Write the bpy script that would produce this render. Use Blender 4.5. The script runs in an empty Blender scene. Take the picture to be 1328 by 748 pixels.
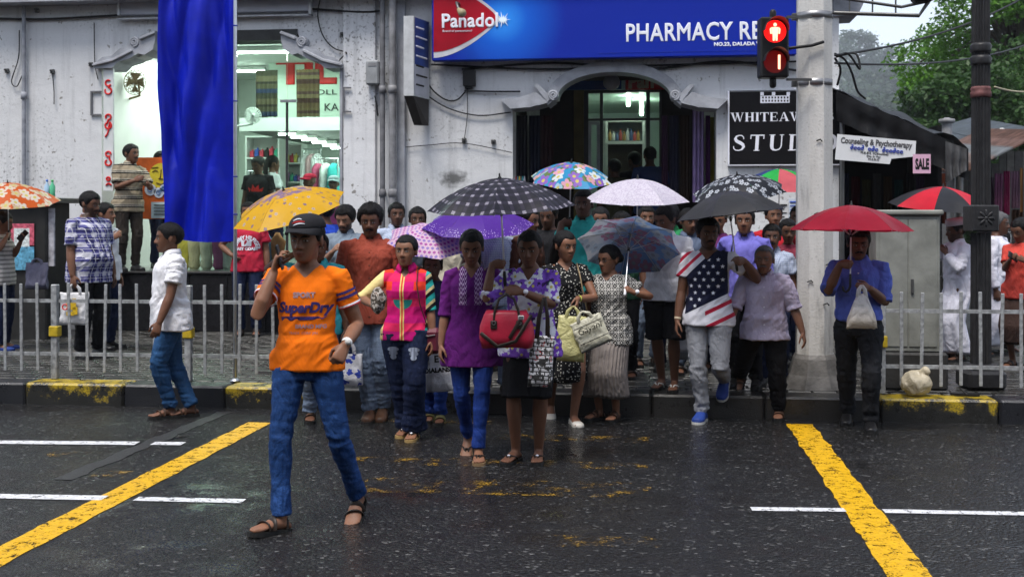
import bpy, bmesh, math, random
import numpy as np
from mathutils import Vector, Matrix, noise
from mathutils.bvhtree import BVHTree
random.seed(7)
SC = bpy.context.scene
COL = SC.collection
R = math.radians
# ------------------------------------------------------------------ camera, sky, sun, exposure
CAMH, FPX, CX, YH, YAW = 1.70, 1500.0, 664.0, 285.0, R(7)
cam = bpy.data.cameras.new('camera')
cam.sensor_width = 36; cam.lens = 36 * FPX / 1328
cam.shift_y = -(374 - YH) / 1328
cam.clip_start = .05; cam.clip_end = 5000
cam.dof.use_dof = True; cam.dof.focus_distance = 8.6; cam.dof.aperture_fstop = 4.5
camo = bpy.data.objects.new('camera', cam); COL.objects.link(camo)
camo.location = (0, 0, CAMH); camo.rotation_euler = (R(90), 0, YAW)
SC.camera = camo
SUN_EL, SUN_AZ = 66, 200          # high, behind and a little right of the camera, through cloud
w = bpy.data.worlds.new('World'); SC.world = w; w.use_nodes = True
wt = w.node_tree; wt.nodes.clear()
wo = wt.nodes.new('ShaderNodeOutputWorld'); wb = wt.nodes.new('ShaderNodeBackground')
sk = wt.nodes.new('ShaderNodeTexSky'); sk.sky_type = 'NISHITA'; sk.sun_disc = False
sk.sun_elevation = R(SUN_EL); sk.sun_rotation = R(SUN_AZ); sk.air_density = 1.0; sk.dust_density = 1.0; sk.ozone_density = 1.5
hs = wt.nodes.new('ShaderNodeHueSaturation'); hs.inputs['Saturation'].default_value = .5
wt.links.new(sk.outputs[0], hs.inputs['Color']); wt.links.new(hs.outputs[0], wb.inputs['Color'])
wb.inputs['Strength'].default_value = .10
wt.links.new(wb.outputs[0], wo.inputs['Surface'])
sun = bpy.data.lights.new('sun', 'SUN'); sun.energy = 1.6; sun.angle = R(22); sun.color = (1, .95, .88)
suno = bpy.data.objects.new('sun', sun); COL.objects.link(suno)
suno.rotation_euler = (R(90 - SUN_EL), 0, R(180 - SUN_AZ)); suno.location = (0, 0, 40)
SC.view_settings.view_transform = 'Standard'; SC.view_settings.look = 'None'
SC.view_settings.gamma = 1; SC.view_settings.use_curve_mapping = False
SC.view_settings.exposure = 1.5
SC.render.engine = 'CYCLES'
SC.cycles.max_bounces = 8; SC.cycles.transparent_max_bounces = 12; SC.cycles.use_denoising = True
SC.cycles.caustics_reflective = False; SC.cycles.caustics_refractive = False
SC.cycles.sample_clamp_indirect = 6

# ------------------------------------------------------------------ where things stand: a photo point at a known distance or height
CY, SY = math.cos(YAW), math.sin(YAW)
FW = Vector((-SY, CY, 0)); RT = Vector((CY, SY, 0))
def at(px, py, d):
    return Vector((0, 0, CAMH)) + FW * d + RT * (d * (px - CX) / FPX) + Vector((0, 0, (YH - py) * d / FPX))
def onz(px, py, z=0.0):
    return at(px, py, (CAMH - z) * FPX / (py - YH))
def ony(px, py, Y):
    u = (px - CX) / FPX
    return at(px, py, Y / (CY + u * SY))
ZS = .2          # pavement level
YW = 15.0        # front plane of the shop front
YK = 10.05       # kerb face
def WX(px, Y=YW): return ony(px, 0, Y).x
def WZ(px, py, Y=YW): return ony(px, py, Y).z
# ------------------------------------------------------------------ mesh helpers
TMP = bpy.data.scenes.new('workbench')        # empty side scene used only while meshes are being made
class MB:
    def __init__(s): s.v = []; s.f = []
    def add(s, vs, fs):
        o = len(s.v); s.v += [tuple(v) for v in vs]; s.f += [tuple(i + o for i in f) for f in fs]; return s
    def box(s, x0, x1, y0, y1, z0, z1, rz=0, c=None):
        vs = [(x, y, z) for z in (z0, z1) for y in (y0, y1) for x in (x0, x1)]
        if rz:
            c = c or ((x0 + x1) / 2, (y0 + y1) / 2); k, q = math.cos(rz), math.sin(rz)
            vs = [(c[0] + (x - c[0]) * k - (y - c[1]) * q, c[1] + (x - c[0]) * q + (y - c[1]) * k, z) for x, y, z in vs]
        return s.add(vs, [(0, 2, 3, 1), (4, 5, 7, 6), (0, 1, 5, 4), (1, 3, 7, 5), (3, 2, 6, 7), (2, 0, 4, 6)])
    def bbox(s, x0, x1, y0, y1, z0, z1, b=.01):      # box with chamfered edges
        sv = []; X = (x0, x1); Y = (y0, y1); Z = (z0, z1)
        bm = bmesh.new(); bmesh.ops.create_cube(bm, size=1)
        for v in bm.verts: v.co = Vector(((x0 + x1) / 2 + v.co.x * (x1 - x0), (y0 + y1) / 2 + v.co.y * (y1 - y0), (z0 + z1) / 2 + v.co.z * (z1 - z0)))
        bmesh.ops.bevel(bm, geom=bm.edges[:], offset=b, segments=1, affect='EDGES', profile=.5)
        bm.verts.index_update()
        s.add([v.co.copy() for v in bm.verts], [[v.index for v in f.verts] for f in bm.faces]); bm.free(); return s
    def loft(s, rings, cap=True, flip=False):
        n = len(rings[0]); vs = [p for r in rings for p in r]; fs = []
        for i in range(len(rings) - 1):
            for j in range(n):
                a, b = i * n + j, i * n + (j + 1) % n
                fs.append((a, b, b + n, a + n))
        if cap:
            fs.append(tuple(range(n))[::-1]); m = (len(rings) - 1) * n; fs.append(tuple(m + j for j in range(n)))
        if flip: fs = [f[::-1] for f in fs]
        return s.add(vs, fs)
    def tube(s, pts, rad, n=10, up=None, cap='round'):
        pts = [Vector(p) for p in pts]; m = len(pts)
        if not hasattr(rad, '__len__'): rad = [rad] * m
        rad = [(r, r) if not hasattr(r, '__len__') else r for r in rad]
        tg = []
        for i in range(m):
            t = pts[min(i + 1, m - 1)] - pts[max(i - 1, 0)]
            tg.append(t.normalized() if t.length > 1e-9 else Vector((0, 0, 1)))
        u = Vector(up) if up is not None else (Vector((0, 0, 1)) if abs(tg[0].z) < .9 else Vector((0, 1, 0)))
        if cap == 'round':
            a, b = rad[0], rad[-1]; ra, rb = min(a), min(b)
            ext = lambda r, k: (r[0] * k, r[1] * k)
            pts = [pts[0] - tg[0] * ra * .85, pts[0] - tg[0] * ra * .55] + pts + [pts[-1] + tg[-1] * rb * .55, pts[-1] + tg[-1] * rb * .85]
            rad = [ext(a, .42), ext(a, .8)] + rad + [ext(b, .8), ext(b, .42)]
            tg = [tg[0]] * 2 + tg + [tg[-1]] * 2
        rings = []
        for p, r, t in zip(pts, rad, tg):
            u = (u - t * u.dot(t))
            if u.length < 1e-6: u = t.orthogonal()
            u.normalize(); b = t.cross(u)
            rings.append([p + u * (math.cos(k) * r[0]) + b * (math.sin(k) * r[1]) for k in [2 * math.pi * j / n for j in range(n)]])
        return s.loft(rings, cap is not None)
    def ell(s, c, r, n=12, m=8, rot=None):
        c = Vector(c); rings = []
        for i in range(1, m):
            a = math.pi * i / m - math.pi / 2
            ring = []
            for j in range(n):
                t = 2 * math.pi * j / n
                p = Vector((r[0] * math.cos(a) * math.cos(t), r[1] * math.cos(a) * math.sin(t), r[2] * math.sin(a)))
                if rot: p = rot @ p
                ring.append(c + p)
            rings.append(ring)
        return s.loft(rings)
    def lathe(s, prof, n=16, c=(0, 0, 0)):
        rings = [[(c[0] + r * math.cos(2 * math.pi * j / n), c[1] + r * math.sin(2 * math.pi * j / n), c[2] + z) for j in range(n)] for r, z in prof]
        return s.loft(rings)
    def poly(s, pts2, plane, t0, t1):       # extruded outline; plane 'xz' (depth along y), 'xy' (depth along z), 'yz'
        n = len(pts2)
        if plane == 'xz': f = lambda p, t: (p[0], t, p[1])
        elif plane == 'xy': f = lambda p, t: (p[0], p[1], t)
        else: f = lambda p, t: (t, p[0], p[1])
        vs = [f(p, t0) for p in pts2] + [f(p, t1) for p in pts2]
        fs = [tuple(range(n)), tuple(range(2 * n - 1, n - 1, -1))] + [(i, i + n, (i + 1) % n + n, (i + 1) % n) for i in range(n)]
        return s.add(vs, fs)
    def xf(s, M):
        s.v = [tuple(M @ Vector(v)) for v in s.v]; return s
    def mesh(s, name='mesh', smooth=False):
        me = bpy.data.meshes.new(name); me.from_pydata(s.v, [], s.f); me.update()
        if smooth: me.shade_smooth()
        return me
    def obj(s, name, m=None, parent=None, smooth=False, fix=True):
        me = s.mesh(name, smooth)
        if fix:
            bm = bmesh.new(); bm.from_mesh(me); bmesh.ops.recalc_face_normals(bm, faces=bm.faces); bm.to_mesh(me); bm.free()
            if smooth: me.shade_smooth()
        return link(name, me, m, parent)
def link(name, me, m=None, parent=None):
    o = bpy.data.objects.new(name, me); COL.objects.link(o)
    if m is not None and not me.materials:
        for q in (m if isinstance(m, (list, tuple)) else [m]): me.materials.append(q)
    if parent is not None: o.parent = parent
    return o
def tag(o, label=None, cat=None, group=None, kind=None):
    if label: o['label'] = label
    if cat: o['category'] = cat
    if group: o['group'] = group
    if kind: o['kind'] = kind
    return o
def empty(name, loc=(0, 0, 0), rz=0, **k):
    o = bpy.data.objects.new(name, None); COL.objects.link(o); o.location = loc; o.rotation_euler = (0, 0, rz)
    o.empty_display_size = .1
    tag(o, **k); return o
def adopt(o, p):          # make o a part of p, staying where it stands
    o.parent = p; o.matrix_parent_inverse = (Matrix.Translation(p.location) @ p.rotation_euler.to_matrix().to_4x4()).inverted(); return o
def origin(o, p):          # move a mesh object's origin to p without moving the mesh
    p = Vector(p); o.data.transform(Matrix.Translation(-p)); o.location = p; return o
def bake(mb, vox=None, smooth=2, sub=0, dec=None, disp=None):
    """union closed shells into one continuous surface"""
    me = mb.mesh('tmp'); o = bpy.data.objects.new('tmp', me); TMP.collection.objects.link(o)
    if vox:
        r = o.modifiers.new('r', 'REMESH'); r.mode = 'VOXEL'; r.voxel_size = vox; r.use_smooth_shade = True
    if smooth:
        r = o.modifiers.new('s', 'SMOOTH'); r.factor = .5; r.iterations = smooth
    if dec:
        r = o.modifiers.new('d', 'DECIMATE'); r.ratio = dec
    vl = TMP.view_layers[0]; vl.update(); m2 = bpy.data.meshes.new_from_object(o.evaluated_get(vl.depsgraph))
    bpy.data.objects.remove(o); bpy.data.meshes.remove(me)
    if disp: displace(m2, disp)
    m2.shade_smooth(); return m2
def displace(me, fn):
    n = len(me.vertices); co = np.empty(n * 3); me.vertices.foreach_get('co', co)
    no = np.empty(n * 3); me.vertices.foreach_get('normal', no)
    co = co.reshape(-1, 3); no = no.reshape(-1, 3)
    d = fn(co)
    me.vertices.foreach_set('co', (co + no * d[:, None]).ravel()); me.update()
def nz(co, sx, sy, sz, seed=0.0):
    return np.array([noise.noise((x * sx + seed, y * sy - seed, z * sz + seed * .7)) for x, y, z in co.tolist()])
def smooth_path(pts, n=4):
    q = [Vector(p) for p in pts]; q = [q[0] * 2 - q[1]] + q + [q[-1] * 2 - q[-2]]; o = []
    for a, b, c, d in zip(q, q[1:], q[2:], q[3:]):
        for k in range(n):
            t = k / n; o.append(.5 * ((2 * b) + (c - a) * t + (2 * a - 5 * b + 4 * c - d) * t * t + (3 * b - a - 3 * c + d) * t ** 3))
    return o + [q[-2]]
def text_mesh(s, size, bold=0.0, shear=0.0, align='CENTER', ext=0.0, spacing=1.0, sx=1.0):
    cu = bpy.data.curves.new('t', 'FONT'); cu.body = s; cu.size = size; cu.shear = shear
    if ext: cu.bevel_depth = bold; cu.bevel_resolution = 0
    else: cu.offset = bold
    cu.align_x = align; cu.extrude = ext; cu.space_character = spacing; cu.resolution_u = 3; cu.fill_mode = 'FRONT' if not ext else 'BOTH'
    o = bpy.data.objects.new('t', cu); TMP.collection.objects.link(o); vl = TMP.view_layers[0]; vl.update()
    me = bpy.data.meshes.new_from_object(o.evaluated_get(vl.depsgraph))
    bpy.data.objects.remove(o); bpy.data.curves.remove(cu)
    if sx != 1: me.transform(Matrix.Diagonal((sx, 1, 1, 1)))
    return me
def sign_text(name, s, x, y, z, size, m, parent, width=None, **k):
    """flat lettering facing the street (-Y), x centre, z baseline"""
    me = text_mesh(s, size, ext=.002, **k)
    if width:
        xs = [v.co.x for v in me.vertices]; f = width / (max(xs) - min(xs)); c = (max(xs) + min(xs)) / 2
        me.transform(Matrix.Diagonal((f, 1, 1, 1)) @ Matrix.Translation((-c, 0, 0)))
    zs_ = max([abs(v.co.z) for v in me.vertices] + [1e-6]); me.transform(Matrix.Diagonal((1, 1, .0025 / zs_, 1)))
    me.transform(Matrix.Translation((x, y, z)) @ Matrix.Rotation(R(90), 4, 'X'))
    return link(name, me, m, parent)
# ------------------------------------------------------------------ material helpers
MATS = {}
class NT:
    def __init__(s, name):
        s.m = bpy.data.materials.new(name); s.m.use_nodes = True; s.t = s.m.node_tree; s.t.nodes.clear()
        s.o = s.t.nodes.new('ShaderNodeOutputMaterial'); s.b = s.t.nodes.new('ShaderNodeBsdfPrincipled')
        s.t.links.new(s.b.outputs[0], s.o.inputs[0]); MATS[name] = s.m
    def put(s, sock, v):
        if hasattr(v, 'is_output'): s.t.links.new(v, sock)
        elif isinstance(v, (tuple, list)) and sock.type == 'RGBA' and len(v) == 3: sock.default_value = (*v, 1)
        else: sock.default_value = v
    def n(s, typ, ins=None, out=0, **at_):
        nd = s.t.nodes.new('ShaderNode' + typ)
        for k, v in at_.items(): setattr(nd, k, v)
        for k, v in (ins or {}).items(): s.put(nd.inputs[k], v)
        return nd.outputs[out]
    def pr(s, **k):
        names = dict(col='Base Color', rough='Roughness', metal='Metallic', nor='Normal', spec='Specular IOR Level', alpha='Alpha', sheen='Sheen Weight', trans='Transmission Weight', coat='Coat Weight', emit='Emission Color', es='Emission Strength', sss='Subsurface Weight', ior='IOR')
        for a, v in k.items(): s.put(s.b.inputs[names[a]], v)
        return s.m
    def math(s, op, a, b=0.0, c=0.0, clamp=False):
        nd = s.t.nodes.new('ShaderNodeMath'); nd.operation = op; nd.use_clamp = clamp
        for i, v in enumerate((a, b, c)): s.put(nd.inputs[i], v)
        return nd.outputs[0]
    def mix(s, f, a, b):
        nd = s.t.nodes.new('ShaderNodeMix'); nd.data_type = 'RGBA'
        s.put(nd.inputs[0], f); s.put(nd.inputs[6], a); s.put(nd.inputs[7], b); return nd.outputs[2]
    def ramp(s, f, stops, interp='LINEAR'):
        nd = s.t.nodes.new('ShaderNodeValToRGB'); nd.color_ramp.interpolation = interp; e = nd.color_ramp.elements
        while len(e) < len(stops): e.new(.5)
        for q, (p, c) in zip(e, stops):
            q.position = p; q.color = (c, c, c, 1) if not hasattr(c, '__len__') else (*c[:3], 1)
        s.put(nd.inputs[0], f); return nd.outputs[0]
    def co(s, kind='Object', sc=(1, 1, 1), rot=(0, 0, 0), loc=(0, 0, 0)):
        c = s.t.nodes.new('ShaderNodeTexCoord').outputs[kind]
        nd = s.t.nodes.new('ShaderNodeMapping'); s.t.links.new(c, nd.inputs[0])
        nd.inputs['Scale'].default_value = sc; nd.inputs['Rotation'].default_value = rot; nd.inputs['Location'].default_value = loc
        return nd.outputs[0]
    def noise(s, v, scale, detail=4, rough=.55, out=0, **k):
        return s.n('TexNoise', dict(Vector=v, Scale=scale, Detail=detail, Roughness=rough), out=out, **k)
    def bump(s, h, st=.3, dist=.01, nor=None):
        d = dict(Height=h, Strength=st, Distance=dist)
        if nor is not None: d['Normal'] = nor
        return s.n('Bump', d)
    def sep(s, v):
        nd = s.t.nodes.new('ShaderNodeSeparateXYZ'); s.put(nd.inputs[0], v); return nd.outputs
    def comb(s, x=0.0, y=0.0, z=0.0):
        return s.n('CombineXYZ', dict(X=x, Y=y, Z=z))
    def band(s, v, period, width, off=0.0):        # 1 inside repeating bands
        m = s.math('FRACT', s.math('ADD', s.math('DIVIDE', v, period), off + 100.0))
        return s.math('LESS_THAN', m, width)
    def flower(s, v2, petals=5, r=.38, rand=.8):   # v2 = scaled 2D coordinate; returns (petal mask, centre mask, random colour)
        vo = s.t.nodes.new('ShaderNodeTexVoronoi'); vo.voronoi_dimensions = '2D'; s.put(vo.inputs['Vector'], v2); vo.inputs['Scale'].default_value = 1; vo.inputs['Randomness'].default_value = rand
        df = s.n('VectorMath', {0: v2, 1: vo.outputs['Position']}, operation='SUBTRACT')
        x, y, _ = s.sep(df); a = s.math('ARCTAN2', y, x)
        rr = s.math('MULTIPLY', s.math('ADD', s.math('MULTIPLY', s.math('ABSOLUTE', s.math('COSINE', s.math('MULTIPLY', a, petals / 2))), .45), .55), r)
        d = vo.outputs['Distance']
        return s.math('LESS_THAN', d, rr), s.math('LESS_THAN', d, r * .28), vo.outputs['Color']
def mat(name, col, rough=.6, var=.12, vs=8, bump=0.0, bs=60, metal=0.0, spec=.22, **k):
    if name in MATS: return MATS[name]
    t = NT(name); c = t.co()
    col = Vector(col); nzv = t.noise(c, vs, 5)
    a = tuple(col * (1 - var)); b = tuple(min(1, q) for q in col * (1 + var))
    t.pr(col=t.ramp(nzv, [(.3, a), (.7, b)]), rough=rough, metal=metal, spec=spec, **k)
    if bump: t.pr(nor=t.bump(t.noise(c, bs, 3), bump))
    return t.m
def emis(name, col, st):
    if name in MATS: return MATS[name]
    t = NT(name); return t.pr(col=(.02, .02, .02), emit=tuple(col), es=st, rough=.5, spec=.1)
# ------------------------------------------------------------------ people
def sm(a, b, x):
    t = max(0., min(1., (x - a) / (b - a))); return t * t * (3 - 2 * t)
def skin_material():
    t = NT('skin'); c = t.co(); a = t.n('Attribute', attribute_name='Col')
    v = t.noise(c, 26, 5)
    t.pr(col=t.mix(.22, a, t.n('MixRGB', {'Fac': 1.0, 'Color1': a, 'Color2': t.ramp(v, [(.3, .6), (.7, 1.5)])}, blend_type='MULTIPLY')),
         rough=t.ramp(v, [(.3, .40), (.7, .56)]), spec=.26, nor=t.bump(t.noise(c, 190, 3), .12, .004), sss=.06)
    t.b.inputs['Subsurface Radius'].default_value = (.012, .005, .003); t.b.inputs['Subsurface Scale'].default_value = .4
    return t.m
SKIN = skin_material()
def hair_material(name, col):
    t = NT(name); c = t.co(sc=(1, 1, .22)); v = t.noise(c, 210, 3); w_ = t.noise(t.co(), 14, 3)
    k = Vector(col)
    t.pr(col=t.ramp(v, [(.3, tuple(k * .5)), (.75, tuple(k * 1.9))]), rough=t.ramp(w_, [(.3, .42), (.7, .62)]), spec=.18, nor=t.bump(v, .8, .010))
    return t.m
HAIR = hair_material('black_hair', (.0028, .0026, .003)); HAIRG = hair_material('grey_hair', (.09, .09, .095))
def eye_material():
    t = NT('eyeball'); a = t.n('Attribute', attribute_name='Col'); return t.pr(col=a, rough=.12)
EYE = eye_material()
TONES = dict(dark=(.130, .060, .036), deep=(.088, .040, .025), mid=(.195, .092, .055), fair=(.23, .12, .078))

def ik(a, b, l1, l2, pole):
    v = b - a; d = v.length
    if d > (l1 + l2) * .995: b = a + v * ((l1 + l2) * .995 / d); v = b - a; d = v.length
    d = max(d, abs(l1 - l2) * 1.02 + .01); x = (l1 * l1 - l2 * l2 + d * d) / (2 * d); h = math.sqrt(max(0, l1 * l1 - x * x))
    u = v.normalized(); p = pole - u * pole.dot(u)
    p = p.normalized() if p.length > 1e-5 else u.orthogonal().normalized()
    return a + u * x + p * h, b
def add_hand(mb, wr, f, n, side, s, curl, thumb=.25, point=None):
    a = f.cross(n) * side; a.normalize()
    mb.tube([wr - f * .01 * s, wr + f * .03 * s, wr + f * .065 * s, wr + f * .092 * s], [(.026 * s, .019 * s), (.034 * s, .018 * s), (.041 * s, .016 * s), (.039 * s, .013 * s)], 12, up=a)
    for i, L in enumerate((.072, .08, .074, .058)):
        p = wr + f * (.09 - .006 * abs(i - 1)) * s + a * (.031 - .0205 * i) * s
        sp = a * (.10 * (1.2 - i * .75)) * (1 - min(1, curl)) ; c = curl * (1 + .07 * i) * (point[i] if point else 1)
        pts = [p - f * .012 * s, p]; ph = 0
        for k, (fr, b) in enumerate(((.45, 1.25), (.31, 1.55), (.24, .9))):
            ph += b * c; d = (f * math.cos(ph) + n * math.sin(ph) + sp * math.cos(min(ph, 1.5))).normalized(); p = p + d * L * fr * s; pts.append(p)
        mb.tube(pts, [.0092 * s, .0095 * s, .0088 * s, .0078 * s, .0062 * s], 8)
    b = wr + f * .022 * s + a * .026 * s + n * .006 * s
    d1 = (f * .62 + a * (.75 - thumb * .6) + n * (.2 + thumb * .7)).normalized(); d2 = (f * (.85 - thumb * .4) + a * (.3 - thumb * .9) + n * (.15 + thumb * .8)).normalized()
    p1 = b + d1 * .043 * s; p2 = p1 + d2 * .032 * s; p3 = p2 + d2 * .024 * s
    mb.tube([b - d1 * .01 * s, b + d1 * .015 * s, p1, p2, p3], [.013 * s, .0145 * s, .0115 * s, .0105 * s, .0075 * s], 8)
FOOT = [(-.068, .020, .030), (-.045, .032, .050), (-.01, .034, .070), (.03, .035, .072), (.07, .041, .054), (.11, .046, .036), (.14, .046, .026), (.158, .042, .020)]
def foot_w(y):
    for (a, w0, h0), (b, w1, h1) in zip(FOOT, FOOT[1:]):
        if a <= y <= b: t = (y - a) / (b - a); return w0 + (w1 - w0) * t, h0 + (h1 - h0) * t
    return (FOOT[-1][1], FOOT[-1][2]) if y > 0 else (FOOT[0][1], FOOT[0][2])
def head_mesh(mb, Mh, k, fem):
    j = .92 if fem else 1.0
    T = lambda p: Mh @ (Vector(p) * k)
    mb2 = MB(); mb2.ell((0, -.016, .026), (.076, .097, .086), 20, 14)
    rings = []
    S = [(-.1125, .016, .066, .030), (-.107, .026, .077, .015), (-.096, .038 * j, .083, -.01), (-.080, .047 * j, .084, -.02), (-.060, .0545 * j, .085, -.03), (-.038, .0605, .085, -.035), (-.015, .066, .083, -.03), (.008, .067, .082, -.03), (.022, .068, .087, -.03), (.035, .067, .086, -.03), (.055, .062, .080, -.03), (.075, .05, .066, -.02)]
    n = 40
    for z, rx, yf, yb in S:
        ring = []
        for q in range(n):
            t = 2 * math.pi * q / n; c, s_ = math.cos(t), math.sin(t); e = .84
            x = rx * math.copysign(abs(c) ** e, c); y = (yf + yb) / 2 + (yf - yb) / 2 * math.copysign(abs(s_) ** e, s_)
            if y > .03:
                for sx in (-1, 1):
                    y -= .013 * math.exp(-(((x - sx * .031) / .016) ** 2 + ((z - .001) / .011) ** 2))
                    y += .005 * math.exp(-(((x - sx * .043) / .016) ** 2 + ((z + .026) / .014) ** 2))
                y -= .004 * math.exp(-((x / .03) ** 2 + ((z + .086) / .006) ** 2))
            ring.append((x, y, z))
        rings.append(ring)
    mb2.loft(rings)
    mb2.tube([(0, .078, .016), (0, .090, -.008), (0, .101, -.026), (0, .101, -.036)], [(.009, .007), (.0095, .008), (.0125, .010), (.011, .008)], 10, up=(1, 0, 0))
    for sx in (-1, 1):
        mb2.ell((sx * .0135, .090, -.033), (.0085, .010, .0075), 8, 6)
        mb2.ell((sx * .076, -.012, -.006), (.009, .018, .032), 10, 8)
        mb2.ell((sx * .031, .068, .001), (.0155, .0105, .0105), 12, 8)
        mb2.tube([(sx * .014, .083, .013), (sx * .030, .082, .0165), (sx * .046, .073, .010)], [.004, .0048, .004], 6)
    mb2.tube([(-.023, .077, -.0615), (-.009, .0855, -.0585), (0, .0865, -.0600), (.009, .0855, -.0585), (.023, .077, -.0615)], [.003, .0062, .0062, .0062, .003], 8)
    mb2.tube([(-.021, .077, -.066), (-.008, .0840, -.0715), (.008, .0840, -.0715), (.021, .077, -.066)], [.003, .0072, .0072, .003], 8)
    mb.add([T(v) for v in mb2.v], mb2.f)
def hair_shell(Mh, k, thick=.012, style='short', seed=0, front=.060, back=-.055):
    mb = MB(); n, m = 48, 14
    c = Vector((0, -.016, .026)); rad = (.077, .098, .087)
    rings = []
    for i in range(m + 1):
        ring = []
        for j in range(n):
            ph = 2 * math.pi * j / n - math.pi       # 0 = front (+y)
            a = abs(math.degrees(ph))
            if a < 38: zb = front
            elif a < 62: zb = front + (.012 - front) * sm(38, 62, a)
            elif a < 82: zb = .012 - .022 * sm(62, 70, a) * (1 if style != 'tied' else .3)
            elif a < 108: zb = -.010 + .030 * sm(82, 92, a)
            else: zb = .02 + (back - .02) * sm(108, 132, a)
            eb = math.asin(max(-.97, min(.97, (zb - c.z) / rad[2])))
            el = math.pi / 2 - (math.pi / 2 - eb) * (i / m)
            t = thick * min(1, .25 + 1.15 * (1 - i / m) ** .5) * (1 + .35 * noise.noise((ph * 3, el * 5, seed)))
            if style == 'afro': t += .012 * abs(noise.noise((ph * 5, el * 7, seed + 3)))
            if style == 'short' and a < 50: t += .006 * sm(.3, .9, i / m) * (1 + noise.noise((ph * 9, seed, 0)))
            d = Vector((math.cos(el) * math.sin(ph), math.cos(el) * math.cos(ph), math.sin(el)))
            p = Vector((d.x * (rad[0] + t), d.y * (rad[1] + t), d.z * (rad[2] + t))) + c
            ring.append(Mh @ (p * k))
        rings.append(ring)
    mb.loft(rings, cap=False)
    rs_ = random.Random(int(seed * 97)); cw = Mh @ (c * k)
    for _ in range(420):          # loose strands over the shell
        i = rs_.randint(1, m); j = rs_.randrange(n); p = Vector(rings[i][j]); nx_ = Vector(rings[max(i - 1, 0)][j]); o_ = (p - cw).normalized(); tg_ = (p - nx_)
        tg_ = tg_.normalized() if tg_.length > 1e-6 else o_.orthogonal(); sd_ = tg_.cross(o_)
        if style in ('tied', 'long', 'pony', 'bun'): tg_ = (Mh.to_3x3() @ Vector((0, -1, -.25)) + tg_ * .3).normalized(); lift = .004
        else: tg_ = (tg_ + sd_ * rs_.uniform(-.9, .9)).normalized(); lift = .010 if style != 'afro' else .016
        L = rs_.uniform(.012, .03) * k; w2 = sd_ * .0016; e = p + tg_ * L + o_ * lift * rs_.uniform(.2, 1.2)
        mb.add([p - w2 - o_ * .002, p + w2 - o_ * .002, e], [(0, 1, 2)])
    if style in ('tied', 'bun'):
        b = MB(); b.ell((0, -.135, -.005), (.038, .034, .04), 12, 8); mb.add([Mh @ (Vector(v) * k) for v in b.v], b.f)
    if style in ('long', 'pony'):
        b = MB(); w0 = .05 if style == 'long' else .028
        b.tube([(0, -.10, .02), (0, -.125, -.05), (0, -.125, -.14), (0, -.12, -.24), (0, -.115, -.30)], [(w0, .03), (w0 * 1.15, .032), (w0 * 1.1, .028), (w0 * .8, .02), (w0 * .4, .01)], 12, up=(1, 0, 0))
        mb.add([Mh @ (Vector(v) * k) for v in b.v], b.f)
    return mb
def paint(me, fn):
    n = len(me.vertices); co = np.empty(n * 3); me.vertices.foreach_get('co', co); co = co.reshape(-1, 3)
    c = np.ones((n, 4)); c[:, :3] = fn(co)
    at_ = me.color_attributes.new('Col', 'FLOAT_COLOR', 'POINT'); at_.data.foreach_set('color', c.ravel())

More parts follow.
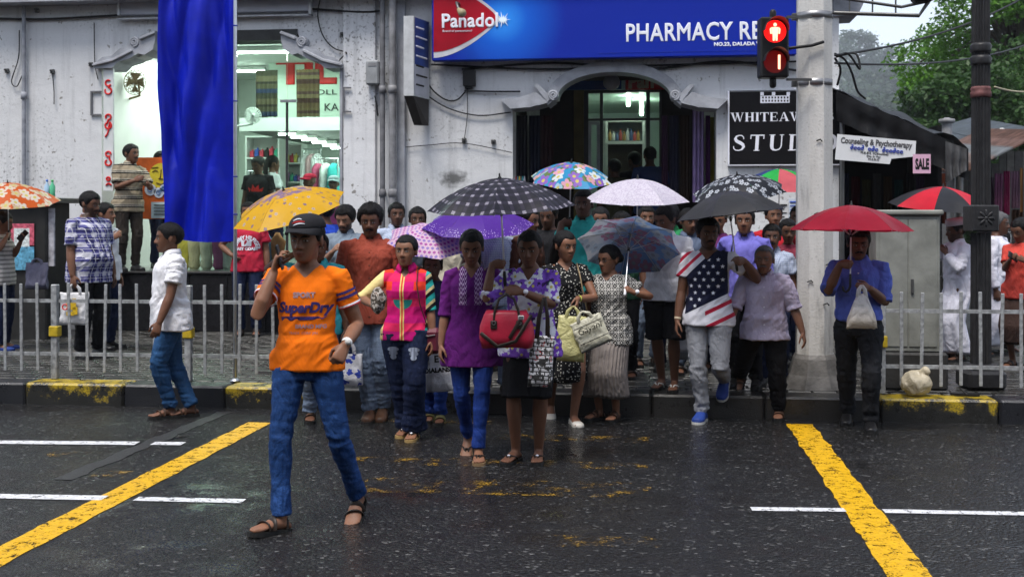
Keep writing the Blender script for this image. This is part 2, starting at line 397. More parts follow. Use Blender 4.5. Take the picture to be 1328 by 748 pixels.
class Person: pass
def person(label, px, d, hy, z=0.0, face=0, sex='m', tone='dark', lean=0, roll=0, twist=0, head=(0, 0), feet=None, hands=None,
           hair='short', hairmat=None, thick=.012, front=.060, beard=0, moustache=0, belly=0., fat=0., vox=.008, top=None, bottom=None, shoes=None, H=None,
           group=None, stance=.1, dec=.45, eyes=True, cat='person', arms_out=0., seedn=None):
    P = Person(); fem = sex == 'f'; rnd = random.Random(int(px * 7 + d * 100))
    loc = at(px, YH, d); loc.z = z
    th = math.atan2(loc.x, -loc.y) - R(face)      # forward (-sin, cos) points at the camera, then turned
    root = empty('person', loc, th, label=label, cat=cat, group=group)
    W = Matrix.Translation(loc) @ Matrix.Rotation(th, 4, 'Z'); Wi = W.inverted()
    loc_of = lambda q: Wi @ Vector(q)
    P.root, P.W, P.Wi = root, W, Wi
    ztop = (CAMH + (YH - hy) * d / FPX - z) if H is None else H
    s = ztop / 1.7
    ft = {}
    def setup(s):
        P.s = s; soleh = .0 if not shoes else {'sandal': .022, 'flip': .018, 'shoe': .014, 'flat': .006}[shoes[0]]
        for side, nm in ((1, 'R'), (-1, 'L')):
            q = (feet or {}).get(nm)
            if q is None: g = Vector((side * stance * s, 0, 0)); hd, pit, lift = side * 8, 0, 0
            else:
                fx, fy_, hd, pit, lift = (list(q) + [0, 0, 0])[:5]
                zg = q[5] if len(q) > 5 else z
                g = loc_of(onz(fx, fy_, zg))      # ball of the foot on the ground
                g = g - Vector((math.sin(R(hd)), math.cos(R(hd)), 0)) * .09 * s
            F = Matrix.Translation((g.x, g.y, g.z + lift)) @ Matrix.Rotation(-R(hd), 4, 'Z') @ Matrix.Translation((0, .1 * s, 0)) @ Matrix.Rotation(-R(pit), 4, 'X') @ Matrix.Translation((0, -.1 * s, soleh))
            ft[nm] = (F, F @ Vector((0, -.005 * s, .078 * s)))
        hw = .092 * s; Lt, Ls = .415 * s, .405 * s
        c = (ft['R'][1] + ft['L'][1]) / 2
        P.pel = Vector((c.x * .35, c.y * .35, 0)) if feet else Vector((0, 0, 0))
        hz = .9 * s
        for side, nm in ((1, 'R'), (-1, 'L')):
            a = ft[nm][1]; h = Vector((P.pel.x + side * hw, P.pel.y, 0)) - Vector((a.x, a.y, 0))
            L = (Lt + Ls) * .992; hz = min(hz, a.z + math.sqrt(max(.2 * L * L, L * L - h.length_squared)))
        P.pel.z = hz
        return hw, Lt, Ls
    def U(p, s):
        x, y, zz = p; a = R(lean) * sm(-.02, .3, zz); b = R(roll) * sm(-.02, .3, zz); t = -R(twist) * sm(0, .4, zz)
        v = Vector((x, y, zz)) * s
        v = Matrix.Rotation(t, 3, 'Z') @ v
        v = Matrix.Rotation(-a, 3, 'X') @ v; v = Matrix.Rotation(b, 3, 'Y') @ v
        return P.pel + v
    for _ in range(3):
        hw, Lt, Ls = setup(s)
        ext = .012 if thick > .009 else .006
        s *= ztop / (U((0, .0, .812 + ext), s).z)
    hw, Lt, Ls = setup(s)
    P.U = lambda p: U(p, s)
    # ---- joints
    J = {}
    sw = (.178 if not fem else .158) + fat * .4
    for side, nm in ((1, 'R'), (-1, 'L')):
        F, ank = ft[nm]; hip = P.pel + Vector((side * hw, 0, 0))
        fd = F.to_3x3() @ Vector((0, 1, 0)); fd.z = 0
        kn, ank = ik(hip, ank, Lt, Ls, Vector((side * .12, 1, 0)) + fd.normalized() * .6)
        J['hip' + nm], J['kn' + nm], J['an' + nm], J['F' + nm] = hip, kn, ank, F
        sh = P.U((side * sw, -.012, .472))
        up_l, fo_l = .282 * s, .248 * s
        h = (hands or {}).get(nm, {})
        f = n = None
        if 'to' in h:
            T = loc_of(at(h['to'][0], h['to'][1], d + h['to'][2])) if len(h['to']) == 3 else loc_of(h['to'][0])
            pole = Vector(h.get('pole', (side * .6, -.5, -.8)))
            if 'axis' in h:
                ax = (Wi.to_3x3() @ Vector(h['axis'])).normalized()
                wr = T
                for _ in range(4):
                    el, wr2 = ik(sh, wr, up_l, fo_l, pole); f = (wr2 - el).normalized(); f = (f - ax * f.dot(ax)).normalized()
                    n = ax.cross(f) * side * (1 if h.get('flip') is None else -1)
                    wr = T - f * .083 * s - n * .026 * s
            else:
                wr = T
                for _ in range(3):
                    el, wr2 = ik(sh, wr, up_l, fo_l, pole); f = (wr2 - el).normalized()
                    if 'dir' in h: f = (f * .25 + Vector(h['dir']).normalized()).normalized()
                    wr = T - f * .075 * s
            el, wr = ik(sh, wr, up_l, fo_l, pole)
        else:       # hanging arm
            sg = h.get('swing', 0)
            wr = sh + Vector((side * (.07 + arms_out), .06 + sg, -.52 * (1 - abs(sg) * .18))) * s * 1.0
            el, wr = ik(sh, wr, up_l, fo_l, Vector((side * .25, -1, -.1))); f = ((wr - el).normalized() + Vector((0, .05, -.35))).normalized()
        if n is None:
            n = Vector(h.get('palm', (-side, -.25, 0)))
        n = (n - f * n.dot(f)).normalized()
        J.update({'sh' + nm: sh, 'el' + nm: el, 'wr' + nm: wr, 'hf' + nm: f, 'hn' + nm: n})
    P.J = J
    P.palm = {nm: W @ (J['wr' + nm] + J['hf' + nm] * .085 * s + J['hn' + nm] * .026 * s) for nm in 'RL'}
    P.wrist = {nm: (W @ J['wr' + nm], W.to_3x3() @ (J['wr' + nm] - J['el' + nm]).normalized()) for nm in 'RL'}
    # ---- head frame
    Mh = Matrix.Translation(P.U((0, .018, .6845))) @ Matrix.Rotation(R(roll) * .6, 4, 'Y') @ Matrix.Rotation(-R(head[0]), 4, 'Z') @ Matrix.Rotation(-R(head[1]) - R(lean) * .35, 4, 'X')
    hk = s ** .5 * (1.10 if not fem else 1.085); P.Mh, P.hk = Mh, hk
    # ---- torso sections (z above the hips, half width, half depth, centre y)
    if not fem:
        T = [(-.085, .11, .085, -.005), (-.05, .150, .103, -.012), (0, .164, .112, -.014), (.07, .158, .106, -.008), (.15, .145, .100, 0), (.24, .148, .105, .002), (.33, .160, .115, .004), (.41, .164, .114, .002), (.455, .156, .102, -.006), (.495, .132, .082, -.012), (.53, .096, .064, -.014), (.56, .066, .056, -.010), (.585, .054, .052, -.006)]
    else:
        T = [(-.085, .115, .088, -.005), (-.05, .158, .108, -.014), (0, .170, .114, -.018), (.07, .157, .104, -.010), (.15, .130, .092, 0), (.24, .130, .094, .004), (.32, .142, .112, .016), (.375, .148, .118, .020), (.43, .142, .098, .004), (.475, .126, .080, -.008), (.515, .092, .062, -.014), (.545, .062, .052, -.012), (.575, .047, .046, -.006)]
    T = [(zz, rx + fat + belly * .5 * math.exp(-((zz - .13) / .13) ** 2), ry + fat * .8 + belly * math.exp(-((zz - .15) / .12) ** 2), cy + belly * .75 * math.exp(-((zz - .15) / .12) ** 2)) for zz, rx, ry, cy in T]
    def sec(zz):
        if zz <= T[0][0]: return T[0][1:]
        for a, b in zip(T, T[1:]):
            if a[0] <= zz <= b[0]:
                t = (zz - a[0]) / (b[0] - a[0]); return tuple(a[i] + (b[i] - a[i]) * t for i in (1, 2, 3))
        return T[-1][1:]
    def ring(zz, rx, ry, cy, n=28, e=.88, wob=None):
        o = []
        for q in range(n):
            t = 2 * math.pi * q / n; c, sn = math.cos(t), math.sin(t); k = 1 if wob is None else wob(t)
            o.append(P.U((rx * k * math.copysign(abs(c) ** e, c), cy + ry * k * math.copysign(abs(sn) ** e, sn), zz)))
        return o
    P.sec, P.ring = sec, ring
    fk = 1 + fat * 2.2
    aw = (1.0 if not fem else .86) * (1 + fat * 4)
    armr = [.054 * aw, .051 * aw, .045 * aw, .040 * aw, .043 * aw, .038 * aw, .027 * aw]
    def arm_pts(nm):
        S_, E_, W_ = J['sh' + nm], J['el' + nm], J['wr' + nm]
        return [S_, S_.lerp(E_, .35), S_.lerp(E_, .72), E_, E_.lerp(W_, .28), E_.lerp(W_, .62), W_]
    def leg_pts(nm):
        h, k, a = J['hip' + nm], J['kn' + nm], J['an' + nm]
        return [h + Vector((0, 0, .02 * s)), h.lerp(k, .3), h.lerp(k, .65), k, k.lerp(a, .25), k.lerp(a, .6), a]
    legr = [.088, .083, .068, .054, .058, .045, .036]
    if fem: legr = [.092, .086, .069, .053, .056, .043, .034]
    legr = [r * (1 + fat * 3) for r in legr]
    b = MB()
    b.loft([ring(*t) for t in T])
    b.tube([P.U((0, -.014, .53)), P.U((0, -.006, .58)), Mh @ (Vector((0, -.022, -.07)) * hk), Mh @ (Vector((0, -.02, -.02)) * hk)], [q * s for q in ((.062, .054, .053, .055) if not fem else (.055, .044, .044, .046))], 14)
    head_mesh(b, Mh, hk, fem)
    for side, nm in ((1, 'R'), (-1, 'L')):
        ap = arm_pts(nm); b.tube([P.U((side * .10, -.012, .492))] + ap, [.042 * s * aw] + [r * s for r in armr], 14)
        h = (hands or {}).get(nm, {})
        add_hand(b, J['wr' + nm], J['hf' + nm], J['hn' + nm], side, s * (.97 if not fem else .9), h.get('curl', .8 if 'axis' in h else .28), h.get('thumb', .9 if 'axis' in h else .25))
        b.tube(leg_pts(nm), [(r - (.010 if bottom and bottom.get('kind', 'trousers') == 'trousers' else 0)) * s for r in legr], 16)
        F = J['F' + nm]
        fr = []
        for y, w_, hh in FOOT:
            fr.append([F @ (Vector((w_ * math.cos(t), y, hh / 2 + hh / 2 * math.sin(t))) * s) for t in [2 * math.pi * q / 12 for q in range(12)]])
        b.loft(fr, flip=True)
        b.tube([J['an' + nm], F @ (Vector((0, 0, .045)) * s)], [.036 * s, .034 * s], 12)
        for q, (tx, ty, tr) in enumerate(((-.030, .172, .0125), (-.009, .178, .0098), (.009, .172, .0092), (.025, .162, .0088), (.038, .149, .0085))):
            b.tube([F @ (Vector((tx * side, ty - .04, .012)) * s), F @ (Vector((tx * side, ty, .010)) * s)], tr * s, 7)
    me = bake(b, vox, 3, dec=dec)
    tone_ = np.array(TONES[tone]) * (1 + .12 * (rnd.random() - .5))
    Mi = np.array((Matrix.Scale(1 / hk, 4) @ Mh.inverted()))
    hairc = np.array((.012, .010, .010)) if hairmat is None else np.array((.10, .10, .10))
    def fn(co):
        q = co @ Mi[:3, :3].T + Mi[:3, 3]; x, y, zz = np.abs(q[:, 0]), q[:, 1], q[:, 2]
        c = np.tile(tone_, (len(co), 1)); hd_ = (zz > -.13) & (zz < .13) & (y > .045) & (x < .09)
        def put(m, col, k): c[m] = c[m] * (1 - k) + np.array(col) * k
        put(hd_ & (((x - .032) / .019) ** 2 + ((zz + .001) / .011) ** 2 < 1), tone_ * .72, .8)  # sockets, lip parting and nostrils: shading cues painted into the skin colour
        put(hd_ & (x < .025) & (np.abs(zz + .0655) < .0115 - x * .25), tone_ * np.array((1.0, .62, .66)), .85)
        put(hd_ & (x < .020) & (np.abs(zz + .0652) < .0022), tone_ * .3, .9)
        put(hd_ & (x > .011) & (x < .050) & (np.abs(zz - (.0185 + .004 * np.sin((x - .011) * 60))) < .0048), hairc, .9)
        put(hd_ & (((x - .008) / .0045) ** 2 + ((zz + .042) / .003) ** 2 < 1), tone_ * .5, .7)
        if moustache: put(hd_ & (x < .030) & (zz < -.041 - x * .3) & (zz > -.056 - x * .25), hairc, moustache)
        if beard: put((zz < -.028 - .03 * (x < .04)) & (zz > -.125) & (y > -.02) & (x < .09) & ~((x < .024) & (zz > -.079)) & (zz < .0), hairc, beard)
        return c
    paint(me, fn)
    P.body = link('body', me, SKIN, root)
    if eyes:
        for sx in (1, -1):
            e = MB(); e.ell((0, 0, 0), (.0140, .0072, .0060), 14, 10)
            me = e.mesh('eye', True)
            def ef(co):
                r = np.sqrt((co[:, 0]) ** 2 + (co[:, 2] * 1.0 - .001) ** 2); c = np.tile(np.array((.36, .34, .32)), (len(co), 1))
                c[(r < .0066) & (co[:, 1] > 0)] = (.012, .008, .006); c[co[:, 2] > .0036] = (.015, .01, .008); return c
            paint(me, ef)
            me.transform(Mh @ Matrix.Scale(hk, 4) @ Matrix.Translation((sx * .031, .0733, .0)) @ Matrix.Rotation(-sx * R(14), 4, 'Z'))
            link('eye', me, EYE, root)
        for sx in (1, -1):
            e = MB(); e.tube([Mh @ (Vector(q) * hk) for q in ((sx * .012, .0862, .0165), (sx * .022, .0868, .0205), (sx * .034, .0825, .0225), (sx * .047, .0705, .0175))], [(.003 * hk, .0022 * hk), (.0042 * hk, .0026 * hk), (.0036 * hk, .0026 * hk), (.002 * hk, .002 * hk)], 8, up=(0, 0, 1)); e.obj('eyebrow', hairmat or HAIR, root, True)
        if moustache:
            e = MB(); e.tube([Mh @ (Vector(q) * hk) for q in ((-.032, .074, -.060), (-.016, .0865, -.0515), (0, .0885, -.0475), (.016, .0865, -.0515), (.032, .074, -.060))], [(.004 * hk, .003 * hk), (.0072 * hk, .005 * hk), (.0062 * hk, .005 * hk), (.0072 * hk, .005 * hk), (.004 * hk, .003 * hk)], 8, up=(0, 0, 1)); e.obj('moustache', hairmat or HAIR, root, True)
    if hair and hair != 'cap':
        hm = hair_shell(Mh, hk, thick, hair, rnd.random() * 50, front)
        me = hm.mesh('hair', True); displace(me, lambda co: .0022 * nz(co, 60, 60, 22, px))
        link('hair', me, hairmat or HAIR, root)
    # ---- clothes
    P.top = P.bottom = None
    seed = px * .37
    if bottom:
        k = dict(kind='trousers', loose=.012, length=1.0, taper=.0, waist=.10, folds=.009); k.update(bottom)
        b = MB(); L = k['loose']
        if k['kind'] in ('trousers', 'shorts'):
            zs = [q for q in np.linspace(-.085, k['waist'], 7)]
            b.loft([ring(q, sec(q)[0] + .008 + L * .5, sec(q)[1] + .008 + L * .5, sec(q)[2]) for q in zs])
            for nm in 'RL':
                pts = leg_pts(nm); rr = [r * s + L * (1 - k['taper'] * min(1, i / 5)) for i, r in enumerate(legr)]
                rr = [max(r, (.052 - .012 * k['taper']) * s + L * .35) for r in rr]
                if k['kind'] == 'trousers':
                    e = pts[-1] + (pts[-1] - pts[-2]).normalized() * (k['length'] - 1) * .4; pts[-1] = e; pts.insert(6, pts[5].lerp(e, .55)); rr.insert(6, rr[5] * .45 + rr[6] * .55)
                    if k.get('flare'): rr[5] += k['flare'] * .3; rr[6] += k['flare'] * .8; rr[7] += k['flare']
                else:
                    n_ = 5 if k['length'] > 1 else 4
                    hem = pts[2].lerp(pts[3], .92) if k['length'] <= 1 else pts[3].lerp(pts[4], .5)
                    pts = pts[:3] + [hem]; rr = [r + .004 for r in rr[:3]] + [rr[2] + .004]
                b.tube(pts, rr, 18, cap='flat')
            amp = k['folds']; kz = [(J['kn' + nm].z, J['an' + nm].z) for nm in 'RL']; zk = sum(q[0] for q in kz) / 2; za = min(q[1] for q in kz)
            def fo(co):
                zz = co[:, 2]; w_ = .35 + .9 * np.exp(-((zz - zk) / .14) ** 2) + 1.3 * np.exp(-((zz - za) / .13) ** 2) + .9 * np.exp(-((zz - P.pel.z + .06) / .08) ** 2)
                n1 = nz(co, 7, 7, 26, seed); n2 = nz(co, 16, 16, 42, seed + 9)
                return amp * w_ * (1 - 2.2 * np.abs(n1)) + amp * .45 * w_ * n2
            me = bake(b, max(vox, .008), 2, dec=dec, disp=fo)
            P.bottom = link(k['kind'], me, k['mat'], root)
        else:
            hem, fl, pl, pa = k['hem'], k.get('flare', .03), k.get('pleats', 0), k.get('depth', .008)
            zt = k.get('top', .12); rings = []; m_ = 22; n_ = 120 if pl else 64
            mid = (J['knR'] + J['knL']) / 2; mida = (J['anR'] + J['anL']) / 2
            zabs_hem = hem * s       # height of the hem above the ground
            z0 = P.U((0, 0, zt)).z
            hipx = max(q[1] for q in T if q[0] < .1); hipy = max(q[2] for q in T if q[0] < .1)
            spread = abs(J['anR'].x - J['anL'].x) * .5; sy_ = abs(J['anR'].y - J['anL'].y) * .5
            for i in range(m_ + 1):
                t = i / m_; zz = z0 + (zabs_hem - z0) * t; rel = (zz - P.pel.z) / s
                wx, wy = [], []
                for nm in 'RL':
                    h_, k_, a_ = J['hip' + nm], J['kn' + nm], J['an' + nm]
                    if zz > k_.z: u_ = (h_.z - zz) / max(.05, h_.z - k_.z); p_ = h_.lerp(k_, max(0, min(1, u_)))
                    else: u_ = (k_.z - zz) / max(.05, k_.z - a_.z); p_ = k_.lerp(a_, max(0, min(1, u_)))
                    lr_ = np.interp(zz, [a_.z, k_.z, h_.z], [legr[6] + .012, legr[3] + .012, legr[0]]) * s
                    wx += [p_.x - lr_, p_.x + lr_]; wy += [p_.y - lr_, p_.y + lr_]
                if rel > -.03: rx, ry, cy = sec(rel); rx += .012 + k.get('ease', 0); ry += .012 + k.get('ease', 0); cxx = P.pel.x; cyy = P.pel.y + cy * s
                else:
                    rx, ry, cy = sec(-.03); cxx = P.pel.x; cyy = P.pel.y + cy * s; q = min(1, (-.03 - rel) / .6)
                    b_ = sm(-.03, -.2, rel); cxx += ((max(wx) + min(wx)) / 2 - cxx) * b_; cyy += ((max(wy) + min(wy)) / 2 - cyy) * b_
                    rx = max(max(hipx, rx) * (1 - .12 * q), (max(wx) - min(wx)) / 2 / s) + .014 + k.get('ease', 0) * (1 - q) + fl * q; ry = max(max(hipy, ry) * (1 - .12 * q), (max(wy) - min(wy)) / 2 / s) + .012 + k.get('ease', 0) * (1 - q) + fl * q
                r_ = []
                for j in range(n_):
                    a = 2 * math.pi * j / n_; g = 1
                    w_ = sm(0, .25, t)
                    if pl: off = pa * w_ * (math.sin(a * pl + 1.2 * noise.noise((a * 2, t * 2, seed))))
                    else: off = pa * 1.6 * w_ * noise.noise((math.cos(a) * 2.6, math.sin(a) * 2.6, t * .9 + seed)) + pa * .6 * w_ * math.sin(a * 9 + seed + t * 2)
                    r_.append((cxx + (rx * s + off) * math.cos(a), cyy + (ry * s + off) * math.sin(a), zz + .006 * math.sin(a * 3 + seed) * t))
                rings.append(r_)
            inner = [[(cxx + (x - cxx) * .94, cyy + (y - cyy) * .94, zz + .01) for x, y, zz in rings[-1]]]
            b.loft(rings + inner, cap=False)
            P.bottom = b.obj(k.get('name', 'skirt'), k['mat'], root, smooth=True)
    if top:
        k = dict(hem=-.09, sleeve=.62, loose=.016, collar=None, flare=.012, neck=None, folds=.010, name='shirt', drape=1.0); k.update(top)
        b = MB(); L = k['loose']
        zs = list(np.linspace(k['hem'], .40, 12)) + [.43, .46, .49, .512, .528, .540]
        wmin = max(sec(0)[0] if k['hem'] < .02 else 0, 0); rings = []
        for q in zs:
            rx, ry, cy = sec(max(q, .0))
            if q < .14: rx = (max(rx, .092 + legr[0]) if q < .05 else rx) + .012; ry += .014
            if q < .32 and k['drape']:
                cxm = max(sec(.36)[0] * .955, rx); cym = max(sec(.36)[1] * .92, ry); t_ = sm(.36, .15, q) * 0 + k['drape'] * .75
                rx = rx + (cxm - rx) * t_; ry = ry + (cym - ry) * t_
            tt = sm(.2, k['hem'], q)
            rx += L + k['flare'] * tt; ry += L + k['flare'] * tt
            if q > .46: rx -= L * .55; ry -= L * .45
            rings.append(ring(q, rx, ry, cy, 40))
        b.loft(rings)
        for side, nm in ((1, 'R'), (-1, 'L')):
            S_, E_, W_ = J['sh' + nm], J['el' + nm], J['wr' + nm]; t = k['sleeve']
            if t > 0:
                pts = [P.U((side * .10, -.012, .493)), S_]; rr = [.044 * s * aw + L * .6, .057 * s * aw + L * .7]
                for q in (.3, .6, .9, 1.0, 1.2, 1.5, 1.85, 1.95):
                    if q < t - .04: pts.append(S_.lerp(E_, q) if q <= 1 else E_.lerp(W_, q - 1)); rr.append((np.interp(q, [0, .35, .72, 1, 1.28, 1.62, 2], armr)) * s + L * .85)
                pts.append(S_.lerp(E_, t) if t <= 1 else E_.lerp(W_, t - 1)); rr.append(np.interp(t, [0, .35, .72, 1, 1.28, 1.62, 2], armr) * s + L * (1.25 if t < 1.2 else .6))
                b.tube(pts, rr, 18, cap='flat')
            elif t == 0:
                b.ell(S_, (.06 * s * aw,) * 3, 12, 8)
        amp = k['folds']
        def fo(co):
            zz = (co[:, 2] - P.pel.z) / s; w_ = .45 + .8 * np.exp(-((zz - .12) / .16) ** 2)
            n1 = nz(co, 9, 9, 4.5, seed); n2 = nz(co + np.stack([zz * 0, zz * 0, co[:, 0] * .8], 1), 6, 6, 15, seed + 5); n3 = nz(co, 26, 26, 18, seed)
            sl_ = np.abs(co[:, 0] - P.pel.x) > .19 * s; n4 = nz(co, 12, 12, 30, seed + 2); w_ = np.where(sl_, .8, w_)
            return amp * w_ * (1.0 - 2.4 * np.abs(n1)) + amp * .9 * w_ * (.6 - 2.0 * np.abs(n2)) + amp * .3 * n3 + amp * .5 * np.where(sl_, .5 - 2 * np.abs(n4), 0)
        me = bake(b, max(vox, .007), 2, dec=None if k['neck'] else dec, disp=fo)
        if k['neck']:       # open neckline: (depth below the throat, half width)
            dep, wid = k['neck']; bm = bmesh.new(); bm.from_mesh(me); dl = []
            for f_ in bm.faces:
                c = f_.calc_center_median() - P.pel; c = Matrix.Rotation(R(lean), 3, 'X') @ c; c = Matrix.Rotation(R(twist), 3, 'Z') @ c; c = c / s
                zt = .535 - dep * max(0, 1 - abs(c.x) / wid)
                if c.y > .0 and c.z > zt and abs(c.x) < wid + .01 or c.z > .548: dl.append(f_)
            bmesh.ops.delete(bm, geom=dl, context='FACES')
            bd = {v for e in bm.edges if e.is_boundary for v in e.verts}
            for _ in range(14):
                nw = {v: sum((e.other_vert(v).co for e in v.link_edges if e.is_boundary), Vector()) / max(1, sum(e.is_boundary for e in v.link_edges)) for v in bd}
                for v, c_ in nw.items(): v.co = v.co.lerp(c_, .6)
            bm.to_mesh(me); bm.free(); me.shade_smooth()
        P.top = link(k['name'], me, k['mat'], root)
        if k['collar']:
            cb = MB(); col_in = []; N_ = 26
            for q in range(N_ + 1):      # a turned-down collar, open at the throat
                a = R(90 + 22) + (R(360 - 44)) * q / N_; c, sn = math.cos(a), math.sin(a)
                front_ = max(0, sn); dip = -.028 * front_ ** 2
                pin = P.U((.064 * c * (1.0 if not fem else .9), -.010 + .066 * sn, .582 + dip + (-.006 * sn)))
                ptop = P.U((.070 * c * (1.0 if not fem else .9), -.012 + .071 * sn, .590 + dip))
                pout = P.U((.094 * c, -.012 + .088 * sn, .548 + dip * 1.35 - .016 * front_))
                pout2 = P.U((.089 * c, -.012 + .082 * sn, .545 + dip * 1.35 - .016 * front_))
                pbase = P.U((.070 * c, -.012 + .068 * sn, .520 + dip))
                col_in.append([pbase, pin, ptop, pout, pout2])
            vs = [p for r_ in col_in for p in r_]; fs = []
            for q in range(N_):
                for t in range(4): fs.append((q * 5 + t, q * 5 + t + 1, q * 5 + t + 6, q * 5 + t + 5))
            cb.add(vs, fs); o = cb.obj('collar', k['collar'] if k['collar'] is not True else k['mat'], root, smooth=True)
        if k.get('buttons'):
            bv = BVHTree.FromPolygons([v.co for v in me.vertices], [p.vertices for p in me.polygons])
            for zz in np.linspace(.44, k['hem'] + .06, 6):
                o_ = P.U((0, .5, zz)); dr = (P.U((0, -.5, zz)) - o_).normalized(); hit = bv.ray_cast(o_, dr)
                if hit[0] is not None:
                    c = MB(); c.ell((0, 0, 0), (.0065, .0025, .0065), 8, 4); o = c.obj('button', k['buttons'], root, True); o.location = hit[0] - dr * .001
    # ---- footwear
    if shoes:
        kind, smat = shoes[0], shoes[1]
        for side, nm in ((1, 'R'), (-1, 'L')):
            F = J['F' + nm]; G = F
            f = empty('footwear_tmp') if False else None
            if kind in ('sandal', 'flip', 'flat'):
                hs_ = {'sandal': .022, 'flip': .018, 'flat': .008}[kind]
                ol = []
                ys = [-.075, -.07, -.05, -.01, .04, .09, .13, .16, .18, .19]
                ws = [.012, .026, .036, .036, .038, .046, .051, .046, .033, .014]
                for y, w_ in zip(ys, ws): ol.append((w_, y))
                ol += [(-w_, y) for y, w_ in list(zip(ys, ws))[::-1]]
                sb = MB(); sb.poly([(x * s, y * s) for x, y in ol], 'xy', -hs_, .003); sb.xf(F)
                so = sb.obj(kind if kind != 'flip' else 'flip_flop', shoes[3] if len(shoes) > 3 else smat, root); so.name = {'sandal': 'sandal', 'flip': 'flip_flop', 'flat': 'shoe'}[kind]
                def arc(y0, y1, r=.007, half=False, wv=.017):
                    w_, h_ = foot_w(y0); w2, h2 = foot_w(y1); pts = []
                    for q in range(9):
                        a = math.pi * q / 8; t = q / 8; w__, h__ = w_ + (w2 - w_) * t, h_ + (h2 - h_) * t
                        pts.append(F @ (Vector(((w__ + .003) * math.cos(a), y0 + (y1 - y0) * t, .006 + (h__ - .002) * math.sin(a) ** .8)) * s))
                    sb_ = MB(); sb_.tube(pts, [(r * .6, wv)] * 9, 8, up=(pts[4] - F @ Vector((0, y0 * s, 0))), cap=None); o = sb_.obj('strap', smat, root, True); o.parent = so
                if kind == 'sandal': arc(.10, .085); arc(.045, .06); arc(-.035, -.03, wv=.007)
                elif kind == 'flip':
                    for sx in (-1, 1):
                        sb_ = MB(); sb_.tube([F @ (Vector(q) * s) for q in ((-.012 * side, .135, .012), (sx * .018, .105, .046), (sx * .042, .06, .03), (sx * .043, .04, .004))], [.005, .0065, .0065, .006], 7); o = sb_.obj('strap', smat, so, True)
                    if len(shoes) > 2 and shoes[2]:
                        sb_ = MB(); sb_.ell(F @ (Vector((0, .105, .045)) * s), (.011, .011, .007), 8, 6); sb_.obj('ornament', shoes[2], so, True)
            if kind in ('shoe', 'flat'):
                sb = MB(); rr = []
                for y, w_, hh in FOOT + [(.185, .030, .018), (.196, .012, .012)]:
                    if kind == 'flat': hh = min(hh * 1.08, .030 + .01 * (y < 0)) if y > -.04 or True else hh
                    e = .007 if kind == 'shoe' else .004
                    hh2 = (hh + e * 1.5) if kind == 'shoe' else hh
                    if kind == 'shoe': hh2 = max(hh2, .034) if y < .19 else hh2
                    rr.append([F @ (Vector(((w_ + e) * math.copysign(abs(math.cos(t)) ** .8, math.cos(t)), y, max(-.012, hh2 * .5 + (hh2 * .5 + .012) * math.sin(t) - .004))) * s) for t in [2 * math.pi * q / 16 for q in range(16)]])
                sb.loft(rr); so = sb.obj('shoe', smat, root, True)
                if kind == 'shoe':
                    sb2 = MB(); ol = []
                    for y, w_ in zip([-.078, -.07, -.04, .04, .10, .14, .175, .195, .202], [.015, .030, .041, .042, .052, .054, .044, .026, .01]): ol.append((w_, y))
                    ol += [(-x, y) for x, y in ol[::-1]]
                    sb2.poly([(x * s, y * s) for x, y in ol], 'xy', -.014, .006); sb2.xf(F); o = sb2.obj('sole', shoes[2], so)
    return P
def project_print(P, me2d, m, zc, name='print', xoff=0.0, off=.003, yaw=0.0, subdiv=.02, target=None):
    """lay flat artwork (mesh in x,y plane, metres) onto the chest: x -> across, y -> up"""
    bm = bmesh.new(); bm.from_mesh(me2d)
    for _ in range(2):
        es = [e for e in bm.edges if e.calc_length() > subdiv]
        if es: bmesh.ops.subdivide_edges(bm, edges=es, cuts=1, use_grid_fill=False)
    bmesh.ops.triangulate(bm, faces=bm.faces)
    t = target or P.top.data
    bv = BVHTree.FromPolygons([v.co for v in t.vertices], [p.vertices for p in t.polygons])
    for v in bm.verts:
        x, y = -(v.co.x + xoff) / P.s, v.co.y / P.s     # mirrored: the wearer faces us
        a = Vector(P.U((x, .6, zc + y))); b = Vector(P.U((x, -.6, zc + y))); d = (b - a).normalized()
        h = bv.ray_cast(a, d)
        v.co = (h[0] - d * off) if h[0] is not None else a.lerp(b, .42)
    me = bpy.data.meshes.new(name); bm.to_mesh(me); bm.free()
    return link(name, me, m, P.root)
# ------------------------------------------------------------------ cloth
def cloth(name, col, rough=.85, weave=900, wr=.55, var=.16, sheen=.0, spec=.10, pattern=None, scale=1.0):
    """plain or patterned cloth; pattern(t, coordinate) returns a colour socket"""
    if name in MATS: return MATS[name]
    t = NT(name); c = t.co(); k = Vector(col)
    v = t.noise(c, 5, 4)
    base = t.ramp(v, [(.3, tuple(k * (1 - var))), (.7, tuple(k * (1 + var)))])
    if pattern: base = pattern(t, c)
    h = t.n('TexNoise', dict(Vector=t.co(sc=(1, 1, .6)), Scale=6.5, Detail=3.0, Roughness=.5, Distortion=1.2))
    h = t.math('ABSOLUTE', t.math('SUBTRACT', h, .5))
    fine = t.noise(c, weave, 1)
    h2 = t.n('TexNoise', dict(Vector=t.co(sc=(1, 1, .55), rot=(.3, .5, .2)), Scale=13.0, Detail=2.0, Roughness=.4, Distortion=.8)); h2 = t.math('ABSOLUTE', t.math('SUBTRACT', h2, .5))
    h = t.math('ADD', h, t.math('MULTIPLY', h2, .4))
    n1 = t.bump(h, wr, .06); n2 = t.bump(fine, .15, .002, n1)
    t.pr(col=base, rough=rough, sheen=sheen, spec=spec, nor=n2); return t.m
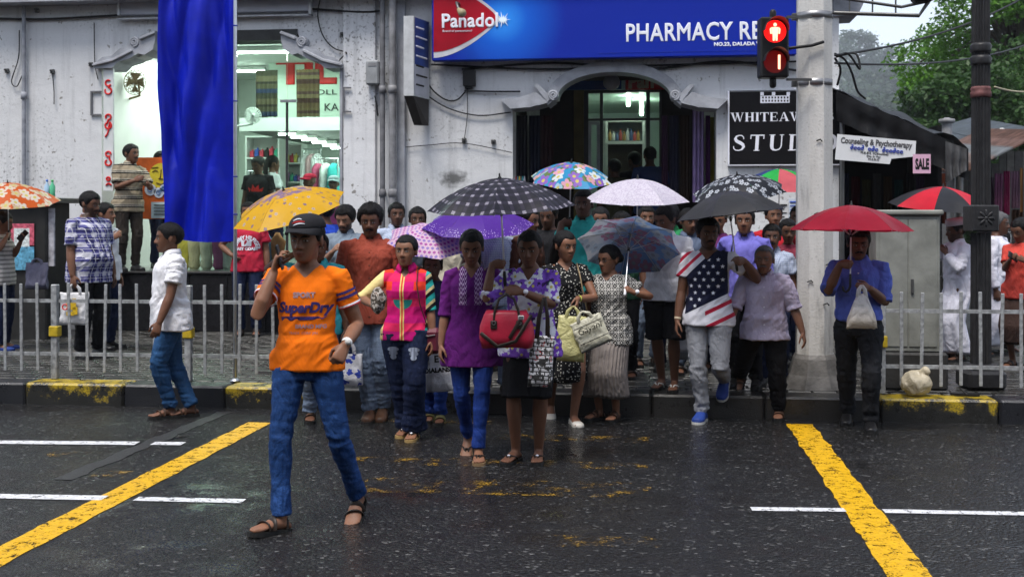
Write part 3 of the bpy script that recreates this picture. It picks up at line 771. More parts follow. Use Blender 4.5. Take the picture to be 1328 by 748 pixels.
def denim(name, col, fade=1.6, fz=.6, rough=.8):
    def pat(t, c):
        k = Vector(col); v = t.noise(t.co(sc=(1, 1, .55)), 5, 3); w_ = t.noise(t.co(sc=(.35, .35, 1.6)), 26, 3)
        g_ = t.noise(c, 160, 2); f = t.math('ADD', t.math('ADD', t.math('MULTIPLY', v, .42), t.math('MULTIPLY', w_, .30)), t.math('MULTIPLY', g_, .28))
        return t.ramp(f, [(.36, tuple(k * .55)), (.52, tuple(k)), (.68, tuple(min(1, q * fade + .01) for q in k))])
    return cloth(name, col, rough, 700, .5, pattern=pat)
def floral(cols, ground, sc=(12, 12), kind='xz', r=.42, petals=5, leaf=None, dens=.15, center=(.5, .42, .1)):
    def pat(t, c):
        x, y, z = t.sep(c)
        v2 = t.comb(t.math('MULTIPLY', x, sc[0]), t.math('MULTIPLY', z if kind == 'xz' else y, sc[1]), 0.0)
        base = ground if not callable(ground) else ground(t, c)
        if leaf:
            m, _, _ = t.flower(t.n('VectorMath', {0: v2, 1: (.47, .31, 0)}, operation='ADD'), 2, r * .95, 1.0); base = t.mix(m, base, leaf)
        m, ce, rc = t.flower(v2, petals, r, .75)
        rx, _, _ = t.sep(rc)
        pc = t.ramp(rx, [((i + .0) / len(cols), q) for i, q in enumerate(cols)], 'CONSTANT')
        if dens: m = t.math('MULTIPLY', m, t.math('GREATER_THAN', rx, 0.0))
        base = t.mix(m, base, pc); return t.mix(ce, base, center)
    return pat
def stripes(axis, period, cols, off=0.0):
    """cols: list of (start fraction, colour)"""
    def pat(t, c):
        v = t.sep(c)[axis]; f = t.math('FRACT', t.math('ADD', t.math('DIVIDE', v, period), 50.0 + off))
        return t.ramp(f, cols, 'CONSTANT')
    return pat
def plaid(c0, c1, c2, p=.09):
    def pat(t, c):
        x, y, z = t.sep(c); xx = t.math('ADD', x, t.math('MULTIPLY', y, .8))
        a = t.band(xx, p, .5); b = t.band(z, p, .5)
        s_ = t.math('MULTIPLY', t.math('ADD', a, b), .5)
        base = t.ramp(s_, [(0, c0), (.34, c1), (.75, c2)], 'CONSTANT')
        l1 = t.band(xx, p, .07, .22); l2 = t.band(z, p, .07, .22); l3 = t.band(xx, p, .05, .72); l4 = t.band(z, p, .05, .72)
        m = t.math('MAXIMUM', t.math('MAXIMUM', l1, l2), t.math('MAXIMUM', l3, l4))
        return t.mix(t.math('MULTIPLY', m, .75), base, (.62, .62, .68))
    return pat
def dots(c0, c1, sc=60, r=.32):
    def pat(t, c):
        vo = t.n('TexVoronoi', dict(Vector=c, Scale=sc, Randomness=.8)); return t.mix(t.math('LESS_THAN', vo, r), c0, c1)
    return pat
def geo(c0, c1, sc=38):
    def pat(t, c):
        x, y, z = t.sep(c); xx = t.math('MULTIPLY', t.math('ADD', x, t.math('MULTIPLY', y, .5)), sc); zz = t.math('MULTIPLY', z, sc)
        fx = t.math('ABSOLUTE', t.math('SUBTRACT', t.math('FRACT', t.math('ADD', xx, 90.)), .5)); fz = t.math('ABSOLUTE', t.math('SUBTRACT', t.math('FRACT', t.math('ADD', zz, 90.)), .5))
        d = t.math('ADD', fx, fz); m = t.math('FRACT', t.math('MULTIPLY', d, 2.6)); edge = t.math('GREATER_THAN', t.math('MAXIMUM', fx, fz), .44)
        return t.mix(t.math('MAXIMUM', t.math('LESS_THAN', m, .42), edge), c0, c1)
    return pat
# ------------------------------------------------------------------ umbrellas and bags
def brolly_cloth(name, pattern=None, col=(.5, .5, .5), trans=.28, rough=.45):
    t = NT(name); c = t.co(); k = Vector(col)
    base = pattern(t, c) if pattern else t.ramp(t.noise(c, 6, 4), [(.3, tuple(k * .85)), (.7, tuple(k * 1.12))])
    n_ = t.bump(t.noise(c, 7, 2), .25, .03)
    n_ = t.bump(t.n('TexVoronoi', dict(Vector=c, Scale=170.0)), .25, .003, n_)      # beads of rain
    t.pr(col=base, rough=rough, spec=.22, nor=n_)
    tr = t.t.nodes.new('ShaderNodeBsdfTranslucent'); t.put(tr.inputs['Color'], base)
    mx = t.t.nodes.new('ShaderNodeMixShader'); mx.inputs[0].default_value = trans
    t.t.links.new(t.b.outputs[0], mx.inputs[1]); t.t.links.new(tr.outputs[0], mx.inputs[2]); t.t.links.new(mx.outputs[0], t.o.inputs[0])
    return t.m
STEEL = mat('brushed_steel', (.55, .56, .58), .32, metal=1.0)
BLACKP = mat('black_plastic', (.012, .012, .013), .38)
def umbrella(label, apex, end, Rr, mats, h=.34, n=8, spin=0, handle=None, shaft=None, group=None, hook=False, sag=.055):
    apex, end = Vector(apex), Vector(end); ax = (apex - end).normalized(); L = (apex - end).length
    Q = ax.to_track_quat('Z', 'Y').to_matrix().to_4x4() @ Matrix.Rotation(R(spin), 4, 'Z')
    root = empty('umbrella', end, label=label, cat='umbrella', group=group); root.rotation_euler = Q.to_euler()
    hh = h * Rr
    zf = lambda r: L - hh * (.12 * r + .88 * r ** 2.0)
    if not isinstance(mats, (list, tuple)): mats = [mats]
    nu, nv = 8, 9
    for k in range(n):
        a0, a1 = 2 * math.pi * k / n, 2 * math.pi * (k + 1) / n; am = (a0 + a1) / 2; mb = MB(); vs = []
        for i in range(nv + 1):
            r = i / nv
            for j in range(nu + 1):
                u = j / nu; a = a0 + (a1 - a0) * u
                ch = math.cos(math.pi / n) / math.cos(a - am); q = r * ch * (1 - sag * math.sin(math.pi * u) * r ** 2)
                z_ = zf(r) - .012 * Rr * math.sin(math.pi * u) * r + .004 * noise.noise((k * 3.1 + u * 4, r * 4, spin))
                vs.append((q * Rr * math.cos(a), q * Rr * math.sin(a), z_))
        fs = []
        for i in range(nv):
            for j in range(nu):
                b = i * (nu + 1) + j
                if i == 0: fs.append((b, b + nu + 1, b + nu + 2)) if False else fs.append((b, b + nu + 1, b + nu + 2, b + 1))
                else: fs.append((b, b + nu + 1, b + nu + 2, b + 1))
        me = bpy.data.meshes.new('panel'); me.from_pydata(vs, [], fs)
        uv = me.uv_layers.new(name='UVMap')
        for lp in me.loops:
            v = Vector(vs[lp.vertex_index]); tg = -v.x * math.sin(am) + v.y * math.cos(am); rd = v.x * math.cos(am) + v.y * math.sin(am)
            uv.data[lp.index].uv = (tg / Rr + .5, rd / Rr)
        me.shade_smooth(); link('panel', me, mats[k % len(mats)], root)
        rb = MB(); rb.tube([(q * Rr * math.cos(a0), q * Rr * math.sin(a0), zf(q) - .007) for q in (.02, .3, .55, .8, .99)], [.003] * 5, 5); ro = rb.obj('rib', STEEL, root, True)
        st = MB(); st.tube([(0.012 * math.cos(a0), .012 * math.sin(a0), L - hh * 1.02 - .03), (.52 * Rr * math.cos(a0), .52 * Rr * math.sin(a0), zf(.52) - .009)], .0026, 5); st.obj('stretcher', STEEL, ro, True)
    s_ = MB(); s_.tube([(0, 0, .09), (0, 0, L)], .0058, 10); s_.obj('shaft', shaft or STEEL, root, True)
    s_ = MB(); s_.lathe([(.004, L + .034), (.006, L + .028), (.0075, L + .01), (.013, L + .004), (.016, L - .004), (.004, L - .006)][::-1], 10); s_.obj('ferrule', BLACKP if handle is None else handle, root, True)
    s_ = MB(); s_.lathe([(.008, L - hh * 1.02 - .05), (.011, L - hh * 1.02 - .045), (.011, L - hh * 1.02 - .015), (.007, L - hh * 1.02 - .01)], 10); s_.obj('runner', BLACKP, root, True)
    s_ = MB()
    if hook: s_.tube([(0, 0, .12), (0, 0, .03), (.01, 0, 0), (.03, 0, -.018), (.05, 0, -.005), (.055, 0, .02)], .010, 10)
    else: s_.tube([(0, 0, .105), (0, 0, .07), (0, 0, .0)], [.0105, .0125, .0115], 10)
    s_.obj('handle', handle or BLACKP, root, True)
    U_ = Person(); U_.root, U_.ax, U_.apex, U_.end = root, ax, apex, end; U_.at = lambda k: end + ax * k
    return U_
def hold(U_, k=.05, **kw): return dict(to=(U_.at(k),), axis=U_.ax, **kw)
def plastic(name, pattern=None, col=(.7, .7, .7), trans=.3, rough=.35):
    t = NT(name); c = t.co(); base = pattern(t, c) if pattern else tuple(col)
    h = t.n('TexNoise', dict(Vector=c, Scale=9.0, Detail=4.0, Distortion=1.5)); h = t.math('ABSOLUTE', t.math('SUBTRACT', h, .5))
    t.pr(col=base, rough=rough, spec=.5, nor=t.bump(h, .6, .04))
    tr = t.t.nodes.new('ShaderNodeBsdfTranslucent'); t.put(tr.inputs['Color'], base)
    mx = t.t.nodes.new('ShaderNodeMixShader'); mx.inputs[0].default_value = trans
    t.t.links.new(t.b.outputs[0], mx.inputs[1]); t.t.links.new(tr.outputs[0], mx.inputs[2]); t.t.links.new(mx.outputs[0], t.o.inputs[0]); return t.m
def carrier(label, top, w, h, m, rz=0, depth=.10, handle=.16, tilt=0, group=None, hm=None, bulge=1.0, name='carrier_bag', cat='bag', vest=False, taper=.0):
    """soft carrier bag hanging from `top` (the point in the hand)"""
    root = empty(name, top, rz, label=label, cat=cat, group=group); root.rotation_euler = (0, R(tilt), rz)
    n, mlev = 40, 16; rings = []; sd = top[0] * 3.7
    for i in range(mlev + 1):
        t = i / mlev; z_ = -handle - h * (1 - t)
        wx = w / 2 * (1 - taper * t) * (1 - .06 * math.sin(math.pi * t)); dy = depth / 2 * (bulge * (1 - t) ** .7 * (.35 + .65 * min(1, t * 6)) + .06)
        if vest: wx = w / 2 * (1 - .72 * t ** 1.4)
        r_ = []
        for j in range(n):
            a = 2 * math.pi * j / n; c, s_ = math.cos(a), math.sin(a)
            k = 1 + .10 * noise.noise((c * 2.2 + sd, s_ * 2.2, t * 4)) + .05 * noise.noise((c * 6, s_ * 6 + sd, t * 3))
            r_.append((wx * math.copysign(abs(c) ** .55, c) * k, dy * math.copysign(abs(s_) ** .8, s_) * k + .014 * noise.noise((c * 3, sd, t * 6)), z_ + (.012 * noise.noise((c * 3 + sd, s_ * 3, 9)) if i in (0, mlev) else 0)))
        rings.append(r_)
    b = MB(); b.loft(rings); o = b.obj('bag', m, root, True)
    if handle > .02:
        for sy in (-1, 1):
            hw = w * .22 if not vest else w * .12; hb = MB()
            hb.tube([(-hw, sy * depth * .08, -handle - .02), (-hw * .8, sy * .012, -handle * .55), (-hw * .15, sy * .012, -.004), (hw * .15, sy * .012, -.004), (hw * .8, sy * .012, -handle * .55), (hw, sy * depth * .08, -handle - .02)], [(.004, .016), (.004, .014), (.004, .008), (.004, .008), (.004, .014), (.004, .016)], 8, up=(0, 1, 0)); hb.obj('handle', hm or m, root, True)
    B = Person(); B.root = root; B.bag = o; return B
# ------------------------------------------------------------------ ground, road, kerb, pavement
def asphalt():
    t = NT('wet_asphalt'); c = t.co()
    agg = t.n('TexVoronoi', dict(Vector=c, Scale=52.0, Randomness=1.0)); agg2 = t.noise(c, 130, 3)
    big = t.noise(c, .55, 5, .6); mid = t.noise(c, 3.2, 5, .6)
    wet = t.ramp(t.math('ADD', t.math('MULTIPLY', big, .6), t.math('MULTIPLY', mid, .4)), [(.46, 0), (.62, 1)])
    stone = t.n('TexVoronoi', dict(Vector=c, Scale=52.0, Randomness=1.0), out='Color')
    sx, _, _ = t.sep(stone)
    col = t.ramp(sx, [(0, (.006, .006, .0065)), (.6, (.012, .012, .013)), (.84, (.014, .014, .014)), (.95, (.03, .03, .03)), (1, (.11, .11, .11))])  # palest stones double as painted glints of sky on wet aggregate
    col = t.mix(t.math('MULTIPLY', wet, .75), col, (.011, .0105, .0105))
    h = t.math('ADD', t.math('MULTIPLY', agg, -1.0), t.math('MULTIPLY', agg2, .35))
    n1 = t.bump(h, t.ramp(wet, [(0, .85), (.5, .42), (1, .07)]), .016)
    n1 = t.bump(mid, .12, .05, n1)
    t.pr(col=col, rough=t.ramp(wet, [(0, .24), (.6, .13), (1, .05)]), spec=.36, nor=n1)
    return t.m
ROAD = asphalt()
def paint_mat(name, col, wear, sc=9, under=(.022, .022, .024)):
    t = NT(name); c = t.co(); v = t.noise(t.co(sc=(1, 1, 1)), sc, 6, .68); f = t.noise(c, 70, 4, .7)
    q = t.math('ADD', t.math('MULTIPLY', v, .6), t.math('MULTIPLY', f, .4))
    m = t.ramp(q, [(wear - .03, 0), (wear + .03, 1)])
    dirt = t.noise(c, 22, 4)
    k = Vector(col)
    pc = t.ramp(dirt, [(.3, tuple(k * .72)), (.65, tuple(k))])
    t.pr(col=pc, rough=t.ramp(f, [(.3, .3), (.7, .5)]), spec=.2, nor=t.bump(t.n('TexVoronoi', dict(Vector=c, Scale=52.0)), .4, -.008), alpha=m); return t.m
YEL = paint_mat('yellow_road_paint', (.62, .35, .006), .445, 12); WHT = paint_mat('white_road_paint', (.60, .61, .64), .435, 14)
YELW = paint_mat('worn_yellow_road_paint', (.26, .15, .015), .575, 6)
g = MB(); g.add([(-1500, -400, -.03), (1500, -400, -.03), (1500, 2500, -.03), (-1500, 2500, -.03)], [(0, 1, 2, 3)])
tag(g.obj('ground', mat('wet_earth', (.05, .048, .042), .5)), kind='structure')
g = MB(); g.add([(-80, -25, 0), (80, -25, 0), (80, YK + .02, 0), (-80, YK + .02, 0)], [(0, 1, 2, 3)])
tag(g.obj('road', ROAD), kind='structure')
def ragged(a, b, wdt, name, m, z=.004, jit=.012, label=None, n=None, sd=0, across=None):
    """painted strip from a to b (ground points) with slightly uneven edges"""
    a, b = Vector((a.x, a.y)), Vector((b.x, b.y)); L = (b - a).length; n = n or max(4, int(L / .06)); d = (b - a).normalized(); p = Vector((-d.y, d.x))
    vs, fs = [], []
    for i in range(n + 1):
        q = a + d * (L * i / n)
        for s_ in (-1, 1):
            o = q + p * (s_ * (wdt / 2 + jit * noise.noise((i * .23 + sd, s_ * 7, 0)) + jit * .6 * noise.noise((i * .9 + sd, s_ * 3, 5))))
            vs.append((o.x, o.y, z))
    fs = [(2 * i, 2 * i + 1, 2 * i + 3, 2 * i + 2) for i in range(n)]
    mb = MB(); mb.add(vs, fs); o = mb.obj(name, m); tag(o, kind='structure'); return o
def at_line(px, py): return onz(px, py, 0)
p0, p1 = onz(337, 548), onz(158, 640); dv = (p1 - p0).normalized()
ragged(p0, p0 + dv * 9.0, .2, 'yellow_line', YEL, sd=1, jit=.012)
p0, p1 = onz(1037, 550), onz(1180, 748); dv = (p1 - p0).normalized()
ragged(p0, p0 + dv * 9.0, .215, 'yellow_line', YEL, sd=5, jit=.019)
for (xa, ya, xb, yb, wd) in ((-60, 573, 178, 575, .13), (198, 575, 238, 575.4, .12), (-60, 642.5, 136, 646, .115), (176, 647, 316, 650, .10), (974, 660, 1096, 661.5, .085), (1146, 663, 1420, 668, .085)):
    ragged(onz(xa, ya), onz(xb, yb), wd, 'white_line', WHT, .0042, .006, sd=xa)
for (xa, ya, xb, yb, wd) in ((640, 566, 842, 571, .26), (450, 596, 840, 605, .24), (470, 628, 845, 636, .42), (420, 545, 640, 548, .2), (690, 700, 860, 704, .2), (118, 616, 190, 617, .26), (60, 588, 115, 589, .22)):
    ragged(onz(xa, ya), onz(xb, yb), wd, 'faded_yellow_bar', YELW, .0038, .03, sd=xa)
ragged(onz(80, 622), onz(292, 534), .13, 'tar_seam', mat('fresh_tar', (.030, .030, .032), .4, .3, 30, .6, 160), .0034, .03, sd=3)
# kerb stones
XK = lambda px: ony(px, 500, YK).x
def kerb_mat(name, col, wear):
    t = NT(name); c = t.co(); v = t.noise(c, 7, 6, .65); f = t.noise(c, 60, 4, .7)
    z_ = t.sep(c)[2]; q = t.math('ADD', t.math('ADD', t.math('MULTIPLY', v, .7), t.math('MULTIPLY', f, .3)), t.math('MULTIPLY', z_, 1.1))
    m = t.ramp(q, [(wear - .05, 0), (wear + .05, 1)]); k = Vector(col)
    t.pr(col=t.mix(m, (.016, .016, .015), t.ramp(f, [(.3, tuple(k * .6)), (.7, tuple(k))])), rough=t.ramp(v, [(.3, .2), (.7, .5)]), nor=t.bump(f, .4, .01)); return t.m
KY = kerb_mat('yellow_kerb_paint', (.44, .31, .012), .685); KB = kerb_mat('black_kerb_paint', (.013, .014, .018), .35); KC = kerb_mat('wet_kerb_concrete', (.022, .021, .020), .4)
kerb = empty('kerb', (XK(600), YK, 0), kind='structure')
LK = XK(160) - XK(32); x = XK(32) - 4 * LK
i = -4
while x < 9:
    mid_px = x + LK / 2
    m = KC
    if x < XK(400): m = KY if i % 2 == 0 else KB
    if x > XK(1060): m = KY if abs(x - XK(1143)) < LK * .5 else KB
    b = MB(); b.bbox(x + .004, x + LK - .004, YK, YK + .30, -.05, ZS - .006 + .006 * random.random(), .018)
    adopt(b.obj('kerb_stone', m), kerb)
    x += LK; i += 1
# pavement: bedding sheet with small paving blocks laid on it
g = MB(); g.box(-40, 40, YK + .29, 17.0, -.02, ZS - .03)
pav = tag(g.obj('pavement', mat('wet_bedding', (.02, .02, .019), .4)), kind='structure')
def paver_mat():
    t = NT('wet_paver'); c = t.co(); v = t.noise(c, 1.2, 5, .6); f = t.noise(c, 55, 5, .65); ob = t.n('ObjectInfo', out='Random')
    t.pr(col=t.ramp(t.math('ADD', t.math('MULTIPLY', v, .5), t.math('MULTIPLY', f, .5)), [(.3, (.014, .014, .013)), (.7, (.046, .045, .041))]), rough=t.ramp(v, [(.35, .13), (.65, .42)]), nor=t.bump(f, .35, .008)); return t.m
PAV = paver_mat()
pm = MB(); pm.bbox(-.105, .105, -.07, .07, -.03, 0, .008); pme = pm.mesh('paver'); pme.materials.append(PAV)
rest = MB(); cnt = 0; spots = []
for r_ in range(31):
    y = YK + .375 + r_ * .148
    for q in range(78):
        x = -9.2 + q * .218 + (.109 if r_ % 2 else 0)
        v = Vector((x, y, ZS)) - Vector((0, 0, CAMH)); dd = v.dot(FW); pxx = CX + FPX * v.dot(RT) / dd
        if -30 < pxx < 1360:
            w_ = 0 if (pxx < 345 or pxx > 1130) else 1
            spots.append((w_ * 3 + r_ * .15 + (0 if r_ < 12 else 2), x, y))
spots.sort()
bv_, bf_ = [tuple(v.co) for v in pme.vertices], [tuple(p.vertices) for p in pme.polygons]
for k, (_, x, y) in enumerate(spots):
    dz = ZS + .005 * (random.random() - .5)
    if k < 290:
        o = bpy.data.objects.new('paver', pme); COL.objects.link(o); o.parent = pav; o.location = (x, y, dz); o.rotation_euler = (R(random.uniform(-.8, .8)), R(random.uniform(-.8, .8)), R(random.uniform(-.6, .6)))
    else: rest.add([(a + x, b + y, c + dz) for a, b, c in bv_], bf_)
o = rest.obj('paving', PAV, pav, fix=False); tag(o, kind='stuff')

# ------------------------------------------------------------------ the shop building
def wall_paint(name='painted_wall', col=(.60, .604, .615)):
    t = NT(name); c = t.co(); k = Vector(col)
    v = t.noise(c, .9, 6, .6); st = t.noise(t.co(sc=(3.2, 1, .22)), 1.6, 6, .65); sp = t.noise(c, 26, 3, .6); sp2 = t.noise(c, 7, 3); big = t.noise(c, .5, 3)
    base = t.ramp(v, [(.3, tuple(k * .90)), (.7, tuple(k * 1.05))])
    base = t.mix(t.ramp(st, [(.52, 0), (.74, .7)]), base, tuple(k * .45))
    grime = t.math('MULTIPLY', t.ramp(sp, [(.55, 0), (.68, 1)]), t.ramp(big, [(.46, .04), (.62, .9)]))
    base = t.mix(grime, base, (.10, .10, .10))
    chips = t.ramp(t.math('ADD', t.math('MULTIPLY', sp2, .7), t.math('MULTIPLY', sp, .3)), [(.62, 0), (.635, 1)]); base = t.mix(chips, base, (.25, .24, .225)); lo_ = t.ramp(t.math('ADD', t.math('MULTIPLY', t.sep(c)[2], -.35), t.noise(c, 2.4, 5, .7)), [(.10, 0), (.42, .7)]); base = t.mix(lo_, base, (.20, .19, .175))
    # one black mould patch low beside the pharmacy door
    mp = ony(588, 232, YW); dv_ = t.n('VectorMath', {0: c, 1: (mp.x, mp.y, mp.z)}, operation='SUBTRACT'); dx, dy, dz = t.sep(dv_)
    r2 = t.math('SQRT', t.math('ADD', t.math('POWER', dx, 2.0), t.math('MULTIPLY', t.math('POWER', dz, 2.0), 3.2)))
    r2 = t.math('ADD', r2, t.math('MULTIPLY', t.math('SUBTRACT', t.noise(c, 14, 4), .5), .34))
    base = t.mix(t.ramp(r2, [(.08, .85), (.24, 0)]), base, (.05, .05, .048))
    t.pr(col=base, rough=.72, spec=.3, nor=t.bump(t.math('ADD', t.noise(c, 5, 5), t.math('MULTIPLY', t.noise(c, 60, 3), .25)), .35, .03)); return t.m
WALL = wall_paint(); TRIM = mat('grey_moulding_paint', (.30, .31, .34), .65, .25, 5, .4, 40); WALL2 = wall_paint('painted_pilaster', (.63, .635, .65))
DARK = mat('sooty_dark', (.012, .012, .013), .7)
def curve_fill(loops, y0, y1, name, m, parent=None):
    cu = bpy.data.curves.new('c', 'CURVE'); cu.dimensions = '2D'; cu.fill_mode = 'BOTH'; cu.extrude = (y1 - y0) / 2
    for lp in loops:
        sp = cu.splines.new('POLY'); sp.points.add(len(lp) - 1); sp.use_cyclic_u = True
        for q, (a, b) in zip(sp.points, lp): q.co = (a, b, 0, 1)
    o = bpy.data.objects.new('c', cu); TMP.collection.objects.link(o); vl = TMP.view_layers[0]; vl.update()
    me = bpy.data.meshes.new_from_object(o.evaluated_get(vl.depsgraph)); bpy.data.objects.remove(o); bpy.data.curves.remove(cu)
    me.transform(Matrix.Translation((0, (y0 + y1) / 2, 0)) @ Matrix.Rotation(R(90), 4, 'X'))
    return link(name, me, m, parent)
def wp(pts, Y=YW): return [(ony(x, y, Y).x, ony(x, y, Y).z) for x, y in pts]
FZ = 1.0            # shop floor level
bld = empty('shop_building', (-3.5, YW, ZS), label='pale blue-white painted shop building with a display window and an arched pharmacy doorway', cat='building')
def bpart(o): return adopt(o, bld)
XR = WX(1088)
def zpx(x, y): return ony(x, y, YW).z
shop_open = wp([(132, 352), (132, 88), (150, 83), (166, 78), (182, 74), (194, 62), (205, 41), (385, 41), (393, 60), (410, 68), (425, 79), (441, 88), (441, 352)])
shop_open[0] = (shop_open[0][0], FZ); shop_open[-1] = (shop_open[-1][0], FZ)
arch = [(797 + 74 * math.cos(a), 128 - 34 * math.sin(a)) for a in [math.pi - math.pi * i / 24 for i in range(25)]]
ph_open = wp([(665, 400), (665, 141), (690, 139), (706, 132)] + arch + [(886, 132), (905, 139), (929, 138), (929, 400)])
ph_open[0] = (ph_open[0][0], ZS + .01); ph_open[-1] = (ph_open[-1][0], ZS + .01)
bpart(curve_fill([[(-13, ZS), (XR, ZS), (XR, 8.2), (-13, 8.2)], shop_open, ph_open], YW, YW + .35, 'wall', WALL))
# side and back so the block has a body
for q in ((-13, -12.7, YW + .352, 22), (XR - .3, XR, YW + .352, 22), (-13, XR, 22.002, 22.3)):
    b = MB(); b.box(*q, ZS, 8.2); bpart(b.obj('outer_wall', WALL2))
b = MB(); b.box(-13.2, XR + .2, YW - .2, 22.5, 8.2, 8.5); bpart(b.obj('roof', TRIM))
b = MB(); b.box(-13.0, XR + .22, YW - .34, YW - .004, zpx(1000, -14), zpx(1000, -14) + .3); bpart(b.obj('cornice', TRIM))
b = MB(); b.poly(wp([(1080, 22), (1112, 20), (1118, 8), (1124, -8), (1080, -10)]), 'xz', YW - .05, YW + .6); bpart(b.obj('cornice_end', TRIM))
# pilaster and its faces
b = MB(); b.bbox(WX(516), WX(527), YW - .10, YW - .003, ZS, 8.0, .01); bpart(b.obj('pilaster_edge', TRIM))
b = MB(); b.bbox(WX(446), WX(488), YW - .05, YW - .003, ZS, 8.0, .01); bpart(b.obj('pilaster', WALL2))
b = MB(); b.box(WX(442), WX(446) - .004, YW - .06, YW - .003, ZS, zpx(444, 88)); bpart(b.obj('jamb_strip', TRIM))
# plinth under the display window: black stone slabs
for k in range(6):
    xa = WX(150) + (WX(446) - WX(150)) * k / 6; xb = WX(150) + (WX(446) - WX(150)) * (k + 1) / 6
    b = MB(); b.bbox(xa + .004, xb - .004, YW - .045, YW - .003, ZS, FZ - .03, .006); bpart(b.obj('plinth_slab', mat('black_granite', (.012, .012, .014), .25, .4, 30)))
b = MB(); b.bbox(WX(131), WX(446), YW - .07, YW + .35, FZ - .028, FZ + .002, .008); bpart(b.obj('sill', mat('dark_stone', (.03, .03, .032), .3)))
# scroll mouldings
def spiral(cx, cz, r0, turns, Y, d=1):
    return [(cx + d * r0 * (1 - .78 * i / 40) * math.cos(a), Y, cz + r0 * (1 - .78 * i / 40) * math.sin(a)) for i, a in [(i, -math.pi / 2 + 2 * math.pi * turns * i / 40) for i in range(41)]]
def scroll(name, px, py, rpx, d, Y=YW - .14):
    c = ony(px, py, YW); r = rpx * .0102
    b = MB(); b.poly([(c.x + r * math.cos(a), c.z + r * math.sin(a)) for a in [2 * math.pi * i / 24 for i in range(24)]], 'xz', Y + .03, YW - .002); o = bpart(b.obj(name, TRIM))
    b = MB(); b.tube(spiral(c.x, c.z, r * .92, 2, Y + .02, d), [.017] * 41, 6); q = b.obj('volute', TRIM, o, True)
def bracket(name, pts, y0=YW - .12):
    b = MB(); b.poly(wp(pts), 'xz', y0, YW + .34); return bpart(b.obj(name, TRIM))
for dd_, sgn, cx in ((0, 1, 0), (1, -1, 0)):
    m_ = (lambda x: x) if sgn == 1 else (lambda x: 574 - x)
    q = [(127, 90), (127, 84), (138, 76), (150, 74), (160, 65), (176, 61), (188, 48), (206, 42), (206, 54), (203, 66), (192, 73), (184, 71), (172, 78), (158, 82), (150, 90)]
    bracket('scroll_bracket', [(m_(x), y) for x, y in q][::sgn])
    scroll('scroll', m_(179), 56, 7, sgn)
    for t_, (x0, y0, x1, y1) in enumerate(((128, 86, 152, 80), (152, 80, 176, 68), (188, 52, 205, 45))):
        a, c = ony(m_(x0), y0, YW), ony(m_(x1), y1, YW); b = MB(); b.tube([(a.x, YW - .14, a.z), (c.x, YW - .14, c.z)], .022, 6); bpart(b.obj('fillet', TRIM))
b = MB(); b.box(WX(206), WX(386), YW - .03, YW + .30, zpx(300, 54), zpx(300, 41) + .01); bpart(b.obj('lintel_shutter_box', mat('dark_shutter', (.035, .037, .036), .5, .2, 12, .3, 40)))
# pharmacy arch
ring_o = [(797 + 87 * math.cos(a), 128 - 47 * math.sin(a)) for a in [math.pi * i / 28 for i in range(29)]]; ring_i = [(797 + 73.5 * math.cos(a), 128 - 33.5 * math.sin(a)) for a in [math.pi - math.pi * i / 28 for i in range(29)]]
b = MB(); oo, ii = wp(ring_o), wp(ring_i)[::-1]; vs = []
for (xo, zo), (xi, zi) in zip(oo, ii): vs += [(xo, YW - .002, zo), (xo, YW - .09, zo), (xi, YW - .09, zi), (xi, YW + .3, zi)]
b.add(vs, [(4 * i + k, 4 * i + k + 1, 4 * i + k + 5, 4 * i + k + 4) for i in range(28) for k in range(3)]); bpart(b.obj('arch_band', TRIM, None, False))
for sgn in (1, -1):
    m_ = (lambda x: x) if sgn == 1 else (lambda x: 1594 - x)
    steps = [[(651, 131), (677, 128), (688, 141), (664, 143)], [(673, 129), (685, 125), (699, 138), (686, 142)], [(683, 126), (697, 121), (712, 135), (697, 139)], [(694, 112), (699, 110), (717, 128), (711, 134)], [(700, 122), (709, 120), (720, 131), (711, 138)]]
    for k, q in enumerate(steps): bracket('stepped_bracket', [(m_(x), y) for x, y in q][::sgn], YW - .20 + .018 * k)
    scroll('scroll', m_(719), 125, 6.5, -sgn, YW - .16)
# rooms
LIN = mat('shop_lining', (.62, .66, .62), .6, .06, 3); CEIL = mat('shop_ceiling', (.66, .68, .66), .6, .05, 3)
def room(nm, x0, x1, y0, y1, z0, z1, wm, fm, cm, back=True):
    b = MB(); b.box(x0 - .05, x1 + .05, y0, y1 + .05, z0 - .06, z0); bpart(b.obj(nm + '_floor', fm))
    b = MB(); b.box(x0 - .05, x1 + .05, y0, y1 + .05, z1, z1 + .06); bpart(b.obj(nm + '_ceiling', cm))
    for q in ((x0 - .05, x0, y0, y1), (x1, x1 + .05, y0, y1)) + (((x0, x1, y1, y1 + .05),) if back else ()):
        b = MB(); b.box(*q, z0, z1); bpart(b.obj(nm + '_lining', wm))
SX0, SX1, SY1 = WX(120), WX(452), 20.6
ZC = zpx(300, 36)
room('shop', SX0, SX1, YW + .352, SY1, FZ, ZC, LIN, mat('shop_floor', (.30, .31, .30), .25, .1, 2), CEIL)
PX0, PX1 = WX(655), WX(940)
BRN = mat('dark_brown_boards', (.022, .018, .015), .6, .3, 6)
room('porch', PX0, PX1, YW + .352, 17.6, ZS + .002, zpx(797, 82), BRN, PAV, BRN, False)
room('pharmacy', PX0 + .35, PX1 - .45, 17.75, 21.2, FZ - .1, zpx(797, 90), mat('pharmacy_lining', (.55, .58, .58), .5, .06, 3), mat('pharmacy_floor', (.2, .2, .2), .4), CEIL)
for k in range(4):
    b = MB(); b.bbox(PX0 + .02, PX1 - .02, 16.2 + .33 * k, 17.58, ZS + .004 + .175 * k, ZS + .175 * (k + 1), .01); bpart(b.obj('step', mat('step_stone', (.06, .058, .055), .5, .2, 14)))
GLASS = None
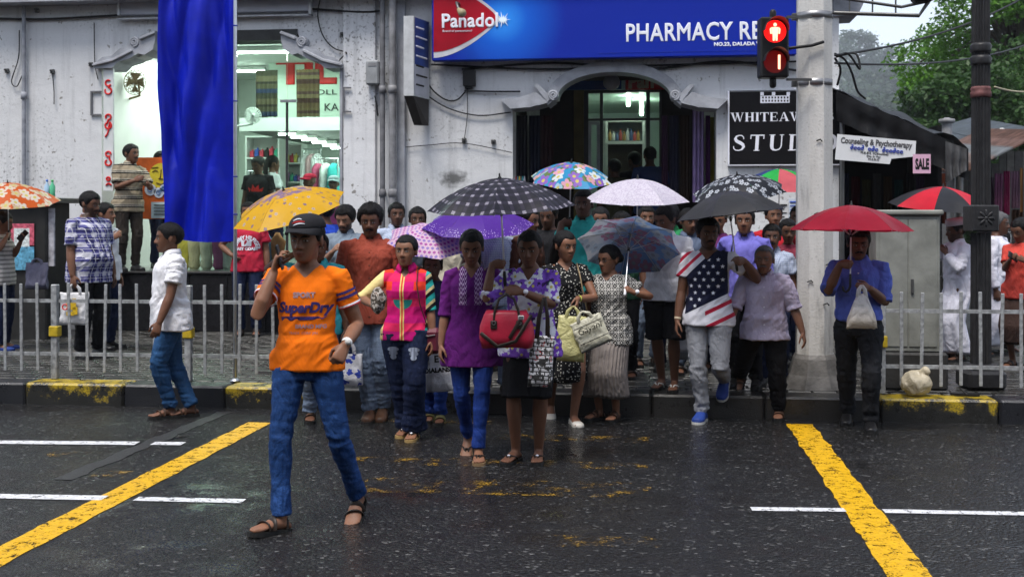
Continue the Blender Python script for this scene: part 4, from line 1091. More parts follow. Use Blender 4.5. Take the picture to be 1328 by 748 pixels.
def glass_mat(name, tint=(.9, 1, .95), refl=.05):
    t = NT(name); tr = t.t.nodes.new('ShaderNodeBsdfTransparent'); tr.inputs[0].default_value = (*tint, 1); gl = t.t.nodes.new('ShaderNodeBsdfGlossy'); gl.inputs['Roughness'].default_value = .03
    fr = t.t.nodes.new('ShaderNodeFresnel'); fr.inputs['IOR'].default_value = 1.45; mx = t.t.nodes.new('ShaderNodeMixShader')
    t.t.links.new(fr.outputs[0], mx.inputs[0]); t.t.links.new(tr.outputs[0], mx.inputs[1]); t.t.links.new(gl.outputs[0], mx.inputs[2]); t.t.links.new(mx.outputs[0], t.o.inputs[0]); return t.m
GLASS = glass_mat('window_glass')
# ------------------------------------------------------------------ inside the shops
def bxp(x0, x1, y0, y1, Y0, Y1, bev=0):
    """box whose front face fills the photo rectangle at depth plane Y0"""
    a, b_ = ony(x0, y1, Y0), ony(x1, y0, Y0); m = MB()
    return m.bbox(a.x, b_.x, Y0, Y1, a.z, b_.z, bev) if bev else m.box(a.x, b_.x, Y0, Y1, a.z, b_.z)
WHITE = mat('white_laminate', (.68, .70, .68), .4, .05, 4); ALU = mat('dull_aluminium', (.42, .43, .44), .4, .15, 10, metal=.8)
GREYP = mat('grey_plastic', (.30, .31, .31), .5)
# fluorescent battens (lit)
def batten(label, px, py, Y, L=.9, col=(.86, 1, .90), st=9, along='x', group='lit fluorescent battens in the clothes shop'):
    c = ony(px, py, Y); r_ = empty('fluorescent_light', c, 0, label=label, cat='light', group=group)
    b = MB(); b.bbox(-L / 2, L / 2, -.035, .035, -.01, .05, .008) if along == 'x' else b.bbox(-.035, .035, -L / 2, L / 2, -.01, .05, .008); b.obj('housing', WHITE, r_)
    b = MB(); b.tube([(-L / 2 + .03, 0, -.026), (L / 2 - .03, 0, -.026)] if along == 'x' else [(0, -L / 2 + .03, -.026), (0, L / 2 - .03, -.026)], .016, 8); b.obj('tube', emis('tube_%d' % int(st * 10), col, st), r_, True)
def lamp_area(c, sx, sy, e, col, par=None):
    l = bpy.data.lights.new('tube_light', 'AREA'); l.shape = 'RECTANGLE'; l.size = sx; l.size_y = sy; l.energy = e; l.color = col
    o = bpy.data.objects.new('tube_light', l); COL.objects.link(o); o.location = c; return o
for k, px in enumerate((372, 387, 401, 414, 427, 437)):
    batten('short lit batten under the shop mezzanine', px, 172 + k * 3.6, 17.35 + k * .42, .30 - k * .01, st=14)
for k, (px, Y) in enumerate(((170, 16.6), (260, 17.0), (350, 16.7), (200, 18.6), (300, 18.8))):
    c = ony(px, 60, Y); batten('long lit batten on the shop ceiling', px, YH - (ZC - .06 - CAMH) * FPX / (Y / (CY + (px - CX) / FPX * SY)), Y, 1.2, st=12)
lamp_area((WX(230), 17.0, ZC - .15), 2.4, 2.2, 34, (.86, 1, .92)); lamp_area((WX(385), 16.6, ZC - .15), 1.0, 1.2, 20, (.86, 1, .92)); lamp_area((WX(395), 18.6, zpx(395, 172) - .1), 1.2, 1.8, 20, (.86, 1, .92))
# mezzanine
mz = empty('mezzanine', ony(375, 170, 17.2), label='white mezzanine balcony above the shop floor carrying big red letters', cat='balcony')
a = ony(312, 170, 17.2); e = SX1 - .01
zt = ony(375, 153, 17.2).z; zb = ony(375, 170, 17.2).z
b = MB(); b.box(a.x, e, 17.2, SY1 - .01, zb + .02, zt - .03); adopt(b.obj('slab', mat('mezzanine_soffit', (.16, .17, .16), .6)), mz)
b = MB(); b.box(a.x, e, 17.15, 17.2 - .002, zb, zt); adopt(b.obj('fascia', WHITE), mz)
b = MB(); b.box(a.x, e, 18.5, 18.56, zt, ZC - .002); adopt(b.obj('back_panel', mat('pale_green_panel', (.56, .66, .58), .55, .05, 3)), mz)
RED = mat('red_vinyl', (.55, .02, .02), .45); BLK = mat('black_vinyl', (.012, .012, .012), .5)
def at_text(s, x0, x1, y0, y1, Y, m, par, name='lettering', bold=.0, **k):
    a, b_ = ony(x0, y1, Y), ony(x1, y0, Y); h = b_.z - a.z
    o = sign_text(name, s, (a.x + b_.x) / 2, Y, a.z, h / .70, m, None, width=b_.x - a.x, bold=bold, **k); return adopt(o, par)
at_text('TIL', 358, 437, 76, 108, 18.49, RED, mz, bold=.03); at_text('COLLECTION', 398, 470, 116, 123, 18.49, BLK, mz) if False else None
at_text('OLL', 410, 437, 116, 123, 18.49, BLK, mz); at_text('KA', 421, 439, 134, 144, 18.49, BLK, mz)
def hanging_cloth(label, x0, x1, y0, y1, Y, m, cat='cloth', folds=5, amp=.02, name='hanging_cloth', group=None, thick=.012):
    a, b_ = ony(x0, y1, Y), ony(x1, y0, Y); W_, H_ = b_.x - a.x, b_.z - a.z; n, k = 36, 14; vs = []
    for i in range(k + 1):
        t = i / k
        for j in range(n + 1):
            u = j / n; vs.append((-W_ / 2 + W_ * u, amp * (.4 + .8 * t) * math.sin(u * folds * 2 * math.pi + x0 + .8 * math.sin(t * 2)) + .01 * noise.noise((u * 5, t * 3, x0)), -H_ * t + .01 * noise.noise((u * 3, x0, 1)) * t))
    fs = [(i * (n + 1) + j, i * (n + 1) + j + 1, (i + 1) * (n + 1) + j + 1, (i + 1) * (n + 1) + j) for i in range(k) for j in range(n)]
    off = len(vs); vs2 = [(x, y + thick, z) for x, y, z in vs]
    mb = MB(); mb.add(vs + vs2, fs + [tuple(q + off for q in f)[::-1] for f in fs])
    o = mb.obj(name, m, None, True); o.location = ((a.x + b_.x) / 2, Y, b_.z); tag(o, label, cat, group); return o
hanging_cloth('olive and indigo striped sarong hung on the mezzanine', 332, 360, 91, 152, 17.6, cloth('olive_sarong', (.1, .1, .05), pattern=stripes(2, .36, [(0, (.02, .03, .06)), (.18, (.055, .05, .03)), (.4, (.02, .02, .015)), (.5, (.075, .065, .04)), (.75, (.03, .03, .02))])), 'sarong')
hanging_cloth('brown and gold striped sarong hung beside the red letters', 384, 414, 90, 152, 17.6, cloth('brown_sarong', (.1, .1, .05), pattern=stripes(2, .30, [(0, (.06, .04, .02)), (.25, (.03, .015, .012)), (.5, (.085, .065, .035)), (.7, (.04, .022, .02)), (.85, (.07, .05, .025))])), 'sarong')
# cube shelf
def shelf(label, x0, x1, y0, y1, Y, dep, nx, nz_, m=WHITE, name='shelf_unit', goods=None, group=None):
    a, b_ = ony(x0, y1, Y), ony(x1, y0, Y); W_, H_ = b_.x - a.x, b_.z - a.z; z0 = a.z
    r_ = empty(name, ((a.x + b_.x) / 2, Y + dep / 2, z0), label=label, cat='shelf', group=group); t = .025
    b = MB(); b.box(-W_ / 2, W_ / 2, dep / 2 - .012, dep / 2, 0, H_); b.obj('back', m, r_)
    for i in range(nx + 1): x = -W_ / 2 + (W_ - t) * i / nx; b = MB(); b.box(x, x + t, -dep / 2, dep / 2 - .013, 0, H_); b.obj('upright', m, r_)
    for i in range(nz_ + 1):
        z = (H_ - t) * i / nz_
        for q in range(nx): xa = -W_ / 2 + (W_ - t) * q / nx + t + .001; xb = -W_ / 2 + (W_ - t) * (q + 1) / nx - .001; b = MB(); b.box(xa, xb, -dep / 2 + .003, dep / 2 - .014, z, z + t); b.obj('board', m, r_)
    return r_, W_, H_, (a.x + b_.x) / 2, Y + dep / 2, z0
shelf('tall white cube shelf behind the man in the doorway', 146, 193, 130, 262, 19.3, .38, 2, 3)
sh = shelf('white display shelf with small coloured goods under the mezzanine', 318, 362, 176, 262, 19.0, .35, 1, 3)
def shelf_goods(sh, nz_, per, cols, hmin, hmax, nm, lab, cat, group):
    r_, W_, H_, cx, cy, z0 = sh; t = .025
    for i in range(nz_):
        z = z0 + (H_ - t) * i / nz_ + t + .001; n = per
        for q in range(n):
            w_ = (W_ - .08) / n; x = cx - W_ / 2 + .05 + w_ * (q + .5); h = random.uniform(hmin, hmax); c = random.choice(cols)
            b = MB(); b.bbox(-w_ * .4, w_ * .4, -.07, .07, 0, h * .8, .01); b.lathe([(w_ * .25, h * .79), (w_ * .2, h), (.004, h)], 8); o = b.obj(nm, mat('goods_%d%d%d' % tuple(int(v * 99) for v in c), c, .4)); o.location = (x, cy - .06, z); tag(o, lab, cat, group)
COLS = [(.5, .05, .08), (.05, .1, .4), (.6, .5, .1), (.02, .02, .02), (.6, .6, .6), (.3, .1, .3), (.05, .3, .2)]
shelf_goods(sh, 3, 6, COLS, .10, .2, 'boxed_goods', 'small coloured pack on the white display shelf', 'pack', 'goods on the display shelf')
sh2 = shelf('white shelf with goods beside the rail of shirts', 366, 392, 186, 262, 19.4, .3, 1, 3); shelf_goods(sh2, 3, 4, COLS, .1, .18, 'boxed_goods', 'small coloured pack beside the rail of shirts', 'pack', 'packs beside the rail')
# rails of garments
def garment(label, x, Y, z, m, L=.75, w_=.42, rz=R(80), group=None):
    r_ = empty('hanging_shirt', (x, Y, z), rz, label=label, cat='shirt', group=group)
    b = MB(); rings = []
    for i, (zz, hw, dp) in enumerate(((0, .06, .03), (-.05, .15, .04), (-.10, .2, .05), (-.25, .21, .06), (-.5, .21, .07), (-L, .22, .07))):
        rings.append([(hw * w_ / .42 * math.copysign(abs(math.cos(a)) ** .7, math.cos(a)), dp * math.sin(a) * (1 + .2 * math.sin(a * 5 + i)), zz) for a in [2 * math.pi * q / 20 for q in range(20)]])
    b.loft(rings); b.obj('cloth', m, r_, True)
    b = MB(); b.tube([(0, 0, 0), (0, 0, .04), (.012, 0, .065), (0, 0, .085)], .004, 5); b.obj('hook', STEEL, r_)
def rail(label, x0, x1, y, Y, cols, glabel, L=.75, legs=True):
    a, b_ = ony(x0, y, Y), ony(x1, y, Y); r_ = empty('clothes_rail', (a.x, Y, a.z), label=label, cat='rail'); W_ = b_.x - a.x
    b = MB(); b.tube([(0, 0, 0), (W_, 0, 0)], .012, 8); b.obj('bar', STEEL, r_)
    if legs:
        for x in (0, W_): b = MB(); b.tube([(x, 0, -.005), (x, 0, FZ - a.z + .002)], .012, 8); b.obj('leg', STEEL, r_)
    n = max(3, int(W_ / .11))
    for q in range(n): garment(glabel, a.x + .06 + (W_ - .12) * q / (n - 1), Y, a.z - .075, cols[q % len(cols)], L, group=glabel)
ck = [cloth('check_a', (.2, .2, .25), pattern=plaid((.08, .09, .12), (.25, .27, .3), (.5, .5, .5), .05)), cloth('check_b', (.2, .2, .25), pattern=plaid((.3, .3, .3), (.12, .13, .16), (.03, .03, .05), .06)), cloth('plain_white_cotton', (.55, .56, .56)), cloth('plain_navy', (.02, .03, .06)), cloth('check_c', (.2, .2, .25), pattern=stripes(2, .05, [(0, (.5, .5, .5)), (.5, (.06, .07, .1))]))]
rail('steel clothes rail of checked shirts in the shop', 192, 232, 139, 18.4, ck, 'checked or plain shirt hanging on the shop rail')
rail('steel clothes rail of pale shirts below the mezzanine', 394, 416, 194, 19.0, [cloth('pale_cotton', (.6, .6, .62)), cloth('pale_pink_cotton', (.55, .35, .38))], 'pale shirt hanging below the mezzanine', .6)
rail('steel clothes rail of dark shirts in front of the display shelf', 322, 362, 222, 17.9, [cloth('rail_black', (.015, .015, .018)), cloth('rail_maroon', (.10, .015, .02)), ck[0], cloth('rail_green', (.04, .09, .05))], 'dark shirt hanging in front of the display shelf', .6)
rail('steel clothes rail of bright tops deep in the shop', 408, 438, 206, 18.2, [cloth('rail_pink', (.45, .08, .16)), cloth('rail_white', (.55, .55, .55)), cloth('rail_teal', (.03, .25, .25)), cloth('rail_yellow', (.5, .36, .04))], 'bright top hanging deep in the shop', .6)
rail('steel clothes rail high on the cube shelf wall', 150, 200, 122, 19.0, [ck[2], ck[1], ck[4]], 'pale shirt hanging high above the cube shelf', .5, legs=False) if False else None
sh3 = shelf('low white shelf of folded goods at the foot of the shop wall', 240, 300, 250, 330, 19.6, .35, 2, 3); shelf_goods(sh3, 3, 9, COLS, .08, .16, 'boxed_goods', 'folded pack on the low white shelf', 'pack', 'packs on the low shelf')
# fans
def fan(label, px, py, r, Y, col, yaw=0, arm=None):
    c = ony(px, py, Y); m = mat('fan_' + label[:5], col, .45, .15, 10); r_ = empty('wall_fan', c, R(yaw), label=label, cat='fan')
    for q, rr in enumerate((1, .82, .62, .42, .24)):
        b = MB(); b.tube([(r * rr * math.cos(t), -.045 + .04 * (1 - (1 - rr) * .6) * (rr == 1) , r * rr * math.sin(t)) for t in [2 * math.pi * k / 28 for k in range(29)]], .005 if rr == 1 else .003, 5, cap=None); b.obj('guard_ring', m, r_)
    for k in range(20):
        t = 2 * math.pi * k / 20; b = MB(); b.tube([(.12 * r * math.cos(t), -.06, .12 * r * math.sin(t)), (.6 * r * math.cos(t), -.058, .6 * r * math.sin(t)), (r * math.cos(t), -.01, r * math.sin(t)), (.6 * r * math.cos(t), .07, .6 * r * math.sin(t))], .0042, 4); b.obj('guard_wire', m, r_)
    for k in range(4):
        t0 = 2 * math.pi * k / 4; b = MB(); b.add([(rr * r * math.cos(t0 + dt), sy, rr * r * math.sin(t0 + dt)) for rr, dt, sy in ((.1, -.3, .01), (.5, -.6, .03), (.86, -.58, .035), (.90, .45, -.01), (.5, .5, -.02), (.1, .4, -.01))], [(0, 1, 2, 3, 4, 5)]); b.obj('blade', m, r_)
    b = MB(); b.ell((0, -.07, 0), (r * .2, .02, r * .2), 14, 8); b.obj('hub', m, r_, True)
    b = MB(); b.tube([(0, 0, 0), (0, .14, 0)], [r * .2, r * .15], 12); b.obj('motor', m, r_, True)
    b = MB(); b.tube([(0, .10, -.02), (0, .12, -r * 1.0), (arm or -.1, .22, -r * 1.25)], .018, 8); b.obj('bracket', m, r_, True)
fan('tan wall fan above the cube shelf near the scroll moulding', 175, 107, .18, 15.9, (.26, .20, .11), -8, -.3)
fan('white wall fan beside the mezzanine sarong', 328, 150, .12, 16.6, (.62, .64, .62), 25, -.22)
# poster with sun face
pst = empty('poster_board', ony(200, 284, 15.45), label='orange poster board with a yellow sun face and white clouds by the shop door', cat='poster')
b = bxp(173, 232, 204, 284, 15.45, 15.48); adopt(b.obj('board', mat('orange_print', (.55, .11, .02), .45, .25, 6)), pst)
def disc(px, py, rp, Y, m, name, par, k=24, sq=1):
    c = ony(px, py, Y); r = rp * .0104; b = MB(); b.poly([(c.x + r * math.cos(a), c.z + sq * r * math.sin(a)) for a in [2 * math.pi * i / k for i in range(k)]], 'xz', Y - .003, Y); adopt(b.obj(name, m), par)
disc(209, 228, 17, 15.446, mat('yellow_print', (.62, .50, .04), .5), 'sun_disc', pst)
LINE = mat('dark_line_print', (.10, .06, .02), .5)
def stroke(pts, Y, r, m, name, par):
    pts = [(ony(x, y, Y).x, Y - .004, ony(x, y, Y).z) for x, y in pts]; b = MB(); b.tube(smooth_path(pts) if len(pts) > 2 else pts, r, 5); return adopt(b.obj(name, m), par)
for pts in ([(209, 220), (208, 230), (206, 232), (211, 232)], [(198, 223), (202, 221), (205, 223)], [(213, 223), (217, 221), (220, 223)], [(203, 237), (209, 239), (215, 236)], [(197, 218), (205, 217)], [(213, 217), (221, 217)]): stroke(pts, 15.44, .006, LINE, 'drawn_line', pst)
for x, y, r in ((195, 246, 8), (206, 250, 7), (219, 248, 8), (212, 244, 5)): disc(x, y, r, 15.44, mat('pale_cloud_print', (.55, .60, .68), .5), 'printed_cloud', pst); stroke([(x + r * .6 * (1 - i / 16) * math.cos(i * .7), y - r * .6 * (1 - i / 16) * math.sin(i * .7)) for i in range(14)], 15.434, .006, mat('blue_line_print', (.1, .2, .4), .5), 'drawn_line', pst)
b = bxp(196, 222, 262, 283, 15.43, 15.44); adopt(b.obj('notice', mat('pale_notice', (.5, .62, .65), .5)), pst)
for k in range(4): stroke([(200, 266 + k * 4), (218 - 3 * (k % 2), 266 + k * 4)], 15.425, .006, BLK, 'printed_line', pst)
# jamb sign with red characters
js = empty('jamb_sign', ony(140, 248, YW + .04), label='narrow white sign with red Sinhala characters on the shop jamb', cat='sign')
b = bxp(134, 147, 89, 248, YW - .075, YW - .04, .004); adopt(b.obj('board', mat('sign_white', (.58, .60, .60), .4, .1, 5)), js)
loop_ = lambda cx, cy, r, a0, a1, n=12: [(cx + r * math.cos(R(a0 + (a1 - a0) * i / n)), cy - r * math.sin(R(a0 + (a1 - a0) * i / n))) for i in range(n + 1)]
for ch in (loop_(140.5, 108, 3.6, 60, 330) + loop_(140.5, 118, 4.2, 80, -200), loop_(140.5, 152, 3.4, 200, -90) + loop_(140.5, 163, 4.0, 110, 420) + [(140, 172), (137, 177)], loop_(140.5, 200, 3.2, 0, 300) + loop_(140.5, 211, 3.8, 60, -230) , loop_(140.5, 232, 2.2, 0, 330, 8), [(138, 240), (141, 238), (144, 240)]):
    stroke(ch, YW - .076, .013, RED, 'red_character', js)
# glazing of the display window
gw = empty('shop_window', (WX(331), YW + .2, FZ), label='tall frameless glass shop window over the black plinth', cat='window')
for x0, x1 in ((232, 371.5), (372.5, 440)):
    b = bxp(x0, x1, 54, 351, YW + .20, YW + .21); adopt(b.obj('pane', GLASS), gw)
b = bxp(370.5, 373.5, 132, 351, YW + .195, YW + .215); adopt(b.obj('door_edge', mat('dark_metal_trim', (.03, .03, .032), .4)), gw)
b = bxp(363, 384, 129, 133, YW + .18, YW + .23, .004); adopt(b.obj('clamp', ALU), gw)
# low display inside the window: folded cloth and half mannequins
for k, (px, c) in enumerate(((238, (.50, .40, .06)), (252, (.42, .36, .22)), (268, (.55, .52, .40)), (284, (.38, .10, .22)), (296, (.55, .55, .5)), (345, (.15, .25, .4)), (360, (.5, .2, .1)), (425, (.1, .1, .12)))):
    c0 = ony(px, 350, 15.62); b = MB(); rr = []
    for i, (z, w_, d_) in enumerate(((0, .055, .05), (.05, .09, .06), (.15, .075, .055), (.28, .10, .06), (.40, .12, .06), (.46, .06, .05), (.52, .028, .028))): rr.append([(w_ * math.cos(a), d_ * math.sin(a) * (1 + .1 * math.sin(4 * a + i)), z) for a in [2 * math.pi * q / 16 for q in range(16)]])
    b.loft(rr); o = b.obj('bust_form', cloth('display_cloth_%d' % k, c), None, True); o.location = (c0.x, 15.62, FZ + .002)
    tag(o, ['mustard', 'tan', 'cream', 'magenta', 'white', 'slate blue', 'rust', 'charcoal'][k] + ' garment on a bust form low in the shop window', 'bust form', 'bust forms in the shop window')
# ------------------------------------------------------------------ pharmacy front
YP = 17.68
pf = empty('pharmacy_shopfront', ony(800, 250, YP), label='aluminium and glass pharmacy front set back inside the arch', cat='shopfront')
FR = mat('dark_aluminium', (.10, .10, .10), .4, metal=.6)
for x0, x1, y0, y1 in ((757, 763, 118, 300), (778, 782, 118, 300), (838, 843, 118, 300), (855, 858, 118, 300), (757, 858, 116, 121), (757, 858, 153, 157)):
    b = bxp(x0, x1, y0, y1, YP, YP + .05); adopt(b.obj('frame_bar', FR), pf)
for x0, x1, y0, y1 in ((763, 778, 121, 153), (782, 838, 121, 153), (843, 855, 121, 153), (843, 855, 157, 300)):
    b = bxp(x0, x1, y0, y1, YP + .02, YP + .026); adopt(b.obj('pane', GLASS), pf)
b = bxp(700, 757, 85, 300, YP - .01, YP + .06); adopt(b.obj('board_panel', BRN), pf)
b = bxp(858, 905, 85, 300, YP - .01, YP + .06); adopt(b.obj('board_panel', BRN), pf)
b = bxp(744, 757, 114, 300, YP - .08, YP - .012, .006); adopt(b.obj('post', mat('mustard_paint', (.20, .16, .05), .5, .2, 6)), pf)
dr = adopt(bxp(763, 767, 158, 300, YP - .03, YP - .004).obj('door_frame', ALU), pf)
for q in ((767, 777, 158, 162), (774, 778, 162, 300)): adopt(bxp(*q, YP - .03, YP - .004).obj('door_frame', ALU), pf)
adopt(bxp(767, 774, 162, 300, YP - .02, YP - .012).obj('door_pane', GLASS), pf)
sb = empty('inner_sign', ony(800, 118, 16.9), label='blue fascia board with red oval panel inside the arch', cat='sign')
adopt(bxp(720, 866, 84, 117, 16.9, 16.96).obj('board', mat('blue_fascia', (.02, .06, .25), .5)), sb)
adopt(bxp(811, 864, 90, 117, 16.885, 16.897).obj('red_panel', RED), sb); adopt(bxp(806, 811.0, 88, 117, 16.885, 16.897).obj('pale_edge', mat('pale_blue_print', (.35, .55, .6), .5)), sb)
at_text('Pan', 815, 848, 97, 114, 16.88, mat('cream_print', (.6, .52, .38), .5), sb, bold=.012)
ca = empty('medicine_cabinet', ony(808, 250, 18.6), label='white lit cabinet of medicine bottles behind the pharmacy door', cat='cabinet')
for q in ((785, 836, 155, 158), (785, 836, 183, 187), (785, 788, 158, 183), (833, 836, 158, 183), (785, 788, 187, 290), (833, 836, 187, 290)): adopt(bxp(*q, 18.6, 18.9).obj('frame', WHITE), ca)
adopt(bxp(788, 833, 158, 183, 18.86, 18.89).obj('back', mat('cabinet_back', (.22, .25, .27), .4)), ca); adopt(bxp(788, 833, 187, 290, 18.7, 18.74).obj('counter_front', mat('counter_brown', (.05, .04, .03), .4)), ca)
for k in range(9):
    c0 = ony(791 + 4.6 * k, 182.5, 18.68); h = random.uniform(.12, .22); b = MB(); b.lathe([(.024, 0), (.026, .01), (.026, h * .65), (.012, h * .78), (.012, h * .92), (.014, h * .93), (.014, h), (.002, h)], 10); o = b.obj('bottle', mat('bottle_%d' % (k % 4), [(.4, .25, .1), (.5, .5, .5), (.1, .15, .3), (.45, .1, .1)][k % 4], .25), None, True); o.location = c0 + Vector((0, 0, .001)); tag(o, 'small medicine bottle on the pharmacy cabinet shelf', 'bottle', 'bottles in the pharmacy cabinet')
for k, (px, py, Y) in enumerate(((815, 128, 18.2), (832, 140, 18.8))):
    c0 = ony(px, py, Y); r_ = empty('fluorescent_tube', c0, label='bright greenish fluorescent tube lit inside the pharmacy', cat='light', group='lit tubes in the pharmacy'); b = MB(); b.tube([(0, 0, -.10), (0, 0, .16)], .03, 10); b.obj('tube', emis('pharm_tube', (.75, 1, .80), 22), r_, True); b = MB(); b.bbox(-.04, .04, -.04, .04, .165, .2, .008); b.obj('cap', WHITE, r_)
lamp_area((ony(815, 110, 18.6).x, 18.8, ony(815, 100, 18.8).z), .9, .9, 16, (.85, 1, .9))
# globe lamp (unlit) under the arch
gl = empty('globe_lamp', ony(793, 107, 15.9), label='unlit grey globe lamp hanging under the pharmacy arch', cat='lamp'); b = MB(); b.ell((0, 0, 0), (.115, .115, .11), 18, 12); b.obj('globe', mat('dusty_globe', (.30, .30, .34), .4), gl, True); b = MB(); b.tube([(0, 0, .09), (0, 0, .20)], .03, 8); b.obj('stem', FR, gl, True)
# cloth for sale hung in the porch
for k, (x0, x1, y0, y1, c, nm) in enumerate(((898, 913, 143, 262, (.22, .16, .32), 'lilac'), (915, 921, 150, 262, (.10, .02, .12), 'plum'), (921, 926, 152, 262, (.32, .26, .03), 'yellow'), (858, 866, 150, 262, (.04, .015, .04), 'dark maroon'), (868, 880, 150, 262, (.02, .02, .04), 'dark navy'), (882, 895, 150, 262, (.035, .02, .015), 'dark brown'), (670, 684, 150, 250, (.02, .02, .03), 'dark grey'), (686, 700, 150, 255, (.015, .018, .035), 'inky blue'), (702, 718, 150, 255, (.03, .012, .015), 'dark wine'))):
    hanging_cloth(nm + ' length of cloth hanging inside the pharmacy arch', x0, x1, y0, y1, 15.5 + .06 * k, cloth('porch_cloth_%d' % k, c), 'cloth', 3, .018)
for k in range(7):
    c0 = ony(667 + k * 2.2, 235, 15.2); b = MB(); b.tube([(0, 0, -.6), (0, 0, 0), (.0, 0, .06)], [.014, .014, .006], 8); o = b.obj('folded_umbrella', mat('fold_%d' % k, [(.6, .6, .62), (.4, .05, .06), (.05, .2, .3), (.5, .4, .05), (.1, .1, .1), (.02, .2, .25), (.3, .3, .35)][k], .5), None, True); o.location = c0; tag(o, ['white', 'red', 'teal', 'yellow', 'black', 'dark cyan', 'grey'][k] + ' folded umbrella hanging at the left jamb of the pharmacy arch', 'umbrella', 'folded umbrellas for sale')
# ------------------------------------------------------------------ signs and fittings on the shop front
YS = 14.72
ps = empty('pharmacy_sign', ony(795, 78, YS), label='long blue pharmacy fascia sign with a red lozenge and white lettering', cat='sign')
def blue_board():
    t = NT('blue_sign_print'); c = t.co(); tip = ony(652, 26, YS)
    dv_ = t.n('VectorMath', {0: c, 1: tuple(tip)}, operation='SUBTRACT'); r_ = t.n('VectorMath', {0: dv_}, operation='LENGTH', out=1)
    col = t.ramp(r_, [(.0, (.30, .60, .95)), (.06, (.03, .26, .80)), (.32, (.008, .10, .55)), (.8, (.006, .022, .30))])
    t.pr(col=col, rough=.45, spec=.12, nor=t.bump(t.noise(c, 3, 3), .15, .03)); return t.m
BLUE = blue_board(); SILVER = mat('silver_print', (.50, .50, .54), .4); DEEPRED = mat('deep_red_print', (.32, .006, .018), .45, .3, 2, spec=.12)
SWH = mat('sign_white_print', (.72, .73, .80), .5, .04, spec=.1)
a, c = ony(560, 79, YS), ony(1033, 79, YS)
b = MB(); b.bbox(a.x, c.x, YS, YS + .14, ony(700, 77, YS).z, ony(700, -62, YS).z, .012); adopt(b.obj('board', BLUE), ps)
b = MB(); b.box(a.x - .03, c.x + .03, YS + .145, YW - .003, ony(700, 40, YS).z, ony(700, 34, YS).z); adopt(b.obj('bracket_rail', FR), ps)
sy = lambda x: (x, ony(x, 77, YS).z)
oz = lambda x, y: (ony(x, y, YS).x, ony(x, y, YS).z)
lo = [oz(562.5, 75.5)] + [oz(562.5 + (650 - 562.5) * t, 25 + (75.5 - 25) * (1 - t ** 1.75)) for t in [i / 14 for i in range(1, 15)]] + [oz(650 - (650 - 562.5) * t, 25 - 64 * t ** .75 * (1 - .1 * t)) for t in [i / 14 for i in range(1, 15)]]
b = MB(); b.poly(lo, 'xz', YS - .004, YS - .001); adopt(b.obj('lozenge_border', SILVER), ps)
lo2 = [oz(562.5, 68)] + [oz(562.5 + (646 - 562.5) * t, 25 + (68 - 25) * (1 - t ** 1.75)) for t in [i / 14 for i in range(1, 15)]] + [oz(646 - (646 - 562.5) * t, 25 - 58 * t ** .75 * (1 - .1 * t)) for t in [i / 14 for i in range(1, 15)]]
b = MB(); b.poly(lo2, 'xz', YS - .008, YS - .005); adopt(b.obj('lozenge', DEEPRED), ps)
at_text('Panadol', 573, 646, 17, 36, YS - .0115, SWH, ps, bold=.007, spacing=1.04); at_text('Brand of paracetamol', 574, 612, 38.5, 42, YS - .0115, SWH, ps)
at_text('PHARMACY RE', 812, 987, 28, 54, YS - .0035, SWH, ps, bold=.007, spacing=1.06); at_text('NO.23, DALADA VEEDIYA', 926, 1010, 54, 60, YS - .0035, SWH, ps, bold=.003)
at_text('Do not exceed recommended dose and frequency, as excessive dosage could be harmful to the liver. If symptoms persist consult', 776, 1028, 65, 69, YS - .0035, SWH, ps)
star = ony(652, 26, YS); b = MB(); n_ = 28
b.poly([(star.x + (.055 if i % 2 else (.14 if i % 4 == 0 else .09)) * .8 * math.cos(2 * math.pi * i / n_), star.z + (.03 if i % 2 else (.14 if i % 4 == 0 else .08)) * .8 * math.sin(2 * math.pi * i / n_)) for i in range(n_)], 'xz', YS - .0125, YS - .0095); adopt(b.obj('printed_spark', mat('spark_print', (.75, .85, .95), .5)), ps)
sp = empty('spotlight', ony(592, 10, 14.5), label='small unlit spotlight fixed in front of the red lozenge', cat='lamp'); b = MB(); b.tube([(0, .2, .08), (0, 0, .06), (.02, -.02, 0), (.05, -.05, -.05)], .018, 8); b.obj('arm', FR, sp, True); b = MB(); b.tube([(.04, -.04, -.04), (.09, -.10, -.09)], [.03, .055], 12); b.obj('head', mat('lamp_brass', (.3, .25, .15), .4), sp, True)
# studio sign
st = empty('studio_sign', ony(990, 215, YW - .06), label='black studio sign with white serif lettering beside the pharmacy arch', cat='sign')
adopt(bxp(946, 1090, 118, 213, YW - .055, YW - .004, .006).obj('board', mat('black_sign', (.008, .0075, .009), .4, spec=.12)), st)
for q in ((944, 1092, 116, 118), (944, 1092, 213, 215), (944, 946, 118, 213), (1090, 1092, 118, 213)): adopt(bxp(*q, YW - .065, YW - .004).obj('frame', SWH), st)
def ribbon(pts, ws):
    q = [Vector((x, y)) for x, y in pts]; L_, R_ = [], []
    for i in range(len(q)):
        t_ = (q[min(i + 1, len(q) - 1)] - q[max(i - 1, 0)]).normalized(); n_ = Vector((-t_.y, t_.x)) * ws[i] / 2; L_.append(tuple(q[i] + n_)); R_.append(tuple(q[i] - n_))
    return [[L_[i], L_[i + 1], R_[i + 1], R_[i]] for i in range(len(q) - 1)]
def rc(x0, x1, y0, y1): return [(x0, y0), (x1, y0), (x1, y1), (x0, y1)]
def stem(x, y0=0, y1=1, serif=(1, 1)):
    o = [rc(x, x + .18, y0, y1)]
    if serif[0]: o.append(rc(x - .07, x + .25, 0, .045))
    if serif[1]: o.append(rc(x - .07, x + .25, .955, 1))
    return o
ovl = [(.47 + .36 * math.cos(t), .5 + .48 * math.sin(t)) for t in [2 * math.pi * i / 24 for i in range(25)]]
